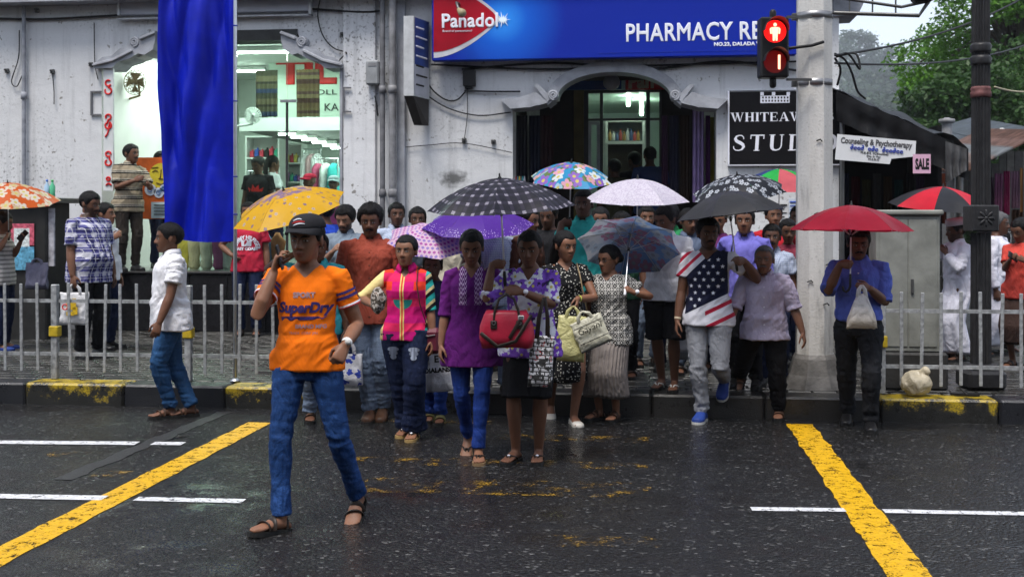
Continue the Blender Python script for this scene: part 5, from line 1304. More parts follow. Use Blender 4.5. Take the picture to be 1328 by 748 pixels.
GLY = {'H': (.9, stem(.12) + stem(.60) + [rc(.3, .6, .47, .53)]), 'I': (.42, stem(.12)), 'T': (.8, stem(.31, serif=(1, 0)) + [rc(.03, .77, .93, 1), rc(.03, .08, .74, .93), rc(.72, .77, .74, .93)]),
       'E': (.8, stem(.12) + [rc(.3, .70, .94, 1), rc(.3, .56, .47, .53), rc(.3, .72, 0, .06), rc(.66, .70, .76, .94), rc(.68, .72, .06, .26), rc(.52, .56, .38, .62)]),
       'A': (.95, [[(.42, 1), (.53, 1), (.86, .02), (.64, .02)], [(.42, 1), (.47, 1), (.20, .02), (.13, .02)], rc(.27, .68, .30, .36), rc(.03, .30, 0, .045), rc(.58, .93, 0, .045)]),
       'W': (1.22, [[(.08, .98), (.27, .98), (.46, 0), (.38, 0)], [(.40, 0), (.45, 0), (.64, .98), (.58, .98)], [(.50, .98), (.70, .98), (.88, 0), (.80, 0)], [(.82, 0), (.87, 0), (1.10, .98), (1.04, .98)], rc(0, .34, .955, 1), rc(.46, .76, .955, 1), rc(.96, 1.19, .955, 1)]),
       'Y': (.85, [[(.06, .98), (.27, .98), (.52, .42), (.34, .42)], [(.46, .42), (.52, .42), (.76, .98), (.70, .98)], rc(.34, .52, 0, .44), rc(.27, .59, 0, .045), rc(0, .33, .955, 1), rc(.6, .85, .955, 1)]),
       'U': (.86, [rc(.12, .30, .3, 1), rc(.685, .745, .3, 1), rc(.05, .37, .955, 1), rc(.60, .83, .955, 1)] + ribbon([(.21, .31), (.235, .16), (.32, .06), (.45, .035), (.6, .08), (.69, .2), (.715, .32)], [.18, .17, .12, .08, .07, .06, .06])),
       'D': (.92, stem(.12) + ribbon([(.28, .965), (.5, .95), (.68, .84), (.78, .66), (.80, .5), (.78, .34), (.68, .16), (.5, .05), (.28, .03)], [.06, .07, .12, .17, .19, .17, .12, .07, .06])),
       'S': (.78, ribbon([(.64, .72), (.62, .86), (.52, .96), (.38, .97), (.24, .90), (.19, .76), (.26, .62), (.45, .51), (.60, .40), (.66, .25), (.57, .09), (.40, .03), (.24, .05), (.14, .15), (.12, .30)], [.04, .05, .06, .06, .10, .16, .18, .20, .18, .15, .10, .06, .06, .05, .04])),
       'O': (.95, ribbon(ovl, [.07 + .13 * abs(math.cos(2 * math.pi * i / 24)) for i in range(25)]))}
def serif_text(s, x0, x1, y0, y1, Y, par, gap=.0, slant_=0.):
    tot = sum(GLY[q][0] + gap for q in s) - gap; x = 0; A_, B_ = ony(x0, y1, Y), ony(x1, y0, Y); W_, H_ = B_.x - A_.x, B_.z - A_.z
    for q in s:
        w_, pl_ = GLY[q]; b = MB()
        for k, poly in enumerate(pl_): b.poly([(A_.x + W_ * (x + u + slant_ * v) / tot, A_.z + H_ * v) for u, v in poly], 'xz', Y - .003 - .0002 * k, Y)
        adopt(b.obj('letter', SWH), par); x += w_ + gap
serif_text('WHITEAWAYS', 947, 1082, 145, 158, YW - .058, st); serif_text('STUDIO', 948, 1086, 174, 196, YW - .058, st, .18, .06)
b = MB(); a = ony(1004, 134, YW - .058); W0 = .40
adopt(bxp(986, 1024, 124, 134, YW - .06, YW - .0555).obj('drawn_building', SWH), st)
for x in (986, 1001, 1020): adopt(bxp(x, x + 4.5, 119.5, 124, YW - .06, YW - .0555).obj('drawn_gable', SWH), st)
for r_ in range(2):
    for k in range(9): adopt(bxp(988.5 + k * 4, 990.5 + k * 4, 125.5 + r_ * 4.2, 128 + r_ * 4.2, YW - .062, YW - .0602).obj('drawn_window', BLK), st)
# projecting light box sign
lb = empty('projecting_sign', ony(535, 150, 14.6), label='narrow projecting light box sign with a blue face beside the drainpipes', cat='sign')
a = ony(524.5, 125, 14.5); tz = ony(524.5, 22, 14.5).z
pr_ = [(a.x, 14.45), (a.x + .13, 14.45), (a.x + .24, 14.93), (a.x + .11, 14.93)]
def prism(pts, z0, z1, m, nm, par):
    b = MB(); b.poly(pts, 'xy', z0, z1); return adopt(b.obj(nm, m), par)
prism(pr_, a.z, tz, mat('weathered_white_metal', (.46, .47, .48), .45, .15, 8), 'box', lb)
zb_ = ony(524.5, 160, 14.5).z
b = MB(); b.add([(pr_[0][0] + .005, 14.455, a.z - .002), (pr_[1][0] - .005, 14.455, a.z - .002), (pr_[2][0] - .005, 14.925, a.z - .002), (pr_[3][0] + .005, 14.925, a.z - .002), (pr_[0][0] + .06, 14.80, zb_), (pr_[1][0] + .04, 14.80, zb_), (pr_[2][0] - .01, 14.92, zb_), (pr_[3][0] + .02, 14.92, zb_)], [(0, 1, 2, 3), (4, 7, 6, 5), (0, 4, 5, 1), (1, 5, 6, 2), (2, 6, 7, 3), (3, 7, 4, 0)]); adopt(b.obj('open_base', mat('rusty_dark', (.035, .03, .028), .6)), lb)
p_, q_ = Vector((pr_[1][0], 14.45)), Vector((pr_[2][0], 14.93)); dq = (q_ - p_); nr = Vector((dq.y, -dq.x)).normalized() * .003
H_ = tz - a.z
for z0, z1, m in ((.40, .99, mat('blue_panel_print', (.03, .06, .22), .45, .2, 5)), (.02, .40, mat('pale_panel_print', (.42, .42, .46), .45, .1, 5))):
    b = MB(); u0, u1 = p_ + dq * .06 + nr, p_ + dq * .94 + nr; b.add([(u0.x, u0.y, a.z + H_ * z0), (u1.x, u1.y, a.z + H_ * z0), (u1.x, u1.y, a.z + H_ * z1), (u0.x, u0.y, a.z + H_ * z1)], [(0, 1, 2, 3)]); adopt(b.obj('face_panel', m), lb)
for k in range(7):
    u0, u1 = p_ + dq * .15 + nr * 2, p_ + dq * (.6 + .2 * (k % 2)) + nr * 2; z_ = a.z + H_ * (.15 + .12 * k); b = MB(); b.tube([(u0.x, u0.y, z_), (u1.x, u1.y, z_)], .012, 4); adopt(b.obj('printed_line', SWH if k > 2 else BLK), lb)
b = MB(); b.box(a.x + .12, a.x + .16, 14.93, YW - .002, tz - .2, tz - .16); adopt(b.obj('bracket', FR), lb)
# blank signboard top left
sg = empty('blank_signboard', ony(278, 22, YW - .1), label='blank grey signboard above the clothes shop window', cat='sign')
adopt(bxp(155, 400, -60, 20, YW - .09, YW - .02, .01).obj('panel', mat('grey_sign_face', (.40, .41, .46), .5, .08, 3)), sg)
for q in ((152, 403, 20, 24), (152, 155, -60, 20), (400, 403, -60, 20)): adopt(bxp(*q, YW - .12, YW - .004).obj('frame', mat('worn_white_trim', (.45, .46, .48), .5, .2, 12)), sg)
# pipes, boxes, wires on the wall
def wire(label, pts, r=.008, m=None, name='cable', cat='cable', group=None, sag=None):
    b = MB(); b.tube(smooth_path(pts, 5) if len(pts) > 2 else pts, r, 5); o = b.obj(name, m or mat('black_cable', (.015, .015, .017), .55), None, True); origin(o, pts[0]); tag(o, label, cat, group); return o
def wy(pts, Y=YW - .02): return [ony(x, y, Y) for x, y in pts]
def drain(label, px, Y, r, m, z0=ZS, z1=8.0):
    c = ony(px, 285, Y); rt = empty('drainpipe', (c.x, Y, z0), label=label, cat='pipe'); b = MB(); b.tube([(0, 0, 0), (0, 0, z1 - z0)], r, 14, cap=None); b.obj('pipe', m, rt, True)
    z = .5
    while z < z1 - z0: b = MB(); b.lathe([(r + .001, z - .05), (r + .012, z - .045), (r + .012, z + .045), (r + .001, z + .05)], 14); b.obj('collar', m, rt, True); b = MB(); b.box(-.012, .012, 0, YW - Y - .003, z - .01, z + .01); b.obj('clip', FR, rt); z += 1.35
PIPE = mat('weathered_pipe', (.20, .20, .21), .5, .3, 9, .3, 50)
drain('grey drainpipe on the outside of the pilaster', 509, YW - .20, .048, PIPE); drain('thin dark drainpipe hugging the pilaster', 496, YW - .17, .035, mat('dark_pipe', (.14, .14, .15), .5, .3, 9)); drain('thin grey conduit pipe on the wall far from the doors', 31, YW - .06, .028, mat('thin_pipe', (.24, .25, .28), .5, .3, 9))
mb_ = empty('meter_box', ony(482, 95, YW - .1), label='grey electric meter box fixed beside the drainpipes', cat='box'); adopt(bxp(474, 491, 78, 110, YW - .17, YW - .055, .02).obj('case', mat('meter_grey', (.26, .27, .28), .5, .2, 9)), mb_); adopt(bxp(477, 488, 82, 86, YW - .175, YW - .169).obj('lid', PIPE), mb_)
mb_ = empty('junction_box', ony(608, 102, YW - .08), label='small black junction box under the blue sign', cat='box'); adopt(bxp(600, 616, 90, 112, YW - .09, YW - .004, .01).obj('case', mat('black_box', (.02, .02, .022), .45)), mb_); adopt(bxp(603, 613, 112, 115, YW - .07, YW - .01).obj('gland', BLACKP), mb_)
wl = [([(-20, 24), (60, 25), (155, 20)], .016, 'thick cable running along the wall left of the signboard'), ([(403, 12), (470, 16), (497, 14)], .016, 'thick cable running from the signboard to the drainpipe'), ([(415, 0), (412, 20), (418, 45), (432, 62), (450, 68)], .009, 'loose black wire dangling beside the signboard'),
      ([(450, 68), (440, 82), (468, 84), (474, 105), (486, 125), (490, 150)], .009, 'wire looping past the meter box'), ([(548, 80), (556, 110), (575, 128), (592, 130), (606, 116)], .011, 'wire sagging from the projecting sign to the junction box'), ([(548, 120), (580, 140), (620, 150), (662, 146)], .010, 'wire drooping across the stained wall to the arch'),
      ([(515, 192), (560, 188), (602, 186), (664, 198)], .006, 'thin clothes line stretched along the stained wall'), ([(606, 116), (606, 150), (602, 182)], .005, 'thin wire dropping from the junction box'), ([(600, 90), (720, 82), (840, 90), (940, 80), (1035, 92)], .016, 'bundle of cables under the blue sign'), ([(560, 84), (700, 90), (820, 86), (1035, 80)], .014, 'second bundle of cables under the blue sign'),
      ([(25, 40), (24, 75), (15, 105), (22, 112), (30, 95)], .008, 'wire loop beside the thin conduit pipe'), ([(68, 95), (70, 118), (70, 135)], .007, 'short wire stub on the bare wall'), ([(122, 30), (123, 82), (127, 103)], .007, 'wire hanging from the cable beside the scroll moulding'), ([(603, 118), (640, 119), (674, 119)], .012, 'short rusty conduit above the stained wall')]
for pts, r_, lb_ in wl: wire(lb_, wy(pts, YW - .03 - r_), r_)
for k, (x, y) in enumerate(((48, 14), (68, 93), (118, 84), (9, 92), (444, 45), (450, 70), (602, 182), (640, 184))):
    c0 = ony(x, y, YW - .02); b = MB(); b.bbox(-.03, .03, -.02, .018, -.03, .03, .008); b.tube([(0, -.02, 0), (0, -.06, .01)], .012, 6); o = b.obj('wall_clip', FR); o.location = c0; tag(o, 'small dark cable clip on the painted wall', 'clip', 'cable clips on the wall')
for k, (x0, x1, y0, y1, lb_) in enumerate(((117, 131, 118, 150, 'thin empty metal frame on the wall by the scroll moulding'), (444, 455, 113, 146, 'thin empty metal frame on the pilaster'))):
    Y = YW - (.02 if k == 0 else .08); r_ = empty('wall_frame', ony(x0, y1, Y), label=lb_, cat='frame')
    for q in ((x0, x1, y0, y0 + 2), (x0, x1, y1 - 2, y1), (x0, x0 + 2, y0 + 2, y1 - 2)): adopt(bxp(*q, Y - .01, Y + .012).obj('bar', mat('frame_grey', (.12, .12, .13), .5)), r_)
# notices on the wall at the right end
for k, (x0, x1, y0, y1, c, lb_) in enumerate(((1010, 1022, 262, 284, (.55, .55, .55), 'white printed notice pasted on the wall'), (1023, 1036, 258, 276, (.50, .55, .62), 'pale notice with a blue ring pasted on the wall'), (1008, 1020, 286, 310, (.5, .5, .48), 'torn cream notice low on the wall'), (1022, 1036, 278, 312, (.45, .5, .55), 'pale blue notice low on the wall'))):
    r_ = empty('wall_notice', ony(x0, y1, YW - .01), label=lb_, cat='notice'); adopt(bxp(x0, x1, y0, y1, YW - .012, YW - .006).obj('sheet', mat('notice_%d' % k, c, .7, .1, 8)), r_)
    for q in range(4): stroke([(x0 + 2, y0 + 4 + q * 5), (x1 - 2 - (q % 2) * 3, y0 + 4 + q * 5)], YW - .012, .010 if q == 0 else .006, BLK if k != 1 else mat('blue_ink', (.03, .08, .4), .5), 'printed_line', r_)
# ------------------------------------------------------------------ blue banner on its pole
def banner():
    d = 10.75; p0_ = at(305, 285, d); r_ = empty('banner_pole', (p0_.x, p0_.y, ZS), label='thin silver flag pole standing behind the railing', cat='pole')
    b = MB(); b.tube([(0, 0, 0), (0, 0, 4.6)], .017, 10); b.obj('tube', STEEL, r_, True)
    b = MB(); b.lathe([(.05, 0), (.05, .01), (.024, .03), (.02, .03)], 12); b.obj('foot', STEEL, r_, True)
    zt, zb0 = 4.4, CAMH - (313 - YH) * d / FPX; W_ = 97 * d / FPX; n, k = 46, 60; vs = []
    for i in range(k + 1):
        t = i / k
        for j in range(n + 1):
            u = j / n; x = -W_ * (1 - u) - .02 + (1 - u) * (.065 * sm(.5, 1, t) + .012 * math.sin(t * 11) + .015 * noise.noise((t * 6, 3, 1)))
            gth = sm(0, .12, u) * (1 - .35 * u)
            f = gth * (.045 * math.sin(u * 8.5 + .9 * math.sin(t * 4 + 1)) + .05 * (1 - 2 * abs(noise.noise((u * 5 - t * 1.2, t * 2.6, 2)))) + .06 * (1 - 2.2 * abs(noise.noise((u * 3 + t * 2.4, t * 1.5, 6)))) + .006 * noise.noise((u * 16, t * 14, 8)))
            z = zt + (zb0 - zt) * t - .02 * math.sin(u * math.pi) * t + .03 * (1 - u) * t
            vs.append((x, f - .0, z))
    fs = [(i * (n + 1) + j, (i + 1) * (n + 1) + j, (i + 1) * (n + 1) + j + 1, i * (n + 1) + j + 1) for i in range(k) for j in range(n)]
    m = brolly_cloth('blue_banner_cloth', col=(.003, .012, .40), trans=.12, rough=.42)
    mb = MB(); mb.add(vs, fs); mb.add([(x, y + .006, z) for x, y, z in vs], [f[::-1] for f in fs]); o = mb.obj('banner', m, None, True); o.location = (p0_.x, p0_.y, 0); o.rotation_euler = (0, 0, YAW)
    o.data.transform(Matrix.Translation((0, 0, -zb0))); o.location.z = zb0
    tag(o, 'long royal blue cloth banner hanging from the silver pole', 'banner')
    for z in (4.35, 3.3, 2.6, 1.9, zb0 + .05): b = MB(); b.tube([(.02 * math.cos(a), .02 * math.sin(a), z) for a in [2 * math.pi * q / 10 for q in range(11)]], .006, 5, cap=None); b.obj('tie', mat('blue_tie', (.01, .02, .3), .6), r_)
banner()
# ------------------------------------------------------------------ railings
GALV = mat('galvanised_paint', (.30, .31, .32), .45, .45, 22, .35, 60, metal=.3); COLLAR = mat('yellow_collar', (.42, .30, .02), .5, .3, 20)
YF = YK + .27
def railing(label, xs0, n_bays, sp, z_top=1.10, first=True):
    r_ = empty('railing', (xs0, YF, ZS), label=label, cat='railing'); L = n_bays * 8 * sp; zt = z_top - ZS
    for z in (zt - .165, .235): b = MB(); b.box(-.02, L + .02, -.012, .012, z - .016, z + .016); b.obj('rail', GALV, r_)
    me = MB().bbox(-.0145, .0145, -.006, .006, .075, zt, .003).mesh('picket'); me.materials.append(GALV)
    for k in range(n_bays * 8 + 1):
        if k % 8 == 0:
            b = MB(); b.bbox(k * sp - .03, k * sp + .03, -.0365, .0235, 0, zt - .01, .006); b.obj('post', GALV, r_)
            b = MB(); b.bbox(k * sp - .045, k * sp + .045, -.05, .037, .40, .50, .008); b.obj('collar', COLLAR, r_)
        else:
            o = bpy.data.objects.new('picket', me); COL.objects.link(o); o.parent = r_; o.location = (k * sp, -.0185, random.uniform(-.008, .008)); o.rotation_euler = (R(random.uniform(-1, 1)), R(random.gauss(0, .7)), 0)
XF = lambda px: ony(px, 430, YF).x
spc = (XF(245) - XF(72)) / 8
railing('grey picket railing with yellow post collars left of the crossing', XF(72) - 16 * spc, 4, spc)
railing('grey picket railing with yellow collars beside the lamp post', XF(1143), 4, spc, 1.08)
# ------------------------------------------------------------------ concrete pole, pedestrian signal
pc = onz(1057, 502, ZS); pl = empty('concrete_pole', (pc.x, pc.y + .05, ZS), label='tall pale concrete utility pole at the kerb with bolted straps', cat='pole')
def concrete():
    t = NT('pale_concrete'); c = t.co(); v = t.noise(t.co(sc=(3, 3, .5)), 2.2, 6, .65); f = t.noise(c, 48, 4); z_ = t.sep(c)[2]
    q = t.math('SUBTRACT', v, t.math('MULTIPLY', z_, .05)); base = t.ramp(q, [(.25, (.56, .55, .53)), (.50, (.46, .45, .43)), (.68, (.18, .175, .17))])
    t.pr(col=t.mix(t.ramp(f, [(.6, 0), (.75, .5)]), base, (.14, .14, .13)), rough=.65, nor=t.bump(f, .35, .01)); return t.m
CON = concrete(); n_ = 8
def octo(r, z, rot=R(22.5)): return [(r * math.cos(rot + 2 * math.pi * i / n_), r * math.sin(rot + 2 * math.pi * i / n_), z) for i in range(n_)]
b = MB(); b.loft([octo(.172, 0), octo(.166, 2), octo(.158, 4), octo(.14, 8.5)]); b.obj('shaft', CON, pl)
b = MB(); b.loft([octo(.30, 0), octo(.24, .12), octo(.20, .26), octo(.176, .30)]); b.obj('footing', mat('dirty_concrete', (.11, .105, .10), .5, .4, 7, .5, 30), pl)
zpole = lambda py: CAMH + (YH - py) * 10.35 / FPX
for py in (20, 107): z = zpole(py) - ZS; b = MB(); b.lathe([(.150, z - .030), (.163, z - .028), (.163, z + .028), (.150, z + .030)], 24); b.obj('strap', mat('strap_steel', (.24, .24, .25), .4, metal=.7), pl, True); b = MB(); b.bbox(-.20, -.155, -.03, .03, z - .03, z + .03, .005); b.obj('strap_bolt', FR, pl)
b = MB(); z = zpole(62) - ZS; b.tube([(-.3, -.22, z - .03), (-.05, -.2, z), (.05, -.19, z + .03)], .014, 6); b.obj('stub_cable', BLACKP, pl, True)
for k, (dz, dx) in enumerate(((1.55, .0), (1.50, .05), (.95, -.06), (.75, .08), (1.1, .1), (2.2, .02))): b = MB(); b.tube([(dx - .02, -.168, dz), (dx + .01, -.168, dz + .012), (dx + .025, -.168, dz - .006)], .006, 4); b.obj('scrawl', BLK, pl)
sx = at(1005, 65, 10.1); sgn = empty('pedestrian_signal', (sx.x, sx.y, at(1005, 105, 10.1).z), YAW, label='black pedestrian signal on the concrete pole showing a red standing figure', cat='traffic signal')
SIGK = mat('signal_black', (.010, .010, .011), .4); w_, h_ = .125, .53
b = MB(); b.bbox(-w_, w_, 0, .16, .03, .03 + h_, .015); b.obj('housing', SIGK, sgn); b = MB(); b.tube([(0, .08, -.03), (0, .08, .04)], .03, 10); b.tube([(0, .08, h_ + .02), (0, .08, h_ + .08)], .03, 10); b.obj('mount_cap', SIGK, sgn, True)
b = MB(); b.box(.12, .34, .06, .10, h_ + .03, h_ + .05); b.obj('bracket', FR, sgn); b = MB(); b.box(.12, .34, .06, .10, .01, .03); b.obj('bracket', FR, sgn)
RG = emis('signal_red_glow', (1, .008, .006), .6); RF = emis('signal_red_figure', (1, .32, .20), 1.5)
def lens(zc, fig, glow):
    b = MB(); b.poly([(.098 * math.cos(a), zc + .098 * math.sin(a)) for a in [2 * math.pi * i / 32 for i in range(32)]], 'xz', -.004, .004); o = b.obj('lens', glow, sgn)
    b = MB(); vs = []; n2 = 20
    for i in range(n2 + 1):
        a = math.pi * i / n2; vs += [(.108 * math.cos(a), 0, zc + .108 * math.sin(a)), (.104 * math.cos(a), -.15 + .05 * (1 - math.sin(a)), zc + .112 * math.sin(a))]
    b.add(vs, [(2 * i, 2 * i + 1, 2 * i + 3, 2 * i + 2) for i in range(n2)]); b.obj('visor', SIGK, sgn, True)
    for q in fig: b = MB(); b.poly([(x, zc + z) for x, z in q], 'xz', -.009, -.005); b.obj('figure', RF, sgn)
def ell2(cx, cz, rx, rz, n=14): return [(cx + rx * math.cos(2 * math.pi * i / n), cz + rz * math.sin(2 * math.pi * i / n)) for i in range(n)]
lens(.43, [ell2(0, .058, .015, .016), [(-.03, .036), (.03, .036), (.026, -.02), (.022, -.02), (.02, -.082), (.005, -.082), (0, -.03), (-.005, -.082), (-.02, -.082), (-.022, -.02), (-.026, -.02)], [(-.047, .02), (-.034, .036), (-.03, -.022), (-.042, -.022)], [(.047, .02), (.034, .036), (.03, -.022), (.042, -.022)]], RG)
lens(.165, [[(.026, -.065), (.046, -.065), (.046, .06), (.026, .06)]], emis('signal_dim_red', (1, .01, .006), .035))
# lamp arm on the pole
z = zpole(20); ar = empty('pole_bracket', (pc.x, pc.y, z), label='black steel bracket with a floodlight on the concrete pole', cat='bracket'); b = MB(); b.tube([(.17, 0, .02), (.9, 0, -.02), (.98, 0, .1)], .018, 8); b.obj('arm', FR, ar, True); b = MB(); b.tube([(.17, 0, .16), (.75, 0, .06), (.95, 0, .1)], .014, 8); b.obj('brace', FR, ar, True); b = MB(); b.bbox(.84, 1.02, -.08, .08, .10, .22, .02); b.obj('floodlight', SIGK, ar)
for k in range(3): b = MB(); b.tube([(.3 + .2 * k, 0, .0), (.3 + .2 * k, 0, .13)], .008, 6); b.obj('strut', FR, ar)
# ------------------------------------------------------------------ cast iron lamp post
lpx = onz(1272, 503, ZS); lp = empty('lamp_post', (lpx.x, lpx.y, ZS), YAW, label='black fluted cast iron lamp post with a flower panel box', cat='lamp post')
IRON = mat('black_iron', (.022, .022, .024), .42, .3, 12, .3, 40)
def fluted(r, z): return [((r + .007 * math.cos(i * math.pi)) * math.cos(2 * math.pi * i / 32), (r + .007 * math.cos(i * math.pi)) * math.sin(2 * math.pi * i / 32), z) for i in range(32)]
dz_ = lambda py: CAMH + (YH - py) * lpx.dot(FW) / FPX - ZS
b = MB(); b.bbox(-.17, .17, -.17, .17, 0, .17, .03); b.bbox(-.13, .13, -.13, .13, .171, .22, .02); b.obj('base', IRON, lp)
b = MB(); b.loft([fluted(.083, .2), fluted(.078, dz_(302))]); b.obj('lower_shaft', IRON, lp)
b = MB(); b.bbox(-.118, .118, -.118, .118, dz_(300), dz_(266), .012); bx = b.obj('panel_box', IRON, lp)
zc = (dz_(300) + dz_(266)) / 2
for k in range(8): a_ = 2 * math.pi * k / 8; b = MB(); b.ell((.045 * math.cos(a_), -.120, zc + .045 * math.sin(a_)), (.013, .008, .036), 8, 6, Matrix.Rotation(-a_ + math.pi / 2, 3, 'Y')); b.obj('petal', IRON, bx, True)
b = MB(); b.ell((0, -.121, zc), (.018, .01, .018), 10, 6); b.obj('flower_centre', IRON, bx, True)
b = MB(); b.loft([fluted(.077, dz_(268)), fluted(.072, dz_(78)), fluted(.068, dz_(-60))]); b.obj('upper_shaft', IRON, lp)
for py in (78, 62): b = MB(); z = dz_(py); b.lathe([(.074, z - .05), (.092, z - .035), (.085, z - .015), (.096, z + .012), (.076, z + .04)], 20); b.obj('ring', IRON, lp, True)
z = dz_(120); b = MB(); b.lathe([(.078, z - .05), (.09, z - .04), (.09, z), (.083, z + .01), (.09, z + .03), (.078, z + .05)], 14); b.obj('tape_wrap', mat('red_tape', (.12, .05, .05), .6, .5, 20), lp, True)
# ------------------------------------------------------------------ grey cabinet
cb = onz(1179, 506, ZS); cab = empty('utility_cabinet', (cb.x, cb.y + .2, ZS), YAW * 0, label='tall grey steel utility cabinet on a dark concrete plinth', cat='cabinet')
CGREY = mat('cabinet_grey', (.19, .195, .178), .5, .28, 5, .2, 30); ztop = CAMH + (YH - 272) * 10.15 / FPX - ZS; wv = .275
b = MB(); b.bbox(-wv - .06, wv + .06, -.2, .25, 0, .33, .02); b.obj('plinth', mat('dark_plinth', (.035, .034, .033), .45, .3, 8, .4, 30), cab)
b = MB(); b.bbox(-wv, wv, -.16, .2, .331, ztop - .05, .012); b.obj('body', CGREY, cab); b = MB(); b.bbox(-wv - .025, wv + .025, -.19, .23, ztop - .049, ztop, .014); b.obj('lid', CGREY, cab)
b = MB(); b.bbox(-wv + .03, -.006, -.168, -.161, .38, ztop - .09, .003); b.obj('door', CGREY, cab); b = MB(); b.bbox(.006, wv - .03, -.168, -.161, .38, ztop - .09, .003); o = b.obj('door', CGREY, cab); b = MB(); b.bbox(.02, .045, -.186, -.169, .85, .98, .004); b.obj('handle', FR, o)
# rubbish bag and lost sandal by the kerb
b = MB(); b.ell((0, 0, .10), (.118, .10, .105), 22, 14); b.tube([(.03, -.01, .17), (.05, -.02, .205), (.075, -.02, .215)], [.035, .022, .03], 10)
me = bake(b, .009, 1, disp=lambda co: .016 * (1 - 2.6 * np.abs(nz(co, 9, 9, 9, 2))) + .006 * nz(co, 30, 30, 30, 5))
r_ = empty('rubbish_bag', onz(1187, 512, ZS) + Vector((0, -.03, 0)), label='crumpled cream plastic bag of rubbish lying against the right railing'.replace('right railing', 'railing beside the lamp post'), cat='bag'); link('bag', me, plastic('cream_plastic', col=(.50, .44, .32), trans=.2), r_)
b = MB(); b.tube([(.05, -.04, .190), (.03, -.035, .180), (.03, .01, .190), (.055, .012, .195), (.06, -.03, .193)], .006, 6); b.obj('knot', plastic('knot_plastic', col=(.5, .42, .26)), r_, True)
s_ = onz(1252, 513, ZS); b = MB(); b.poly([(.045 * math.cos(t) * (1 + .15 * math.sin(t)), .12 * math.sin(t)) for t in [2 * math.pi * q / 20 for q in range(20)]], 'xy', 0, .018); b.tube([(-.04, -.02, .015), (0, .03, .05), (.04, -.02, .015)], .008, 6); o = b.obj('lost_sandal', BLACKP, None); o.location = s_ + Vector((0, .02, .001)); o.rotation_euler = (0, 0, R(70)); tag(o, 'lone black sandal lying on the pavement below the lamp post', 'sandal')
# ------------------------------------------------------------------ notice stand at the far left
ns = empty('notice_stand', ony(25, 440, 13.6), label='black kiosk with colourful posters behind the orange umbrella', cat='kiosk'); ns.location.z = ZS
def kbox(x0, x1, y0, y1, Y0, Y1, m, nm, bev=0): return adopt(bxp(x0, x1, y0, y1, Y0, Y1, bev).obj(nm, m), ns)
z_ = 450
kbox(-30, 60, 262, 452, 13.7, 14.3, mat('kiosk_black', (.02, .02, .02), .5, .3, 9), 'body', .02); kbox(-34, 72, 256, 263, 13.6, 14.4, FR, 'roof', .01)
kbox(60.5, 70, 270, 345, 13.75, 13.78, mat('peeling_white', (.36, .36, .40), .7, .5, 12), 'peeling_panel')
for q, (x0, x1, y0, y1, c) in enumerate(((14, 44, 290, 318, (.5, .1, .15)), (18, 38, 296, 330, (.55, .6, .6)), (14, 44, 320, 350, (.1, .3, .45)), (-10, 10, 292, 340, (.5, .45, .2)))): kbox(x0, x1, y0, y1, 13.68 - .004 * q, 13.69 - .004 * q, mat('kiosk_poster_%d' % q, c, .5, .6, 25), 'pasted_poster')
# bottles on the kiosk roof
for k, (x, c, lb_) in enumerate(((61, (.35, .5, .65), 'clear blue water bottle standing on the kiosk roof'), (74, (.1, .45, .25), 'green capped bottle standing on the kiosk roof edge'))):
    b = MB(); b.lathe([(.03, 0), (.034, .01), (.034, .14), (.014, .18), (.014, .2)], 12); r_ = empty('water_bottle', ony(min(x, 68), 256, 14.0), label=lb_, cat='bottle'); b.obj('bottle', mat('bottle_pl_%d' % k, c, .2), r_, True); b = MB(); b.lathe([(.016, .2), (.016, .225), (.002, .226)], 10); b.obj('cap', mat('cap_%d' % k, (.05, .15, .5) if k == 0 else (.05, .4, .1), .4), r_, True)
# ------------------------------------------------------------------ market stalls to the right
stl = empty('market_stall', ony(1165, 400, 14.6), label='market stall under a sagging black tarpaulin beside the shop building', cat='stall'); stl.location.z = ZS
TARP = mat('black_tarpaulin', (.007, .007, .008), .5, .4, 6, .5, 14, spec=.15)
def tarp(pts_front, Y0, Y1, drop, nm, m=TARP, par=stl):
    n, k = 30, 12; vs = []
    P_ = [ony(x, y, Y0) for x, y in pts_front]; ln = np.cumsum([0] + [(b_ - a_).length for a_, b_ in zip(P_, P_[1:])])
    for i in range(k + 1):
        v = i / k
        for j in range(n + 1):
            u = ln[-1] * j / n; x = np.interp(u, ln, [p.x for p in P_]); z = np.interp(u, ln, [p.z for p in P_])
            vs.append((x + .02 * noise.noise((j * .4, i * .5, 0)), Y0 + (Y1 - Y0) * v, z + drop * v - .05 * math.sin(math.pi * v) + .05 * noise.noise((j * .22, i * .35, 3)) + .02 * noise.noise((j * .7, i * .3, 7))))
    fs = [(i * (n + 1) + j, i * (n + 1) + j + 1, (i + 1) * (n + 1) + j + 1, (i + 1) * (n + 1) + j) for i in range(k) for j in range(n)]
    mb = MB(); mb.add(vs, fs); mb.add([(x, y, z - .012) for x, y, z in vs], [f[::-1] for f in fs]); return adopt(mb.obj(nm, m, None, True), par)
tarp([(1082, 116), (1130, 137), (1170, 155), (1205, 170), (1240, 178), (1256, 194)], 14.3, 17.2, .55, 'tarpaulin')
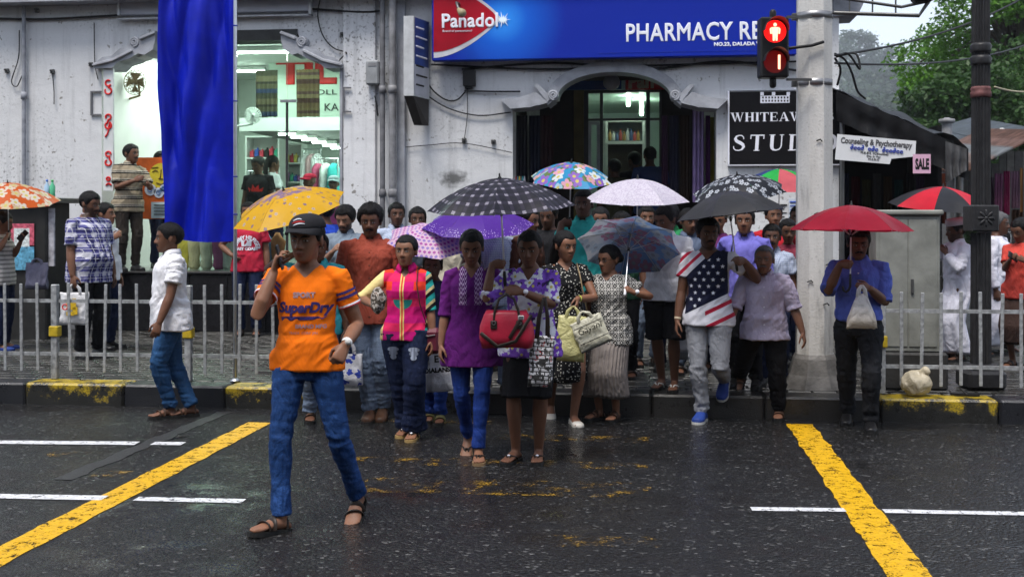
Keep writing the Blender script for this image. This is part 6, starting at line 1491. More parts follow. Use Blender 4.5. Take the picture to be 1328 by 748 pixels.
# hanging edge of the tarpaulin with folds
def skirt_cloth(x0, y0, x1, y1, drop0, drop1, Y, nm, m, par, f=7):
    a, c = ony(x0, y0, Y), ony(x1, y1, Y); n, k = 40, 8; vs = []
    for i in range(k + 1):
        for j in range(n + 1):
            u = j / n; d_ = drop0 + (drop1 - drop0) * u; vs.append((a.x + (c.x - a.x) * u, Y + .03 * math.sin(u * f * 6.28) * (i / k) + .03 * noise.noise((u * 4, i * .3, 1)), a.z + (c.z - a.z) * u - d_ * i / k))
    mb = MB(); mb.add(vs, [(i * (n + 1) + j, (i + 1) * (n + 1) + j, (i + 1) * (n + 1) + j + 1, i * (n + 1) + j + 1) for i in range(k) for j in range(n)]); return adopt(mb.obj(nm, m, None, True), par)
skirt_cloth(1084, 118, 1256, 193, .35, .38, 14.28, 'tarp_valance', TARP, stl)
skirt_cloth(1226, 183, 1254, 193, .5, .25, 14.2, 'torn_corner', mat('grey_tarp_corner', (.06, .06, .062), .5, .4, 8), stl, 3)
b = MB(); xa, xb = ony(1082, 0, 14.3).x, ony(1250, 0, 14.3).x; b.poly([(xa, ZS), (xb, ZS), (xb, 2.75), (xa, 3.45)], 'xz', 17.0, 17.05); adopt(b.obj('back_sheet', TARP), stl); b = MB(); b.box(ony(1240, 0, 14.3).x, ony(1240, 0, 14.3).x + .05, 15.2, 17.0, ZS, 2.9); adopt(b.obj('side_sheet', TARP), stl)
for px, py in ((1092, 122), (1236, 180)): p = ony(px, py, 14.4); b = MB(); b.tube([(p.x, 14.4, ZS), (p.x, 14.4, p.z - .05)], .03, 8); adopt(b.obj('post', FR, None, True), stl)
b = MB(); b.bbox(ony(1085, 0, 14.9).x, ony(1236, 0, 14.9).x, 14.9, 15.7, ZS, 1.0, .01); adopt(b.obj('counter', mat('counter_dark', (.02, .018, .016), .6)), stl)
for k in range(10): hanging_cloth(['navy', 'maroon', 'olive', 'grey', 'brown', 'dark teal', 'black', 'dull purple', 'khaki', 'brick red'][k] + ' garment for sale hanging inside the dark stall', 1090 + k * 14, 1101 + k * 14, 225 + (k % 3) * 4, 290, 15.9, cloth('stall_cloth_%d' % k, [(.02, .025, .06), (.06, .01, .015), (.04, .04, .015), (.05, .05, .05), (.05, .03, .015), (.01, .045, .045), (.008, .008, .009), (.04, .02, .06), (.08, .07, .04), (.09, .025, .015)][k]), 'garment', 3, .02, 'hanging_garment', 'garments inside the dark stall')
cs = empty('clinic_sign', ony(1135, 212, 14.2), label='white counseling clinic sign hung crooked under the tarpaulin', cat='sign')
qs = [(1086, 174), (1188, 183), (1187, 203), (1156, 206), (1154, 213), (1083, 207)]
b = MB(); b.poly(wp(qs[::-1], 14.2), 'xz', 14.2, 14.215); adopt(b.obj('board', mat('old_white_board', (.60, .61, .62), .5, .06, 5)), cs)
def slant(s, x0, x1, yb0, yb1, h, m, bold=0):
    o = at_text(s, x0, x1, (yb0 + yb1) / 2 - h, (yb0 + yb1) / 2, 14.197, m, cs, bold=bold); p = ony((x0 + x1) / 2, (yb0 + yb1) / 2, 14.197)
    ang = math.atan2(-(yb1 - yb0), x1 - x0); o.data.transform(Matrix.Translation(p) @ Matrix.Rotation(-ang, 4, 'Y') @ Matrix.Translation(-p))
slant('Counseling & Psychotherapy', 1090, 1183, 185, 193, 8, mat('grey_ink', (.08, .08, .085), .5), .003)
BLUEI = mat('blue_ink2', (.02, .05, .35), .5)
xg = 1103
for k in range(15):      # rounded blue characters of the second line
    wv_ = 3.6; yb = 193.5 + (xg - 1103) * .085; r_ = 1.7; pts = [(xg + r_ * (1 + math.cos(a)), yb - r_ * (1 + .9 * math.sin(a))) for a in [R(20 + 36 * q) for q in range(8 + k % 3)]]
    if k % 3 == 0: pts += [(xg + 3.4, yb - 5), (xg + 1.5, yb - 5.4)]
    if k not in (4, 8): stroke(pts, 14.196, .0055, BLUEI, 'blue_character', cs)
    xg += 4.6
slant('M.B.B.S. (Colombo)', 1116, 1152, 199, 202, 3, BLK); slant('Dip in Psy', 1124, 1142, 203.5, 205, 2.6, BLK); slant('M.S.B.C', 1126, 1140, 207.5, 208.5, 2.6, BLK)
sl = empty('sale_card', ony(1196, 225, 14.1), label='small pink card reading sale pinned beside the clinic sign', cat='sign'); adopt(bxp(1184, 1207, 200, 225, 14.1, 14.108).obj('card', mat('pink_card', (.60, .36, .48), .6, .05)), sl); at_text('SALE', 1187, 1205, 206, 219, 14.097, BLK, sl, bold=.008)
# corrugated stall further right
rs = empty('tin_stall', ony(1300, 300, 16.5), label='stall with rusty corrugated roof sheets and plank wall behind the lamp post', cat='stall'); rs.location.z = ZS
def corrugated(x0, y0, x1, y1, Y0, Y1, rise, m, nm):
    a, c = ony(x0, y0, Y0), ony(x1, y1, Y0); n = 36; vs = []
    for v in (0, 1):
        for j in range(n + 1): u = j / n; vs.append((a.x + (c.x - a.x) * u, Y0 + (Y1 - Y0) * v, a.z + (c.z - a.z) * u + rise * v + .018 * math.cos(j * math.pi)))
    mb = MB(); mb.add(vs, [(j, j + 1, n + 2 + j, n + 1 + j) for j in range(n)]); return adopt(mb.obj(nm, m), rs)
RUST = [mat('rust_a', (.22, .12, .09), .6, .5, 6), mat('rust_b', (.38, .30, .28), .6, .4, 6), mat('tin_grey', (.32, .34, .36), .45, .3, 5), mat('rust_c', (.30, .18, .15), .6, .4, 6)]
for k in range(5): corrugated(1246 + k * 22, 226 - k * 11, 1270 + k * 22, 214 - k * 11, 15.6 + .012 * (k % 2), 18.6, .25, RUST[k % 4], 'roof_sheet')
for k in range(4): corrugated(1240 + k * 30, 206 - k * 8.5, 1272 + k * 30, 197 - k * 8.5, 18.62 + .012 * (k % 2), 23, .6, mat('blue_grey_tin', (.10, .12, .14), .5, .3, 5), 'back_roof_sheet')
for k in range(12): px = 1236 + k * 10; b = bxp(px, px + 9.2, 212 if k < 6 else 196, 300, 16.6, 16.63); adopt(b.obj('plank', mat('grey_plank_%d' % (k % 3), [(.12, .12, .11), (.16, .155, .14), (.10, .095, .09)][k % 3], .7, .3, 12)), rs)
for px in (1246, 1330): p = ony(px, 215, 15.7); b = MB(); b.tube([(p.x, 15.7, ZS), (p.x, 15.7, p.z - .04)], .035, 8); adopt(b.obj('post', FR, None, True), rs)
for k, (x0, x1, y0, y1, c, nm) in enumerate(((1290, 1301, 225, 275, (.14, .05, .10), 'mauve'), (1302, 1310, 222, 278, (.22, .02, .08), 'crimson'), (1311, 1322, 222, 270, (.18, .10, .14), 'dusty pink'), (1323, 1334, 218, 275, (.35, .18, .06), 'tan'), (1278, 1289, 230, 270, (.06, .03, .05), 'dark plum'), (1294, 1306, 268, 300, (.12, .14, .04), 'olive'), (1312, 1326, 272, 300, (.10, .05, .03), 'brown'))):
    hanging_cloth(nm + ' cloth hanging at the front of the tin roofed stall', x0, x1, y0, y1, 15.9 + k * .05, cloth('tin_cloth_%d' % k, c), 'cloth', 3, .02)
for k, (px, py) in enumerate(((1292, 172), (1299, 168))):
    p = ony(px, py + 14, 18.9); r_ = empty('insulator', p, label='white porcelain insulator on an iron spike above the tin roofs', cat='insulator', group='porcelain insulators'); b = MB(); b.tube([(0, 0, -.25), (0, 0, .02)], .015, 6); b.obj('spike', FR, r_); b = MB(); b.lathe([(.02, 0), (.07, .02), (.07, .06), (.05, .08), (.07, .10), (.06, .17), (.02, .19)], 12); b.obj('porcelain', mat('porcelain', (.6, .6, .58), .2), r_, True)
p = ony(1228, 168, 20); r_ = empty('vent_pipe', p, label='short grey vent pipe rising behind the tarpaulin roof', cat='pipe'); b = MB(); b.tube([(0, 0, -2.4), (0, 0, .12)], .09, 12); b.obj('pipe', PIPE, r_, True); b = MB(); b.lathe([(.1, .10), (.14, .12), (.13, .17), (.02, .19)], 12); b.obj('cap', PIPE, r_, True)
# overhead cables from the pole
z1 = zpole(80)
for k, (px, py, d_, lb_) in enumerate(((1340, -10, 15, 'overhead cable rising from the pole past the lamp post'), (1340, 55, 18, 'lower overhead cable crossing in front of the trees'), (1340, 118, 14, 'pale twine tied from the lamp post toward the stalls'))):
    a = at(1083, 72 + 10 * k, 10.5) if k < 2 else at(1290, 113, 10.1); e = at(px, py, d_); pts = [a.lerp(e, t) - Vector((0, 0, .5 * t * (1 - t) * (1 if k < 2 else .2))) for t in [i / 12 for i in range(13)]]; wire(lb_, pts, .012 if k < 2 else .009, None if k < 2 else mat('twine', (.4, .36, .25), .8))
for k, q in enumerate(([(1083, 70), (1096, 78), (1105, 95), (1112, 118), (1122, 128)], [(1083, 76), (1090, 90), (1086, 110)], [(1085, 74), (1100, 70), (1115, 90), (1110, 70), (1090, 72)])): wire(['loose cable looping down beside the concrete pole', 'short cable end hanging behind the pole', 'tangled cable coil at the back of the pole'][k], [at(x, y, 10.6 + .05 * i) for i, (x, y) in enumerate(q)], .011)
# ------------------------------------------------------------------ trees and hill
def leaf_mat(name, c0, c1):
    t = NT(name); c = t.co(); v = t.noise(c, .9, 4); ob = t.n('TexNoise', dict(Vector=c, Scale=7.0, Detail=2.0)); col = t.ramp(t.math('ADD', t.math('MULTIPLY', v, .5), t.math('MULTIPLY', ob, .5)), [(.32, c0), (.66, c1)])
    t.pr(col=col, rough=.5, spec=.3); tr = t.t.nodes.new('ShaderNodeBsdfTranslucent'); t.put(tr.inputs['Color'], col); mx = t.t.nodes.new('ShaderNodeMixShader'); mx.inputs[0].default_value = .3
    t.t.links.new(t.b.outputs[0], mx.inputs[1]); t.t.links.new(tr.outputs[0], mx.inputs[2]); t.t.links.new(mx.outputs[0], t.o.inputs[0]); return t.m
BARK = mat('wet_bark', (.05, .042, .035), .7, .3, 8, .6, 20)
def tree(label, px, d, H, cr, n, leaf, m, cz=.68, clumps=26, seed=1, group=None, base_z=-.02, open_=0.5):
    rn = np.random.default_rng(seed); p = at(px, YH, d); r_ = empty('tree', (p.x, p.y, base_z), label=label, cat='tree', group=group)
    b = MB(); hz = H * cz
    tr_ = [(0, 0, -.2), (.1 * cr * .2, 0, hz * .35), (-.05 * cr, .1, hz * .7), (0, 0, hz * 1.05)]; b.tube(tr_, [H * .03, H * .024, H * .018, H * .008], 10)
    cl = []
    for k in range(clumps):
        v = rn.normal(size=3); v /= np.linalg.norm(v); rad = rn.uniform(.45, 1.0) ** .6
        c = np.array((0, 0, hz)) + v * rad * np.array((cr, cr, (H - hz) * .95)); cl.append((c, rn.uniform(.22, .42) * cr))
        s0 = Vector(tr_[2]).lerp(Vector(tr_[3]), rn.uniform(0, .9)); e = Vector(c); mdp = s0.lerp(e, .5) + Vector((0, 0, .06 * H)); b.tube([s0, mdp, e], [H * .009, H * .006, H * .002], 6)
    b.obj('trunk', BARK, r_, True)
    vs, fs = [], []
    per = n // clumps
    for c, cr_ in cl:
        v = rn.normal(size=(per, 3)); v /= np.linalg.norm(v, axis=1)[:, None]; pos = c + v * (rn.uniform(.35, 1.05, size=(per, 1)) ** .7) * cr_ * np.array((1, 1, .72))
        for q in pos:
            t1 = rn.normal(size=3); t1[2] = t1[2] * .5 - .35; t1 /= np.linalg.norm(t1); t2 = np.cross(t1, rn.normal(size=3)); t2 /= np.linalg.norm(t2); L = leaf * rn.uniform(.6, 1.3); o = len(vs)
            vs += [q, q + t1 * L * .5 + t2 * L * .26, q + t1 * L, q + t1 * L * .5 - t2 * L * .26]; fs.append((o, o + 1, o + 2, o + 3))
    me = bpy.data.meshes.new('crown'); me.from_pydata([tuple(v) for v in vs], [], fs); link('crown', me, m, r_)
LM = leaf_mat('bright_leaves', (.028, .085, .010), (.10, .24, .02)); LD = leaf_mat('dark_leaves', (.012, .036, .010), (.045, .105, .018)); LB = leaf_mat('distant_leaves', (.02, .04, .022), (.05, .085, .04))
tree('big bright green tree rising behind the lamp post', 1325, 42, 13.5, 3.9, 42000, .20, LM, .66, 50, 3)
tree('dark leafy tree behind the tin roofed stall', 1262, 36, 6.6, 2.4, 26000, .20, LD, .58, 40, 5)
tree('dark green tree behind the tarpaulin stall', 1212, 44, 7.0, 2.2, 16000, .22, LD, .62, 28, 8)
tree('broad dark tree at the right edge behind the stalls', 1345, 36, 8.0, 3.4, 16000, .22, LD, .55, 30, 11)
tree('mid green tree beside the lamp post', 1262, 52, 9.6, 2.3, 12000, .26, LM, .68, 26, 13)
tree('grey-green tree standing alone beyond the tarpaulin stall', 1168, 70, 7.6, 2.4, 9000, .3, LD, .6, 24, 31)
FARG = 'misty trees on the far slope'
rf = random.Random(5)
for k in range(16):
    px = 1080 + (k % 6) * 27 + rf.uniform(-8, 8); d = 520 + (k // 6) * 170 + rf.uniform(-40, 40); top = (120 - (k // 6) * 34 + rf.uniform(-14, 14)); H_ = rf.uniform(36, 46); base = CAMH + (YH - top) * d / FPX - H_
    tree('pale misty tree on the slope beyond the market stalls', px, d, H_, rf.uniform(15, 19), 2600, 2.6, LB, .55, 22, 17 + k, FARG, base)
# far hillside
g = MB(); n = 60; vs = []
for i in range(n + 1):
    for j in range(n + 1):
        x = -900 + 3000 * i / n; y = 250 + 2200 * j / n; vs.append((x, y, -1 + 300 * sm(250, 2000, y) * (.8 + .4 * noise.noise((x * .0015, y * .0015, 1))) + 14 * noise.noise((x * .01, y * .01, 4)) * sm(250, 500, y)))
g.add(vs, [(i * (n + 1) + j, (i + 1) * (n + 1) + j, (i + 1) * (n + 1) + j + 1, i * (n + 1) + j + 1) for i in range(n) for j in range(n)]); tag(g.obj('hill', mat('hill_forest', (.035, .055, .030), .8, .5, .05), None, True), kind='structure')
# ------------------------------------------------------------------ unseen far side of the street; buildings added to block low frontal sky
YO = -9.0
g = MB(); g.box(-40, 40, YO, YO + 3.2, -.02, .18); tag(g.obj('far_pavement', mat('far_pavement_stone', (.06, .06, .055), .5)), kind='structure')
for k, (x0, x1, h, c, lb_) in enumerate(((-30, -12.2, 10.5, (.30, .26, .20), 'unseen tan three storey building added across the road from the shops'), (-12, 4.8, 12.5, (.26, .28, .30), 'unseen grey four storey building added across the road from the shops'), (5, 24, 9.5, (.34, .30, .26), 'unseen cream building with shutters added across the road from the shops'))):
    ob_ = empty('unseen_street_building', ((x0 + x1) / 2, YO, .18), label=lb_, cat='building'); m = mat('far_wall_%d' % k, c, .75, .2, 2)
    b = MB(); b.box(x0, x1, YO - 8, YO, .18, h); adopt(b.obj('wall', m), ob_); b = MB(); b.box(x0 - .1, x1 + .1, YO - 8.2, YO + .45, h + .003, h + .3); adopt(b.obj('roof', TRIM), ob_)
    n = int((x1 - x0) / 2.6)
    for r_ in range(int((h - 1) / 3)):
        for q in range(n):
            xc = x0 + (x1 - x0) * (q + .5) / n; z0 = .5 + r_ * 3.0 + (.5 if r_ else 0); hh = 1.5 if r_ else 2.2
            b = MB(); b.box(xc - .65, xc + .65, YO + .003, YO + .06, z0, z0 + hh); w_ = adopt(b.obj('window', mat('far_frame', (.3, .3, .29), .5)), ob_); b = MB(); b.box(xc - .55, xc + .55, YO + .062, YO + .07, z0 + .1, z0 + hh - .1); o = adopt(b.obj('pane', mat('far_pane', (.02, .025, .03), .1)), ob_)
# ------------------------------------------------------------------ umbrellas
def umb(label, px, py, d, tr, tc, L, Rr, mats, **k):
    ap = at(px, py, d); ax = (RT * tr - FW * tc + Vector((0, 0, 1))).normalized(); return umbrella(label, ap, ap - ax * L, Rr, mats, **k)
def uvpat(fn):
    def pat(t, c): return fn(t, t.n('UVMap'))
    return pat
def plaid_umb(t, uv):
    u, v, _ = t.sep(uv); a = t.band(u, .14, .34, .33); b = t.band(v, .14, .30); fine = t.math('MULTIPLY', t.band(u, .0155, .55), t.math('MULTIPLY', a, b))
    base = t.mix(t.math('MULTIPLY', t.math('ADD', a, b), .5), (.006, .0055, .011), (.026, .022, .042)); return t.mix(fine, base, (.34, .32, .38))
def speck(base, spec, edge=(.80, .95), sc=34):
    def f(t, uv):
        u, v, _ = t.sep(uv); vo = t.n('TexVoronoi', dict(Vector=uv, Scale=float(sc))); m = t.math('LESS_THAN', vo, .26)
        w_ = t.ramp(v, [(edge[0] - .22, 0), (edge[0], 1)]); q = t.noise(uv, 14, 2); m = t.math('MULTIPLY', m, t.math('GREATER_THAN', t.math('ADD', w_, q), 1.25)); return t.mix(m, base, spec)
    return f
def dashes(t, uv):
    u, v, _ = t.sep(uv); row = t.math('FLOOR', t.math('MULTIPLY', v, 11.)); uu = t.math('ADD', t.math('MULTIPLY', u, 9.), t.math('MULTIPLY', row, .5))
    fx = t.math('ABSOLUTE', t.math('SUBTRACT', t.math('FRACT', t.math('ADD', uu, 50.)), .5)); fv = t.math('ABSOLUTE', t.math('SUBTRACT', t.math('FRACT', t.math('MULTIPLY', v, 11.)), .5))
    m = t.math('LESS_THAN', t.math('ADD', t.math('POWER', t.math('MULTIPLY', fx, 3.0), 2.), t.math('POWER', t.math('MULTIPLY', fv, 3.2), 2.)), 1.0)
    ln = t.math('MULTIPLY', t.math('LESS_THAN', fx, .06), 1.0); c = t.ramp(t.math('FRACT', t.math('MULTIPLY', row, .5)), [(0, (.36, .06, .32)), (.4, (.24, .16, .48))], 'CONSTANT')
    return t.mix(m, t.mix(ln, (.60, .42, .55), (.5, .22, .42)), c)
def lace(t, uv):
    vo = t.n('TexVoronoi', dict(Vector=uv, Scale=16.0), feature='DISTANCE_TO_EDGE'); vo2 = t.n('TexVoronoi', dict(Vector=uv, Scale=40.0), feature='DISTANCE_TO_EDGE')
    m = t.math('MAXIMUM', t.math('LESS_THAN', vo, .05), t.math('MULTIPLY', t.math('LESS_THAN', vo2, .04), .5)); return t.mix(m, (.66, .62, .70), (.48, .42, .54))
def fl_uv(cols, ground, sc, r=.42, leaf=None, petals=5, center=(.5, .42, .1)):
    def f(t, c): return floral(cols, ground, (sc, sc), 'xy', r, petals, leaf, center=center)(t, c)
    return f
M_YEL = brolly_cloth('yellow_umbrella_cloth', lambda t, c: t.mix(t.math('MULTIPLY', t.ramp(t.noise(c, 9, 5, .7), [(.46, 0), (.53, 1)]), t.ramp(t.math('LESS_THAN', t.n('VectorMath', {0: t.n('VectorMath', {0: c, 1: (-.10, .12, .50)}, operation='SUBTRACT')}, operation='LENGTH', out=1), .30), [(0, 0), (1, 1)])), fl_uv([(.42, .34, .28), (.14, .10, .18), (.45, .25, .02)], (.58, .32, .006), 13, .2, center=(.3, .2, .1))(t, c), (.20, .13, .22)))
M_PLAID = brolly_cloth('plaid_umbrella_cloth', uvpat(plaid_umb), trans=.12)
M_PURP = brolly_cloth('purple_umbrella_cloth', uvpat(speck((.075, .018, .26), (.55, .42, .75))), trans=.3)
M_PINK = brolly_cloth('pink_umbrella_cloth', uvpat(dashes))
M_BLUF = brolly_cloth('blue_floral_cloth', fl_uv([(.55, .60, .62), (.22, .10, .42), (.60, .30, .38), (.30, .45, .55)], (.02, .24, .46), 9, .5, (.10, .16, .05)))
M_LACE = brolly_cloth('lace_umbrella_cloth', uvpat(lace), trans=.35)
M_GREYB = brolly_cloth('grey_blue_umbrella_cloth', fl_uv([(.20, .24, .30), (.20, .10, .16), (.24, .27, .32)], lambda t, c: t.ramp(t.sep(c)[0], [(.0, (.10, .18, .34)), (.3, (.30, .31, .34))]), 8, .5, center=(.14, .16, .2)), trans=.42, rough=.3)
M_DKF = brolly_cloth('dark_floral_cloth', fl_uv([(.34, .36, .40), (.24, .26, .30)], (.008, .009, .014), 15, .38, center=(.05, .06, .08)), trans=.1)
M_BLACK = brolly_cloth('black_umbrella_cloth', col=(.020, .020, .023), trans=.16, rough=.35)
M_GRN = brolly_cloth('green_panel_cloth', col=(.02, .36, .06)); M_PNK2 = brolly_cloth('coral_panel_cloth', col=(.55, .10, .12)); M_NVY = brolly_cloth('navy_panel_cloth', col=(.03, .05, .18)); M_WPN = brolly_cloth('white_panel_cloth', col=(.6, .6, .62))
M_RED = brolly_cloth('red_umbrella_cloth', col=(.30, .006, .024), trans=.4, rough=.32); M_RED2 = brolly_cloth('scarlet_panel_cloth', col=(.55, .012, .03)); M_BLK2 = brolly_cloth('charcoal_panel_cloth', col=(.022, .023, .028))
M_ORG = brolly_cloth('orange_floral_cloth', fl_uv([(.58, .52, .44), (.50, .40, .25)], (.50, .085, .008), 8, .5))
WSH = mat('white_shaft', (.65, .65, .66), .35)
U_yel = umb('yellow umbrella with purple blossom print, tilted toward the road', 368, 247, 9.35, -.23, .34, .60, .475, M_YEL, h=.36, spin=12)
U_pla = umb('black umbrella with white checked plaid pattern', 648, 231, 7.85, -.05, .10, .75, .51, M_PLAID, h=.40, spin=22)
U_pur = umb('purple umbrella with white specks along its rim, under the plaid one', 620, 269, 9.5, 0, .22, .55, .47, M_PURP, h=.34, spin=10, hook=True)
U_pnk = umb('pink and lilac dash patterned umbrella behind the woman in magenta', 557, 295, 9.5, .12, .42, .45, .35, M_PINK, h=.36, spin=5)
U_blf = umb('sky blue umbrella with large flower print near the arch', 741, 211, 10.5, .02, .26, .62, .385, M_BLUF, h=.42, spin=20)
U_lac = umb('white lace patterned umbrella held by the man in the white polo', 827, 232, 10.0, 0, .12, .64, .46, M_LACE, h=.40, spin=23)
U_gry = umb('grey-blue flowered umbrella tipped back so its ribs show', 817, 303, 9.85, .16, -.74, .62, .44, M_GREYB, h=.30, spin=14, handle=WSH)
U_dkf = umb('black umbrella with pale grey flower print behind the black one', 956, 227, 10.7, -.14, .22, .70, .45, M_DKF, h=.38, spin=3, shaft=WSH)
U_blk = umb('plain black umbrella with grey underside over the flag shirt', 943, 248, 9.45, -.12, -.03, .65, .46, M_BLACK, h=.42, spin=30, shaft=WSH)
U_grn = umb('green umbrella with coral and navy panels against the wall', 1011, 219, 12.1, 0, .08, .68, .47, [M_GRN, M_PNK2, M_GRN, M_NVY, M_GRN, M_PNK2, M_WPN, M_NVY], h=.46, spin=-150)
U_red = umb('plain red umbrella over the man in the blue shirt', 1104, 266, 9.15, .02, -.02, .67, .475, M_RED, h=.42, spin=23, hook=True, shaft=WSH)
U_rbk = umb('umbrella with alternating scarlet and black panels by the cabinet', 1223, 242, 12.3, .05, .12, .68, .55, [M_RED2, M_BLK2], h=.40, spin=-5)
U_org = umb('orange umbrella with cream flower print beside the kiosk', 10, 237, 13.2, .05, .16, .66, .57, M_ORG, h=.38, spin=10)
# ------------------------------------------------------------------ clothes
JEAN = denim('mid_blue_denim', (.013, .042, .14), 2.4); JEAN2 = denim('royal_blue_denim', (.012, .035, .18), 1.6); JEANL = denim('washed_pale_denim', (.16, .21, .30), 1.4); JEAND = denim('dark_indigo_denim', (.010, .016, .045), 1.6); JEANS2 = denim('street_blue_denim', (.022, .07, .17), 2.0)
BLKC = cloth('black_cotton', (.010, .010, .012)); BLKT = cloth('black_suiting', (.009, .009, .011)); WHT_C = cloth('white_cotton', (.64, .64, .68)); WHT_R = cloth('white_robe_cotton', (.60, .60, .68))
GREYS = cloth('grey_sweat_cloth', (.25, .26, .29)); RUSTC = cloth('rust_red_cotton', (.26, .055, .035)); TEAL = cloth('teal_cotton', (.03, .32, .30)); CYAN = cloth('cyan_cotton', (.05, .40, .46)); GB = cloth('grey_blue_cotton', (.16, .20, .25)); LAV = cloth('lavender_cotton', (.42, .38, .50), pattern=lambda t, c: t.mix(t.math('MULTIPLY', t.band(t.sep(c)[0], .012, .3), .35), (.44, .40, .53), (.36, .32, .48)))
VIO = cloth('violet_cotton', (.14, .13, .44)); BLUS = cloth('blue_shirt_cotton', (.085, .12, .44)); REDB = cloth('red_blouse_cotton', (.38, .015, .025)); REDT = cloth('red_tee_cotton', (.40, .02, .045)); BRWN = cloth('brown_blouse', (.060, .025, .016)); GRNC = cloth('green_cotton', (.03, .24, .09)); LBLU = cloth('light_blue_check', (.3, .36, .45), pattern=plaid((.36, .42, .52), (.28, .34, .46), (.2, .26, .4), .02)); BRBL = cloth('bright_blue_cotton', (.02, .06, .42)); PINKT = cloth('pink_tee', (.45, .06, .25)); CORAL = cloth('coral_top', (.5, .06, .045))
PLAIDS = cloth('navy_plaid_cotton', (.1, .1, .3), pattern=plaid((.44, .44, .52), (.085, .085, .24), (.020, .020, .085), .105))
STRP = cloth('striped_polo_cotton', (.3, .3, .2), pattern=stripes(2, .115, [(0, (.24, .20, .14)), (.50, (.010, .010, .011)), (.66, (.34, .31, .25)), (.74, (.010, .010, .011)), (.84, (.40, .37, .31)), (.92, (.24, .20, .14))]))
STRW = cloth('pale_striped_top', (.5, .5, .48), pattern=stripes(2, .05, [(0, (.5, .48, .45)), (.6, (.22, .21, .20))]))
ORANGE = cloth('orange_jersey', (.74, .15, .006), var=.08, wr=.25)
FLOW = cloth('purple_flower_cotton', (.5, .5, .5), pattern=floral([(.66, .66, .70), (.62, .62, .68), (.16, .06, .42)], lambda t, c: t.ramp(t.noise(c, 9, 3), [(.40, (.60, .60, .66)), (.46, (.20, .08, .48)), (.60, (.05, .02, .10)), (.66, (.03, .12, .09))], 'CONSTANT'), (13, 13), 'xz', .46, 5))
DOTS = cloth('black_dotted_cotton', (.02, .02, .02), pattern=dots((.010, .010, .011), (.50, .49, .45), 46, .26))
GEO = cloth('black_white_geometric', (.1, .1, .1), pattern=geo((.010, .010, .011), (.40, .39, .37), 17))
GREYSK = cloth('grey_pleated_cloth', (.20, .175, .165)); DOTHEM = cloth('pale_hem_print', (.3, .3, .3), pattern=dots((.30, .29, .27), (.06, .06, .06), 120, .3))
def purple_pat(t, c):
    x, y, z = t.sep(c); ax = t.math('ABSOLUTE', x); m = t.math('MULTIPLY', t.math('GREATER_THAN', ax, .028), t.math('LESS_THAN', ax, .082)); m = t.math('MULTIPLY', m, t.math('MULTIPLY', t.math('GREATER_THAN', z, 1.10), t.math('GREATER_THAN', y, 0.0)))
    w_ = t.math('SINE', t.math('ADD', t.math('MULTIPLY', z, 190.), t.math('MULTIPLY', t.math('SINE', t.math('MULTIPLY', ax, 210.)), 3.2))); m = t.math('MULTIPLY', m, t.math('GREATER_THAN', w_, .25)); return t.mix(m, t.ramp(t.noise(c, 5, 3), [(.3, (.075, .008, .105)), (.7, (.115, .014, .155))]), (.50, .36, .56))
PURP = cloth('purple_embroidered_cotton', (.1, .01, .1), pattern=purple_pat)
def vest_pat(t, c):
    x, y, z = t.sep(c); base = t.ramp(t.math('ADD', t.math('MULTIPLY', z, 1.0), 0.0), [(0, (.50, .008, .14)), (.92, (.46, .008, .16)), (1.0, (.50, .008, .14))])
    base = t.mix(t.math('MULTIPLY', t.math('GREATER_THAN', t.math('ABSOLUTE', x), .085), t.math('GREATER_THAN', z, 1.16)), base, (.62, .045, .02))
    base = t.mix(t.math('MULTIPLY', t.band(z, .19, .34, .55), t.math('LESS_THAN', z, 1.30)), base, (.60, .02, .10))
    semi = t.math('MULTIPLY', t.math('LESS_THAN', t.math('ADD', t.math('POWER', x, 2.), t.math('POWER', t.math('SUBTRACT', z, 1.09), 2.)), .0055), t.math('LESS_THAN', z, 1.09)); base = t.mix(semi, base, (.02, .22, .20))
    base = t.mix(t.math('LESS_THAN', t.math('ABSOLUTE', t.math('SUBTRACT', x, .005)), .016), base, (.62, .46, .16)); base = t.mix(t.math('LESS_THAN', t.math('ABSOLUTE', t.math('SUBTRACT', x, .005)), .006), base, (.55, .05, .03))
    sl = t.math('GREATER_THAN', x, .165); base = t.mix(sl, base, (.62, .50, .22)); sl2 = t.math('LESS_THAN', x, -.165); base = t.mix(sl2, base, t.ramp(t.math('FRACT', t.math('MULTIPLY', t.math('ADD', z, t.math('MULTIPLY', x, .9)), 9.)), [(0, (.02, .30, .28)), (.45, (.012, .012, .014)), (.75, (.6, .5, .25))], 'CONSTANT')); return base
VEST = cloth('magenta_colour_block', (.5, .01, .1), pattern=vest_pat, wr=.2)
def flag_pat(t, c):
    x, y, z = t.sep(c); v = t.math('ADD', z, t.math('MULTIPLY', x, .95)); navy = t.math('MULTIPLY', t.math('LESS_THAN', v, 1.385), t.math('GREATER_THAN', t.math('ADD', z, t.math('MULTIPLY', x, .5)), 1.0)); navy = t.math('MULTIPLY', navy, t.math('LESS_THAN', t.math('ABSOLUTE', x), .175))
    red = t.math('MULTIPLY', t.band(v, .105, .36, .25), t.math('MULTIPLY', t.math('GREATER_THAN', v, 1.40), t.math('GREATER_THAN', x, .03))); red2 = t.math('MULTIPLY', t.band(t.math('ADD', z, t.math('MULTIPLY', x, .5)), .12, .3, .45), t.math('LESS_THAN', t.math('ADD', z, t.math('MULTIPLY', x, .5)), .97)); red2 = t.math('MULTIPLY', red2, t.math('LESS_THAN', x, .0))
    return t.mix(t.math('MAXIMUM', red, red2), t.mix(navy, (.60, .60, .66), (.012, .014, .035)), (.42, .02, .05))
FLAG = cloth('flag_print_jersey', (.5, .5, .5), pattern=flag_pat, wr=.22)
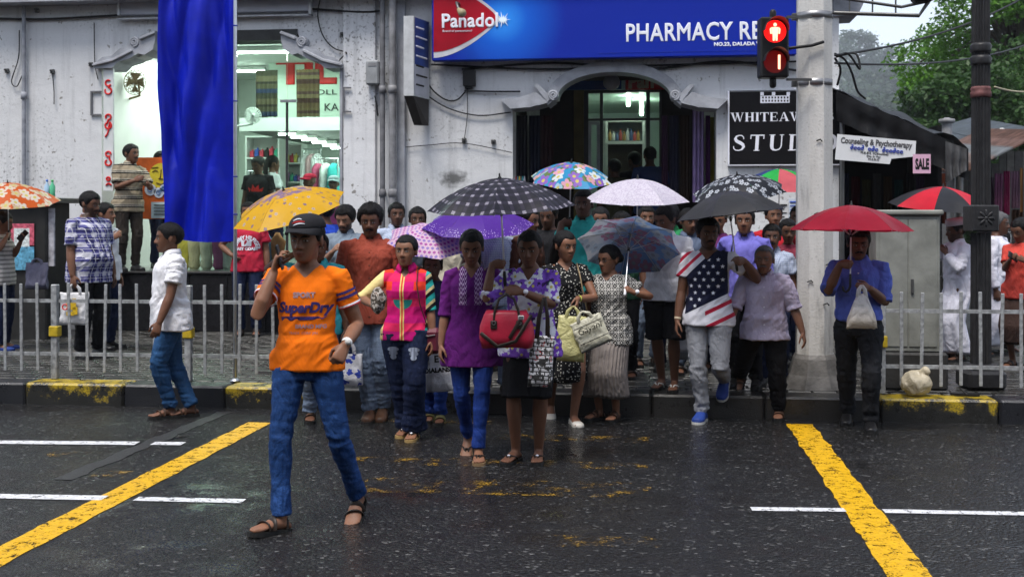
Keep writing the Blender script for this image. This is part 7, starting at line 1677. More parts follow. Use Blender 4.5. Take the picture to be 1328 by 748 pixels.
LEATH = mat('dark_leather', (.018, .013, .011), .4, .3, 20); LEATHB = mat('brown_leather', (.05, .025, .015), .45, .3, 20); SHOEB = mat('black_shoe_leather', (.010, .010, .011), .3); BLUSH = mat('blue_canvas', (.015, .04, .20), .6); FLATW = mat('white_flat_leather', (.50, .48, .44), .45); SOLEK = mat('dark_rubber', (.014, .014, .014), .6); SOLEW = mat('pale_rubber', (.45, .45, .44), .5); WHST = mat('white_strap', (.6, .6, .58), .4); GOLD = mat('gold_metal', (.6, .45, .2), .3, metal=1.)
SAND = ('sandal', LEATH, None, SOLEK); SANDB = ('sandal', LEATHB, None, SOLEK); SHOE = ('shoe', SHOEB, SOLEK)
def band(P, nm, t0, t1, m, name, add=.018):
    S_, E_, W_ = (P.J[q + nm] for q in ('sh', 'el', 'wr')); pt_ = lambda t: S_.lerp(E_, t) if t <= 1 else E_.lerp(W_, t - 1); b = MB(); rr = [np.interp(t, [0, .35, .72, 1, 1.28, 1.62, 2], [.054, .051, .045, .04, .043, .038, .027]) * P.s + add for t in (t0, t1)]
    b.tube([pt_(t0), pt_((t0 + t1) / 2), pt_(t1)], [rr[0], (rr[0] + rr[1]) / 2, rr[1]], 20, cap=None); return b.obj(name, m, P.root, True)
def bracelet(P, nm, m, name='wristwatch', r=.030, w=.010, face=None):
    E_, W_ = P.J['el' + nm], P.J['wr' + nm]; d_ = (W_ - E_).normalized(); c = W_ - d_ * .02; b = MB(); b.tube([c - d_ * w, c + d_ * w], r * P.s, 16, cap=None); o = b.obj(name, m, P.root, True)
    if face: b = MB(); n_ = -P.J['hn' + nm]; b.tube([c + n_ * r * P.s * .9, c + n_ * (r * P.s + .006)], .017, 12); b.obj('watch_face', face, o)
def shoulder_strap(P, side, zb, m, w=.012, name='bag_strap'):
    pts = [P.U((side * .10, .02, .53)), P.U((side * .11, .125, .42)), P.U((side * .14, .135, .25)), P.U((side * .20, .05, zb))]; b = MB(); b.tube(pts, [(w, .004)] * 4, 8); return b.obj(name, m, P.root, True)
def phone(label, P, nm, off=.03):
    p = P.palm[nm]; W3 = P.W.to_3x3(); f = W3 @ P.J['hf' + nm]; n = W3 @ P.J['hn' + nm]; a = f.cross(n); b = MB(); b.bbox(-.034, .034, -.005, .005, -.07, .07, .004)
    M = Matrix((a, n, f)).transposed().to_4x4(); r_ = empty('mobile_phone', p + f * .0 - n * .012, label=label, cat='phone'); r_.rotation_euler = M.to_euler(); b.obj('case', BLACKP, r_); b = MB(); b.box(-.03, .03, .0052, .006, -.06, .06); b.obj('screen', mat('phone_glass', (.02, .02, .025), .08), r_)
# ------------------------------------------------------------------ the walkers
P1 = person('man in an orange jersey and black cap walking with a phone at his ear', 389, 6.42, 279, face=14, head=(12, 4), tone='mid', vox=.006, dec=.5, hair='short', thick=.009, front=.05, fat=-.010, twist=-6,
    feet={'R': (343, 693, 42, -6, 0), 'L': (461, 674, 4, 26, 0)},
    hands={'R': dict(to=(359, 335, -.11), pole=(.3, .3, -1), dir=(-.25, .15, 1), palm=(-1, -.1, .2), curl=.42, thumb=.5), 'L': dict(to=(440, 463, -.20), pole=(-.28, -1, -.2), dir=(.35, .3, -.8), palm=(.3, -1, 0), curl=.6, thumb=.5)},
    top=dict(mat=ORANGE, hem=-.03, neck=(.062, .06), sleeve=.56, loose=.010, flare=.005, folds=.006, drape=.3), bottom=dict(mat=JEAN, loose=.005, taper=.35, folds=.007, waist=.06), shoes=SAND)
PRN = cloth('navy_print', (.045, .03, .13), wr=.1); PRG = cloth('grey_print', (.30, .20, .22), wr=.1)
project_print(P1, text_mesh('SuperDry', .078, bold=.0035, shear=.22, sx=.95), PRN, .292, 'chest_print'); project_print(P1, text_mesh('SPORT', .040, bold=.002), PRG, .372, 'chest_print'); project_print(P1, text_mesh('BRAND MFG', .030, bold=.001), PRG, .205, 'chest_print', xoff=.04); project_print(P1, text_mesh('TRADE  CORP  JPN', .019), PRG, .172, 'chest_print')
mb = MB(); mb.add([(-.155, -.012, 0), (-.148, -.036, 0), (.12, -.024, 0), (.165, .0, 0), (.15, -.008, 0), (-.10, -.008, 0)], [(0, 1, 2, 3, 4, 5)]); mb.v = [(x * .84, y * .9, z) for x, y, z in mb.v]; project_print(P1, mb.mesh('swoosh'), PRN, .276, 'chest_print')
for nm in 'RL':
    band(P1, nm, .26, .31, PRN, 'sleeve_stripe', .0145); band(P1, nm, .35, .41, PRN, 'sleeve_stripe', .0155); band(P1, nm, .525, .56, WHT_C, 'sleeve_cuff', .0185); band(P1, nm, .56, .58, REDT, 'sleeve_cuff', .0185)
bracelet(P1, 'L', mat('white_watch', (.6, .6, .6), .35), face=SOLEW, w=.016); phone('black mobile phone held to the ear of the man in orange', P1, 'R')
def cap_(P, m, logo=None, brim=True):
    Mk = P.Mh @ Matrix.Scale(P.hk, 4); b = MB(); rg = []
    for i in range(12):
        el = math.pi / 2 * i / 11; rg.append([Mk @ Vector((.090 * math.cos(el) ** .8 * math.cos(t), -.014 + .110 * math.cos(el) ** .8 * math.sin(t), .058 + .072 * math.sin(el) ** .9)) for t in [2 * math.pi * q / 28 for q in range(28)]])
    b.loft(rg[:-1]); o = b.obj('cap', m, P.root, True)
    if brim:
        vs = []; n = 16
        for i in range(n + 1):
            t = math.pi * (.06 + .88 * i / n); x, y = .088 * math.cos(t), -.014 + .108 * math.sin(t); ln = .070 * math.sin(t) ** .6; vs += [Mk @ Vector((x, y, .062)), Mk @ Vector((x * 1.02, y + ln * .55, .060 - .010 * math.cos(t) ** 2)), Mk @ Vector((x * .98, y + ln, .050 - .022 * math.cos(t) ** 2))]
        fs = [(3 * i + k, 3 * i + k + 1, 3 * i + k + 4, 3 * i + k + 3) for i in range(n) for k in (0, 1)]; b = MB(); b.add(vs, fs); off = len(vs); b.add([v - Vector((0, 0, .005)) for v in vs], [f[::-1] for f in fs]); b.obj('visor', m, o, True)
    if logo:
        for z0, mm, x0, x1 in ((.098, SWH, -.032, .012), (.086, RED, -.035, .03), (.076, SWH, -.026, .032)):
            pts = []
            for i in range(9): x = -(x0 + (x1 - x0) * i / 8); zz = z0 + .010 * math.sin(i / 8 * 2.2); k = max(0, 1 - (x / .090) ** 2 ); el = math.asin(min(1, ((zz - .058) / .072) ** (1 / .9))); ce = math.cos(el) ** .8; y = -.014 + .110 * ce * math.sqrt(max(0, 1 - (x / (.090 * ce)) ** 2)); pts.append(Mk @ Vector((x, y + .001, zz)))
            b = MB(); b.tube(pts, [.002, .003, .0036, .004, .004, .0036, .003, .0026, .002], 6); b.obj('cap_stripe', mm, o, True)
cap_(P1, cloth('black_cap_cloth', (.018, .018, .021), wr=.1), True)
Pte = person('person in a cyan shirt holding the yellow umbrella behind the man in orange', 412, 9.6, 283, tone='dark', face=0, H=1.60, feet={'R': (402, 548), 'L': (424, 552)}, hands={'R': hold(U_yel, .06)}, top=dict(mat=CYAN, collar=CYAN), bottom=dict(mat=JEANL), shoes=SAND, vox=.008)
carrier('white carrier bag with blue lettering behind the man in orange', Pte.palm['L'] + Vector((.05, -.04, 0)), .24, .26, plastic('white_blue_bag', lambda t, c: t.mix(t.math('LESS_THAN', t.noise(c, 14, 2), .40), (.62, .62, .66), (.03, .06, .40))), YAW, handle=.12)
P2 = person('man in a white short sleeved shirt and jeans stepping along the road by the railing', 213, 9.95, 288, face=78, head=(8, 2), tone='dark', vox=.0065, belly=.015, moustache=.3, feet={'R': (234, 541, 0, 0), 'L': (207, 543, 0, 0)}, hands={'L': dict(swing=.10)}, top=dict(mat=WHT_C, collar=True, hem=-.11, loose=.022, flare=.02), bottom=dict(mat=JEANS2, loose=.016, taper=.2, folds=.008), shoes=SANDB)
P3 = person('big bearded man in a navy plaid shirt standing on the pavement behind the railing', 116, 12.6, 247, z=ZS, face=-35, head=(-15, 12), tone='dark', fat=.022, belly=.04, beard=.7, moustache=.8, hands={'R': dict(swing=.04)}, top=dict(mat=PLAIDS, collar=True, hem=-.12, sleeve=.75), bottom=dict(mat=BLKT, loose=.02), shoes=SHOE, vox=.008)
B = carrier('white carrier bag with yellow print held by the man in plaid', P3.palm['R'] + Vector((0, -.02, .01)), .30, .34, plastic('white_yellow_bag', col=(.66, .66, .68), trans=.25), YAW, handle=.10, depth=.08)
pc_ = B.root.location + Vector((0, -.062, -.26))
for k, (dx, dz, w_, h_) in enumerate(((-.03, .05, .03, .03), (.02, .06, .02, .04), (-.01, 0, .05, .02), (.03, -.03, .025, .04), (-.02, -.06, .04, .02))): b = MB(); b.box(dx - w_, dx + w_, -.008, 0, dz - h_, dz + h_); o = b.obj('printed_patch', mat('yellow_bag_print', (.55, .36, .02), .5), B.root); o.location = (0, -.052, -.26)
b = MB(); b.tube([(.028 * math.cos(a), -.058, .028 * math.sin(a)) for a in [2 * math.pi * q / 12 for q in range(13)]], .007, 6, cap=None); o = b.obj('printed_ring', RED, B.root); o.location = (-.075, -.0, -.25)
P32 = person('person in a white shirt standing behind the man in plaid', 136, 13.4, 262, z=ZS, face=-60, tone='mid', hands={'R': dict(to=(152, 305, -.25))}, top=dict(mat=WHT_C, sleeve=1.9), bottom=dict(mat=JEAND), shoes=SHOE, vox=.008, dec=.4)
P4 = person('man in a black and tan striped polo leaning in the clothes shop doorway', 166, 15.75, 186, z=FZ, face=-25, head=(-20, 0), tone='dark', moustache=.9, lean=-3, roll=-5, hands={'L': dict(to=(194, 240, -.22), pole=(-.6, -.2, -1)), 'R': dict(to=(180, 232, -.2), pole=(.6, -.3, -1))}, top=dict(mat=STRP, collar=True, hem=-.10, sleeve=.75), bottom=dict(mat=cloth('dark_brown_twill', (.03, .024, .02))), shoes=SHOE, vox=.008)
P5 = person('woman in a pale striped top holding the orange umbrella and a phone', 3, 13.4, 274, z=ZS, face=-70, sex='f', tone='mid', hair='pony', head=(-5, 15), hands={'R': hold(U_org, .06), 'L': dict(to=(30, 306, -.1), pole=(-.4, -.4, -1))}, top=dict(mat=STRW, sleeve=.4), bottom=dict(mat=JEAND, loose=.005), shoes=('flat', BLUSH), vox=.011)
phone('dark phone in the hand of the woman under the orange umbrella', P5, 'L')
carrier('grey checked cloth bag hanging from the arm of the woman under the orange umbrella', at(48, 335, 13.2), .26, .30, cloth('grey_bag_cloth', (.14, .14, .20)), YAW, handle=.05, depth=.12, bulge=1.2)
P6 = person('man in a red printed tee shirt standing by the shop plinth behind the silver pole', 322, 15.0, 250, z=ZS, face=10, tone='dark', H=1.74, fat=.012, hands={'R': dict(to=(305, 335, -.15), pole=(.8, -.3, -.6))}, top=dict(mat=REDT, hem=-.08), bottom=dict(mat=JEAND, loose=.016), shoes=SAND, vox=.011)
t_ = text_mesh('TOMMY HILFIGER', .07, bold=.003)
for v in t_.vertices: a = v.co.x / .17; r_ = .12 + v.co.y; v.co = Vector((math.sin(a) * r_, math.cos(a) * r_ - .09, 0))
project_print(P6, t_, SWH, .31, 'chest_print'); project_print(P6, text_mesh('EAST COAST', .05, bold=.003), SWH, .20, 'chest_print'); project_print(P6, MB().add([(-.06, -.04, 0), (.06, -.04, 0), (.07, .05, 0), (.03, .03, 0), (0, .06, 0), (-.03, .03, 0), (-.07, .05, 0)], [(0, 1, 2, 3, 4, 5, 6)]).mesh(), SWH, .29, 'chest_print')
# people inside the clothes shop
P7 = person('shopper in a black tee with a red print inside the clothes shop', 335, 17.4, 203, z=FZ, face=20, tone='deep', head=(20, 20), top=dict(mat=BLKC), bottom=dict(mat=JEAND), shoes=SHOE, vox=.009, dec=.35); project_print(P7, MB().add([(-.1, -.03, 0), (.1, -.03, 0), (.12, .03, 0), (.06, .0, 0), (.05, .07, 0), (0, .02, 0), (-.04, .08, 0), (-.06, 0, 0), (-.12, .04, 0)], [(0, 1, 2, 3, 4, 5, 6, 7, 8)]).mesh(), RED, .30, 'chest_print')
person('woman in a white top behind the shopper in black inside the clothes shop', 353, 18.3, 201, z=FZ, face=-120, sex='f', hair='long', tone='dark', top=dict(mat=WHT_C), bottom=dict(mat=JEAND), shoes=SHOE, vox=.009, dec=.35)
Pa = person('child in a crimson cap inside the shop window', 402, 17.6, 226, z=FZ, face=60, tone='dark', hair='cap', top=dict(mat=cloth('dark_maroon_cotton', (.06, .015, .02))), bottom=dict(mat=JEAND), shoes=SHOE, vox=.009, dec=.35); cap_(Pa, cloth('crimson_cap', (.35, .015, .04)))
Pa = person('child in a pink tee and pale cap inside the shop window', 433, 16.6, 229, z=FZ, face=10, tone='dark', hair='cap', top=dict(mat=PINKT), bottom=dict(mat=JEAND), shoes=SHOE, vox=.009, dec=.35); cap_(Pa, cloth('pale_cap', (.45, .55, .6)))
person('dark haired shop assistant half hidden behind the sun poster', 208, 16.8, 196, z=FZ, face=-30, tone='dark', top=dict(mat=BLKC), bottom=dict(mat=JEAND), shoes=SHOE, vox=.009, dec=.35)
person('person in a bright blue tee on the pavement behind the yellow umbrella', 422, 12.8, 258, z=ZS, face=150, tone='dark', top=dict(mat=BRBL), bottom=dict(mat=JEAND), shoes=SHOE, vox=.008, dec=.35)
P9 = person('young bearded man in a grey-blue shirt looking down at the crowd edge', 448, 11.4, 267, z=ZS, face=12, head=(12, 16), tone='fair', beard=.85, moustache=.7, thick=.022, hands={'R': dict(to=(435, 322, -.3))}, top=dict(mat=GB, collar=True), bottom=dict(mat=JEAND), shoes=SHOE, vox=.008)
P10 = person('tall moustached man in a rust red shirt and pale jeans', 476, 9.75, 264, face=4, head=(2, 8), tone='deep', hair='afro', thick=.026, moustache=.95, feet={'R': (478, 547, 5), 'L': (495, 545, 5, 10)}, top=dict(mat=RUSTC, collar=True, sleeve=1.05, loose=.024, hem=-.12, buttons=LEATHB), bottom=dict(mat=JEANL, loose=.022, folds=.008), shoes=('shoe', LEATHB, SOLEK), vox=.0065)
P11 = person('man in a pale check shirt at the back of the crowd', 514, 12.4, 262, z=ZS, face=-8, tone='deep', hair='short', top=dict(mat=LBLU, collar=True), bottom=dict(mat=JEAND), shoes=SHOE, vox=.009, dec=.35)
P12 = person('woman in a magenta colour block blouse clutching a parcel to her chest', 524, 8.9, 304, face=12, head=(6, 0), sex='f', tone='mid', hair='tied', thick=.010, fat=.004, feet={'R': (523, 566, 12), 'L': (534, 571, 2)}, hands={'R': dict(to=(487, 398, -.20), pole=(.9, -.5, -.3), curl=.5)}, top=dict(mat=VEST, hem=-.05, sleeve=1.0, neck=(.07, .05), loose=.012, folds=.005, collar=VEST), bottom=dict(mat=JEAND, loose=.030, flare=.035, folds=.006), shoes=('flip', LEATH, SWH, mat('tan_sole', (.3, .2, .08), .5)), vox=.0065)
pb = P12.palm['R']; r_ = empty('paper_parcel', pb + Vector((.0, -.03, .05)), label='crumpled parcel wrapped in printed paper held by the woman in magenta', cat='parcel'); b = MB(); b.ell((0, 0, 0), (.06, .045, .10), 18, 14); me = bake(b, .008, 1, disp=lambda co: .012 * nz(co, 22, 22, 16, 3)); link('wrapping', me, cloth('printed_paper', (.5, .5, .5), pattern=lambda t, c: t.ramp(t.noise(c, 34, 2), [(.40, (.07, .06, .05)), (.5, (.40, .37, .34)), (.6, (.20, .15, .12))], 'CONSTANT')), r_)
shoulder_strap(P12, -1, .02, LEATHB); r_ = empty('shoulder_bag', P12.W @ P12.U((-.20, .03, .02)), label='maroon shoulder bag hanging behind the woman in magenta', cat='bag'); b = MB(); b.bbox(-.09, .09, -.05, .05, -.17, .03, .03); b.obj('pouch', mat('maroon_leather', (.10, .015, .03), .4), r_); b = MB(); b.tube([(-.05, -.055, -.02), (0, -.058, -.03), (.05, -.055, -.02)], .005, 6); b.obj('zip', STEEL, r_); b = MB(); b.tube([(-.05, -.056, -.03), (-.05, -.06, -.09)], .006, 6); b.obj('zip_pull', STEEL, r_)
for sx in (-1, 1):
    for k in range(3): b = MB(); b.poly([(.045 * math.cos(a) * (1 - .22 * k), -.03 * k + .02 * math.sin(a)) for a in [2 * math.pi * q / 12 for q in range(12)]], 'xy', 0, .001); project_print(P12, b.mesh(), mat('pale_embroidery', (.28, .32, .42), .7), -.12, 'embroidery', xoff=sx * .085, target=P12.bottom.data, off=.004)
P13 = person('dark faced child under the pink umbrella carrying a white bag', 560, 9.6, 328, face=5, tone='deep', hands={'R': hold(U_pnk, .05), 'L': dict(swing=.06)}, feet={'R': (556, 548), 'L': (570, 551)}, top=dict(mat=cloth('navy_kid_cotton', (.02, .025, .07))), bottom=dict(mat=JEAN2, loose=.012), shoes=('sandal', mat('olive_strap', (.08, .08, .03), .5), None, SOLEK), vox=.008)
B = carrier('white plastic bag with black lettering held beside the woman in purple', at(566, 432, 9.15), .22, .36, plastic('white_black_bag', col=(.62, .62, .66), trans=.3), YAW, handle=.10, depth=.10, tilt=-4)
for k, (s__, z_) in enumerate((('DIALANS', -.30), ('E', -.22))): o = sign_text('lettering', s__, -.01, -.066, z_, .075 if k else .05, BLK, None, bold=.003); o.parent = B.root
P14 = person('woman in an embroidered purple top and blue jeans walking with eyes lowered', 611, 8.25, 297, face=2, head=(2, 18), sex='f', tone='mid', hair='long', thick=.010, feet={'R': (606, 588, 6, 34), 'L': (621, 601, -3, 0)}, hands={'R': dict(swing=.02), 'L': dict(to=(650, 372, -.1), pole=(-.8, -.5, -.5), curl=.5)}, top=dict(mat=PURP, hem=-.20, sleeve=1.12, neck=(.085, .05), loose=.012, flare=.03, folds=.006), bottom=dict(mat=JEAN2, loose=.004, taper=.6, folds=.006), shoes=('flip', LEATH, LEATH, mat('tan_sole2', (.2, .13, .07), .5)), vox=.0065)
P15 = person('woman in a white and purple flowered top and black skirt under the plaid umbrella', 689, 8.0, 298, face=6, head=(6, 10), sex='f', tone='dark', hair='tied', thick=.010, fat=.008, feet={'R': (661, 601, 22, 0), 'L': (697, 601, 0, 0)}, stance=.1, hands={'R': dict(hold(U_pla, .16), pole=(.35, .35, -1)), 'L': dict(to=(664, 377, -.26), pole=(-.9, -.3, -.6), dir=(1, .25, .05), palm=(0, -1, -.4), curl=.25)}, top=dict(mat=FLOW, hem=-.10, sleeve=.98, neck=(.085, .055), loose=.016, flare=.02), bottom=dict(kind='skirt', mat=BLKC, hem=.50, flare=.01, depth=.006), shoes=('flip', LEATH, SWH, SOLEK), vox=.0065)
bracelet(P15, 'L', STEEL, face=SWH, w=.007, r=.027)
# red handbag
hb = at(657, 398, 7.72); r_ = empty('handbag', hb, YAW, label='red leather handbag with dark straps on the arm of the woman in flowers', cat='handbag'); RL = mat('red_leather', (.26, .012, .030), .33, .25, 9, .2, 60); b = MB(); rg = []
for i, (z, w_, d_) in enumerate(((-.27, .15, .05), (-.265, .17, .066), (-.20, .185, .07), (-.12, .178, .06), (-.05, .150, .04), (-.025, .135, .026))): rg.append([(w_ * math.copysign(abs(math.cos(a)) ** .6, math.cos(a)) * (1 + .02 * math.sin(5 * a + i)), d_ * math.copysign(abs(math.sin(a)) ** .7, math.sin(a)), z + .006 * math.sin(a * 3)) for a in [2 * math.pi * q / 36 for q in range(36)]])
b.loft(rg); b.obj('body', RL, r_, True)
for sy in (-1, 1): b = MB(); b.tube([(-.085, sy * .045, -.10), (-.080, sy * .038, -.03), (-.05, sy * .03, .055), (0, sy * .025, .085), (.05, sy * .03, .055), (.080, sy * .038, -.03), (.085, sy * .045, -.10)], .0085, 8); b.obj('handle', LEATH, r_, True)
for sx in (-1, 1): b = MB(); b.bbox(sx * .085 - .022, sx * .085 + .022, -.072, -.060, -.14, -.085, .004); b.obj('handle_tab', LEATH, r_); b = MB(); b.tube([(sx * .085 + .012 * math.cos(a), -.074, -.10 + .012 * math.sin(a)) for a in [2 * math.pi * q / 10 for q in range(11)]], .003, 5, cap=None); b.obj('ring', STEEL, r_)
b = MB(); b.tube([(-.17, -.055, -.17), (-.06, -.088, -.255), (.06, -.086, -.22), (.165, -.05, -.05)], [(.013, .004)] * 4, 8); b.obj('long_strap', LEATH, r_, True); b = MB(); b.tube([(.10, -.075, -.06), (.02, -.078, -.20)], [(.012, .004)] * 2, 8); b.obj('front_strap', LEATH, r_, True); b = MB(); b.bbox(.075, .115, -.082, -.07, -.08, -.05, .004); b.obj('buckle', STEEL, r_)
NEWS = plastic('newsprint_plastic', lambda t, c: t.mix(t.n('TexBrick', dict(Vector=t.co(sc=(1, 1, 1), rot=(R(90), 0, 0)), Scale=9.0, Color1=(.62, .62, .64), Color2=(.50, .50, .54), Mortar=(.02, .02, .02)) | {'Mortar Size': .035}, out='Fac'), t.ramp(t.noise(c, 22, 2), [(.36, (.03, .03, .03)), (.44, (.55, .55, .58)), (.60, (.42, .02, .03)), (.66, (.5, .5, .52))], 'CONSTANT'), (.02, .02, .02)), trans=.1)
carrier('bag printed with black, white and red picture squares hanging by a dark strap', at(706, 385, 7.78), .165, .34, NEWS, YAW, handle=.26, depth=.07, hm=LEATH, tilt=3)
P16 = person('woman in a dark brown blouse glancing aside behind the plaid umbrella', 683, 10.1, 266, z=ZS, face=-50, sex='f', tone='dark', hair='tied', head=(-10, 10), top=dict(mat=BRWN, sleeve=1.0), bottom=dict(mat=JEAND), shoes=SAND, vox=.008)
P16b = person('man in a pale blue check shirt holding the purple umbrella', 640, 10.0, 270, z=ZS, face=0, tone='dark', H=1.62, hands={'R': hold(U_pur, .06)}, top=dict(mat=LBLU, collar=True), bottom=dict(mat=JEANL), shoes=SAND, vox=.011)
P17 = person('woman in a black dotted dress looking aside with a pale yellow bag', 735, 9.6, 298, face=-10, head=(-24, 8), sex='f', tone='mid', hair='long', thick=.010, feet={'R': (714, 541, 10, 22), 'L': (748, 552, -5, 0)}, hands={'L': dict(to=(748, 397, -.25), pole=(-.9, -.4, -.5), curl=.65, dir=(0, .4, -.7))}, top=dict(mat=DOTS, hem=-.02, sleeve=.45, neck=(.07, .06), loose=.008), bottom=dict(kind='skirt', name='dress_skirt', mat=DOTS, hem=.38, flare=.035, depth=.010, top=.16), shoes=('flat', FLATW), vox=.0065)
shoulder_strap(P17, -1, .05, mat('tan_strap', (.32, .24, .14), .5))
bracelet(P17, 'L', mat('lime_band', (.5, .6, .1), .5), 'bracelet', w=.006)
ybag = plastic('pale_yellow_plastic', col=(.58, .55, .26), trans=.3); carrier('pale yellow plastic bag held by the woman in the dotted dress', P17.palm['L'] + Vector((0, -.02, .01)), .24, .36, ybag, YAW, handle=.08, depth=.12, tilt=4)
B = carrier('cream carrier bag with black script swinging beside the yellow bag', P17.palm['L'] + Vector((.07, -.075, -.03)), .27, .24, plastic('cream_carrier', col=(.62, .60, .48), trans=.25), YAW, handle=.06, depth=.06, tilt=-24)
o = sign_text('lettering', 'Gayani', 0, -.048, -.165, .075, BLK, None, shear=.25); o.parent = B.root
for z_ in (-.11, -.24): b = MB(); b.box(-.12, .12, -.05, -.045, z_, z_ + .006); b.obj('printed_line', BLK, B.root)
b = MB(); b.box(-.135, .135, -.04, .04, -.305, -.295); b.obj('dark_base', BLK, B.root)
P18 = person('woman with glasses in a black and white patterned top and pleated skirt', 791, 9.75, 318, face=18, head=(26, 6), sex='f', tone='mid', hair='tied', fat=.018, feet={'R': (768, 545, 30, 0), 'L': (794, 547, 5, 0)}, hands={'L': dict(hold(U_gry, .05), pole=(-1, -.2, -.6))}, top=dict(mat=GEO, hem=-.14, sleeve=.55, neck=(.06, .06), loose=.014), bottom=dict(kind='skirt', mat=GREYSK, hem=.24, flare=.045, pleats=34, depth=.010), shoes=('sandal', LEATHB, None, SOLEK), vox=.0065)
def glasses(P):
    Mk = P.Mh @ Matrix.Scale(P.hk, 4); r_ = empty('tmp_') if False else P.root
    for sx in (-1, 1): b = MB(); b.tube([Mk @ Vector((sx * .032 + .021 * math.cos(a), .090 - .006 * abs(math.cos(a)), .0 + .014 * math.sin(a))) for a in [2 * math.pi * q / 18 for q in range(19)]], .0022, 5, cap=None); b.obj('spectacle_rim', SHOEB, r_); b = MB(); b.tube([Mk @ Vector(q) for q in ((sx * .053, .086, .004), (sx * .074, .05, .006), (sx * .080, -.01, .004))], .0022, 5); b.obj('spectacle_arm', SHOEB, r_)
    b = MB(); b.tube([Mk @ Vector((x, .094, .004)) for x in (-.011, 0, .011)], .002, 5); b.obj('spectacle_bridge', SHOEB, r_)
glasses(P18); bracelet(P18, 'L', STEEL, face=SWH, w=.007, r=.029)
P19 = person('man in a teal shirt holding the sky blue flowered umbrella', 757, 10.75, 245, z=ZS, face=10, tone='deep', hands={'R': dict(hold(U_blf, .06), pole=(.1, .3, -1))}, top=dict(mat=TEAL, collar=True, sleeve=1.0), bottom=dict(mat=JEAND), shoes=SAND, vox=.008)
P20 = person('man in a white polo and black shorts waiting on the kerb in flip flops', 862, 10.05, 266, z=ZS, face=14, head=(25, 14), tone='dark', feet={'R': (853, 505, 8), 'L': (873, 508, -6)}, hands={'R': dict(hold(U_lac, .06), pole=(.9, -.3, -.7)), 'L': dict(swing=.04)}, top=dict(mat=WHT_C, collar=True, hem=-.05, sleeve=.6, loose=.018), bottom=dict(kind='shorts', mat=BLKC, loose=.025, length=1.0), shoes=('flip', WHST, None, SOLEK), vox=.009)
b = MB(); b.add([(-.02, -.015, 0), (.012, -.02, 0), (.022, .0, 0), (.008, .018, 0), (-.012, .012, 0)], [(0, 1, 2, 3, 4)]); project_print(P20, b.mesh(), SHOEB, .38, 'chest_emblem', xoff=.075)
P21 = person('person in a green shirt peering from behind the man in the white polo', 869, 11.5, 262, z=ZS, face=0, tone='mid', top=dict(mat=GRNC, collar=True), bottom=dict(mat=JEAND), shoes=SHOE, vox=.009, dec=.35)
carrier('pale translucent bag behind the legs of the man in shorts', at(890, 395, 10.6), .3, .42, plastic('clear_grey_plastic', col=(.4, .42, .46), trans=.4), YAW, handle=.08, depth=.16)
P22 = person('man in a stars and stripes tee and grey sweatpants stepping off the kerb', 915, 9.6, 281, face=8, head=(-24, 4), tone='dark', thick=.018, beard=.6, moustache=.6, feet={'R': (907, 548, 6, 0), 'L': (938, 511, 4, 34, 0, ZS)}, hands={'L': dict(hold(U_blk, .07), pole=(-.9, -.3, -.8)), 'R': dict(swing=.02)}, top=dict(mat=FLAG, hem=-.08, sleeve=.55, neck=(.07, .065), loose=.012), bottom=dict(mat=GREYS, loose=.016, folds=.008), shoes=('shoe', BLUSH, SOLEW), vox=.0065)
st5 = [(.019 * (1 if i % 2 == 0 else .42) * math.sin(math.pi * i / 5), .019 * (1 if i % 2 == 0 else .42) * math.cos(math.pi * i / 5), 0) for i in range(10)]
def flag_star(x, z): 
    m_ = MB(); m_.add([(0, 0, 0)] + [(a, b, c) for a, b, c in st5], [(0, 1 + (i + 1) % 10, 1 + i) for i in range(10)]); project_print(P22, m_.mesh(), SWH, (z * P22.s - P22.pel.z) / P22.s if False else (z - P22.pel.z) / P22.s, 'star', xoff=x, off=.0035)
for r_ in range(8):
    for q in range(4):
        xl = -.13 + q * .075 + (.037 if r_ % 2 else 0); z_ = 1.37 - r_ * .055
        v = z_ - xl * .95      # print x runs opposite to the wearer's x
        if z_ + (-xl) * .95 < 1.355 and z_ + (-xl) * .5 > 1.03 and abs(xl) < .14: flag_star(xl, z_)
bracelet(P22, 'R', mat('beige_band', (.5, .42, .3), .6), 'bracelet', w=.008)
P23 = person('man in a violet shirt holding the dark flowered umbrella', 966, 10.35, 282, z=ZS, face=6, H=1.62, tone='dark', hands={'R': dict(hold(U_dkf, .06), pole=(.9, -.3, -.8))}, top=dict(mat=VIO, collar=True, sleeve=1.05), bottom=dict(mat=BLKT), shoes=SHOE, vox=.008); shoulder_strap(P23, 1, 0, BLKC)
P24 = person('grey haired old man in a lavender shirt leaning forward off the kerb', 996, 9.6, 319, face=2, head=(6, -4), tone='mid', hair='short', hairmat=HAIRG, thick=.006, front=.07, moustache=.5, lean=9, belly=.02, fat=.006, feet={'L': (1009, 545, 0, 0), 'R': (960, 503, 14, 34, 0, ZS)}, hands={'R': dict(swing=.10), 'L': dict(swing=.02)}, arms_out=.12, top=dict(mat=LAV, collar=True, hem=-.10, sleeve=1.02, loose=.022, flare=.02, buttons=SWH), bottom=dict(mat=BLKT, loose=.024), shoes=SANDB, vox=.0065)
P25 = person('moustached man in a light blue shirt close behind the old man', 1001, 10.5, 291, z=ZS, face=0, tone='deep', moustache=.9, top=dict(mat=LBLU, collar=True), bottom=dict(mat=JEAND), shoes=SHOE, vox=.008)
P26 = person('woman in a red blouse holding the green umbrella by the wall notices', 1003, 11.9, 263, z=ZS, face=-12, sex='f', tone='mid', hair='tied', hands={'L': dict(hold(U_grn, .06), pole=(-.9, -.3, -.8))}, top=dict(mat=REDB, sleeve=.9), bottom=dict(mat=JEAND), shoes=SHOE, vox=.009, dec=.35)
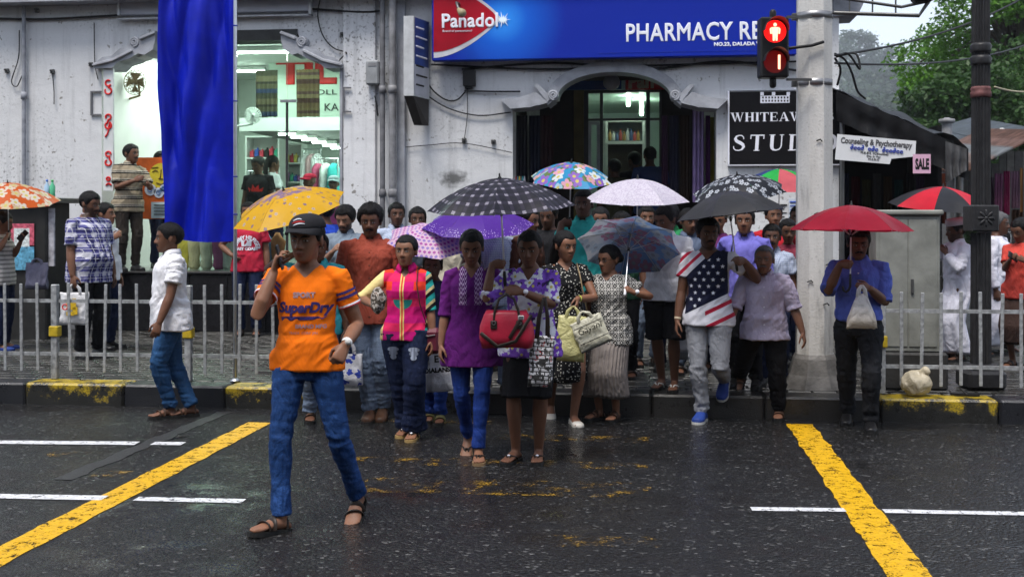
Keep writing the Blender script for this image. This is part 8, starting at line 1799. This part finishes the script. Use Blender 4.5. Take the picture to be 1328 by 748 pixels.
person('person in dark red half hidden behind the concrete pole', 1036, 12.4, 266, z=ZS, face=10, tone='dark', top=dict(mat=cloth('dark_red_cotton', (.22, .012, .02))), bottom=dict(mat=JEAND), shoes=SHOE, vox=.008, dec=.35)
P27 = person('moustached man in a blue shirt and dark trousers phoning under the red umbrella', 1113, 9.35, 294, face=0, head=(-6, 10), tone='dark', moustache=.5, fat=.006, thick=.020, feet={'R': (1098, 550, 6, 8), 'L': (1129, 561, -2, 0)}, hands={'R': dict(hold(U_red, .20), pole=(.4, .15, -1)), 'L': dict(to=(1118, 372, -.22), pole=(-.45, -.6, -.7), curl=.6, dir=(.8, .4, .1))}, top=dict(mat=BLUS, collar=True, hem=.05, sleeve=1.0, loose=.020, flare=-.012, drape=.6, buttons=SWH), bottom=dict(mat=cloth('charcoal_trouser', (.016, .017, .020)), loose=.016, waist=.12), shoes=SHOE, vox=.0065)
carrier('white vest bag full of buns held by the man in the blue shirt', P27.palm['L'] + Vector((.01, -.06, .02)), .245, .27, plastic('milky_bag', lambda t, c: t.mix(t.ramp(t.sep(c)[2], [(0, 1), (1, 1)]), t.ramp(t.noise(c, 9, 2), [(.35, (.50, .38, .26)), (.65, (.66, .58, .46))]), (.62, .62, .60)) if False else t.ramp(t.math('ADD', t.sep(c)[2], .5), [(.20, (.60, .54, .46)), (.34, (.68, .67, .66))]), trans=.4), YAW, handle=.07, depth=.12, vest=True)
phone('black phone pressed under the red umbrella by the man in blue', P27, 'R') if False else None
# robed men and the woman by the lamp post
P28 = person('man in a long white robe and white cap holding the scarlet and black umbrella', 1241, 12.3, 285, z=ZS, face=62, head=(5, 8), tone='deep', beard=.6, thick=.008, hands={'R': dict(hold(U_rbk, .05), pole=(.7, -.3, -1)), 'L': dict(to=(1222, 322, -.1), pole=(-.6, -.4, -1))}, top=dict(mat=WHT_R, hem=.10, sleeve=1.9, collar=True, loose=.022, flare=-.01), bottom=dict(kind='skirt', name='robe', mat=WHT_R, hem=.10, flare=.05, depth=.014, top=.15, ease=.028), shoes=SAND, vox=.008)
Mk = P28.Mh @ Matrix.Scale(P28.hk, 4); b = MB(); b.loft([[Mk @ Vector((rr * .088 * math.cos(t), -.014 + rr * .107 * math.sin(t), z)) for t in [2 * math.pi * q / 24 for q in range(24)]] for rr, z in ((1.0, .055), (.98, .10), (.93, .125), (.6, .132))]); b.obj('skull_cap', WHT_R, P28.root, True)
P29 = person('man in a white robe striding away past the lamp post', 1298, 12.7, 274, z=ZS, face=-75, head=(0, 4), tone='deep', hairmat=HAIRG, feet={'R': (1277, 462, 0, 0), 'L': (1312, 455, 0, 20)}, top=dict(mat=WHT_R, hem=.10, sleeve=1.9, loose=.022, flare=-.01), bottom=dict(kind='skirt', name='robe', mat=WHT_R, hem=.12, flare=.06, depth=.016, top=.15, ease=.028), shoes=SAND, vox=.008)
P30 = person('woman in a coral top reading beside the tin roofed stall', 1324, 11.6, 283, z=ZS, face=28, head=(10, 22), sex='f', tone='dark', hair='tied', hands={'R': dict(to=(1312, 333, -.25)), 'L': dict(to=(1322, 335, -.28))}, top=dict(mat=CORAL, sleeve=.7), bottom=dict(kind='skirt', mat=cloth('brown_skirt_cloth', (.05, .03, .025)), hem=.3, flare=.03), shoes=SAND, vox=.011)
phone('dark phone in the hands of the woman in coral', P30, 'R')
person('dim figure in dark clothes among the stalls behind the robed men', 1286, 14.0, 270, z=ZS, face=40, tone='deep', top=dict(mat=BLKC, sleeve=1.9), bottom=dict(mat=BLKT), shoes=SHOE, vox=.009, dec=.35)
# inside the pharmacy
person('customer in a blue shirt at the pharmacy door', 843, 17.1, 189, z=ZS + .7, face=170, tone='deep', top=dict(mat=cloth('dusk_blue_cotton', (.035, .06, .18))), bottom=dict(mat=JEAND), shoes=SHOE, vox=.009, dec=.35, eyes=False)
person('dark clothed customer standing in the pharmacy doorway', 823, 17.3, 196, z=ZS + .7, face=150, tone='deep', top=dict(mat=BLKC), bottom=dict(mat=JEAND), shoes=SHOE, vox=.009, dec=.35, eyes=False)
person('shadowy customer by the pharmacy steps', 797, 17.0, 206, z=ZS + .7, face=165, tone='deep', top=dict(mat=cloth('dim_olive_cotton', (.04, .04, .02))), bottom=dict(mat=JEAND), shoes=SHOE, vox=.009, dec=.35, eyes=False)

# further back in the crowd
for k, (px, d, hy, sx_, tn, mt, hr, lb_) in enumerate(((541, 11.6, 268, 'm', 'deep', cloth('slate_cotton', (.05, .06, .08)), 'short', 'man in a slate shirt at the back between the pink umbrella and the wall'), (590, 11.2, 271, 'm', 'dark', cloth('cream_cotton', (.42, .38, .30)), 'short', 'man in a cream shirt hidden behind the purple umbrella'), (712, 11.4, 262, 'm', 'deep', cloth('black_tee', (.012, .012, .014)), 'short', 'man in a black tee behind the woman in the dotted dress'),
    (778, 11.5, 268, 'f', 'dark', cloth('maroon_blouse', (.09, .012, .02)), 'tied', 'woman in a maroon blouse in front of the pharmacy arch'), (806, 11.0, 274, 'm', 'deep', cloth('dark_green_cotton', (.015, .05, .03)), 'short', 'man in a dark green shirt behind the grey-blue umbrella'), (893, 11.3, 270, 'm', 'dark', cloth('blue_grey_tee', (.10, .13, .20)), 'short', 'man in a blue-grey tee under the edge of the black umbrella'),
    (932, 11.6, 268, 'f', 'mid', cloth('plum_blouse', (.10, .02, .09)), 'tied', 'woman in a plum blouse behind the black umbrella'), (654, 11.5, 266, 'm', 'deep', cloth('ash_cotton', (.14, .14, .14)), 'short', 'man in an ash grey tee behind the plaid umbrella'), (838, 11.9, 266, 'm', 'dark', cloth('ink_cotton', (.02, .025, .06)), 'short', 'man in an ink blue shirt behind the white lace umbrella'), (1022, 11.2, 284, 'f', 'dark', cloth('rose_blouse', (.30, .05, .08)), 'tied', 'woman in a rose blouse close to the concrete pole'))):
    person(lb_, px, d, hy, z=ZS, face=(-12, 8, 20, -18, 5)[k % 5], head=((10, 0), (-15, 8), (0, 12), (20, 5))[k % 4], sex=sx_, tone=tn, hair=hr, top=dict(mat=mt, collar=True if sx_ == 'm' and k % 2 else None, sleeve=.7), bottom=dict(mat=(JEAND, BLKT, JEANL)[k % 3]), shoes=SAND, vox=.0095, dec=.35)
# ------------------------------------------------------------------ rain haze over the whole place
hz_ = MB(); hz_.box(-920, 2120, -60, 2480, -1.5, 420); hzo = hz_.obj('haze', None); tag(hzo, kind='stuff')
t = NT('rain_haze'); t.t.nodes.remove(t.b); pv = t.t.nodes.new('ShaderNodeVolumePrincipled'); pv.inputs['Color'].default_value = (.86, .91, 1, 1); pv.inputs['Density'].default_value = .00034; pv.inputs['Anisotropy'].default_value = .2
t.t.links.new(pv.outputs[0], t.o.inputs['Volume']); hzo.data.materials.append(t.m)
SC.cycles.volume_bounces = 1; SC.cycles.volume_step_rate = 5
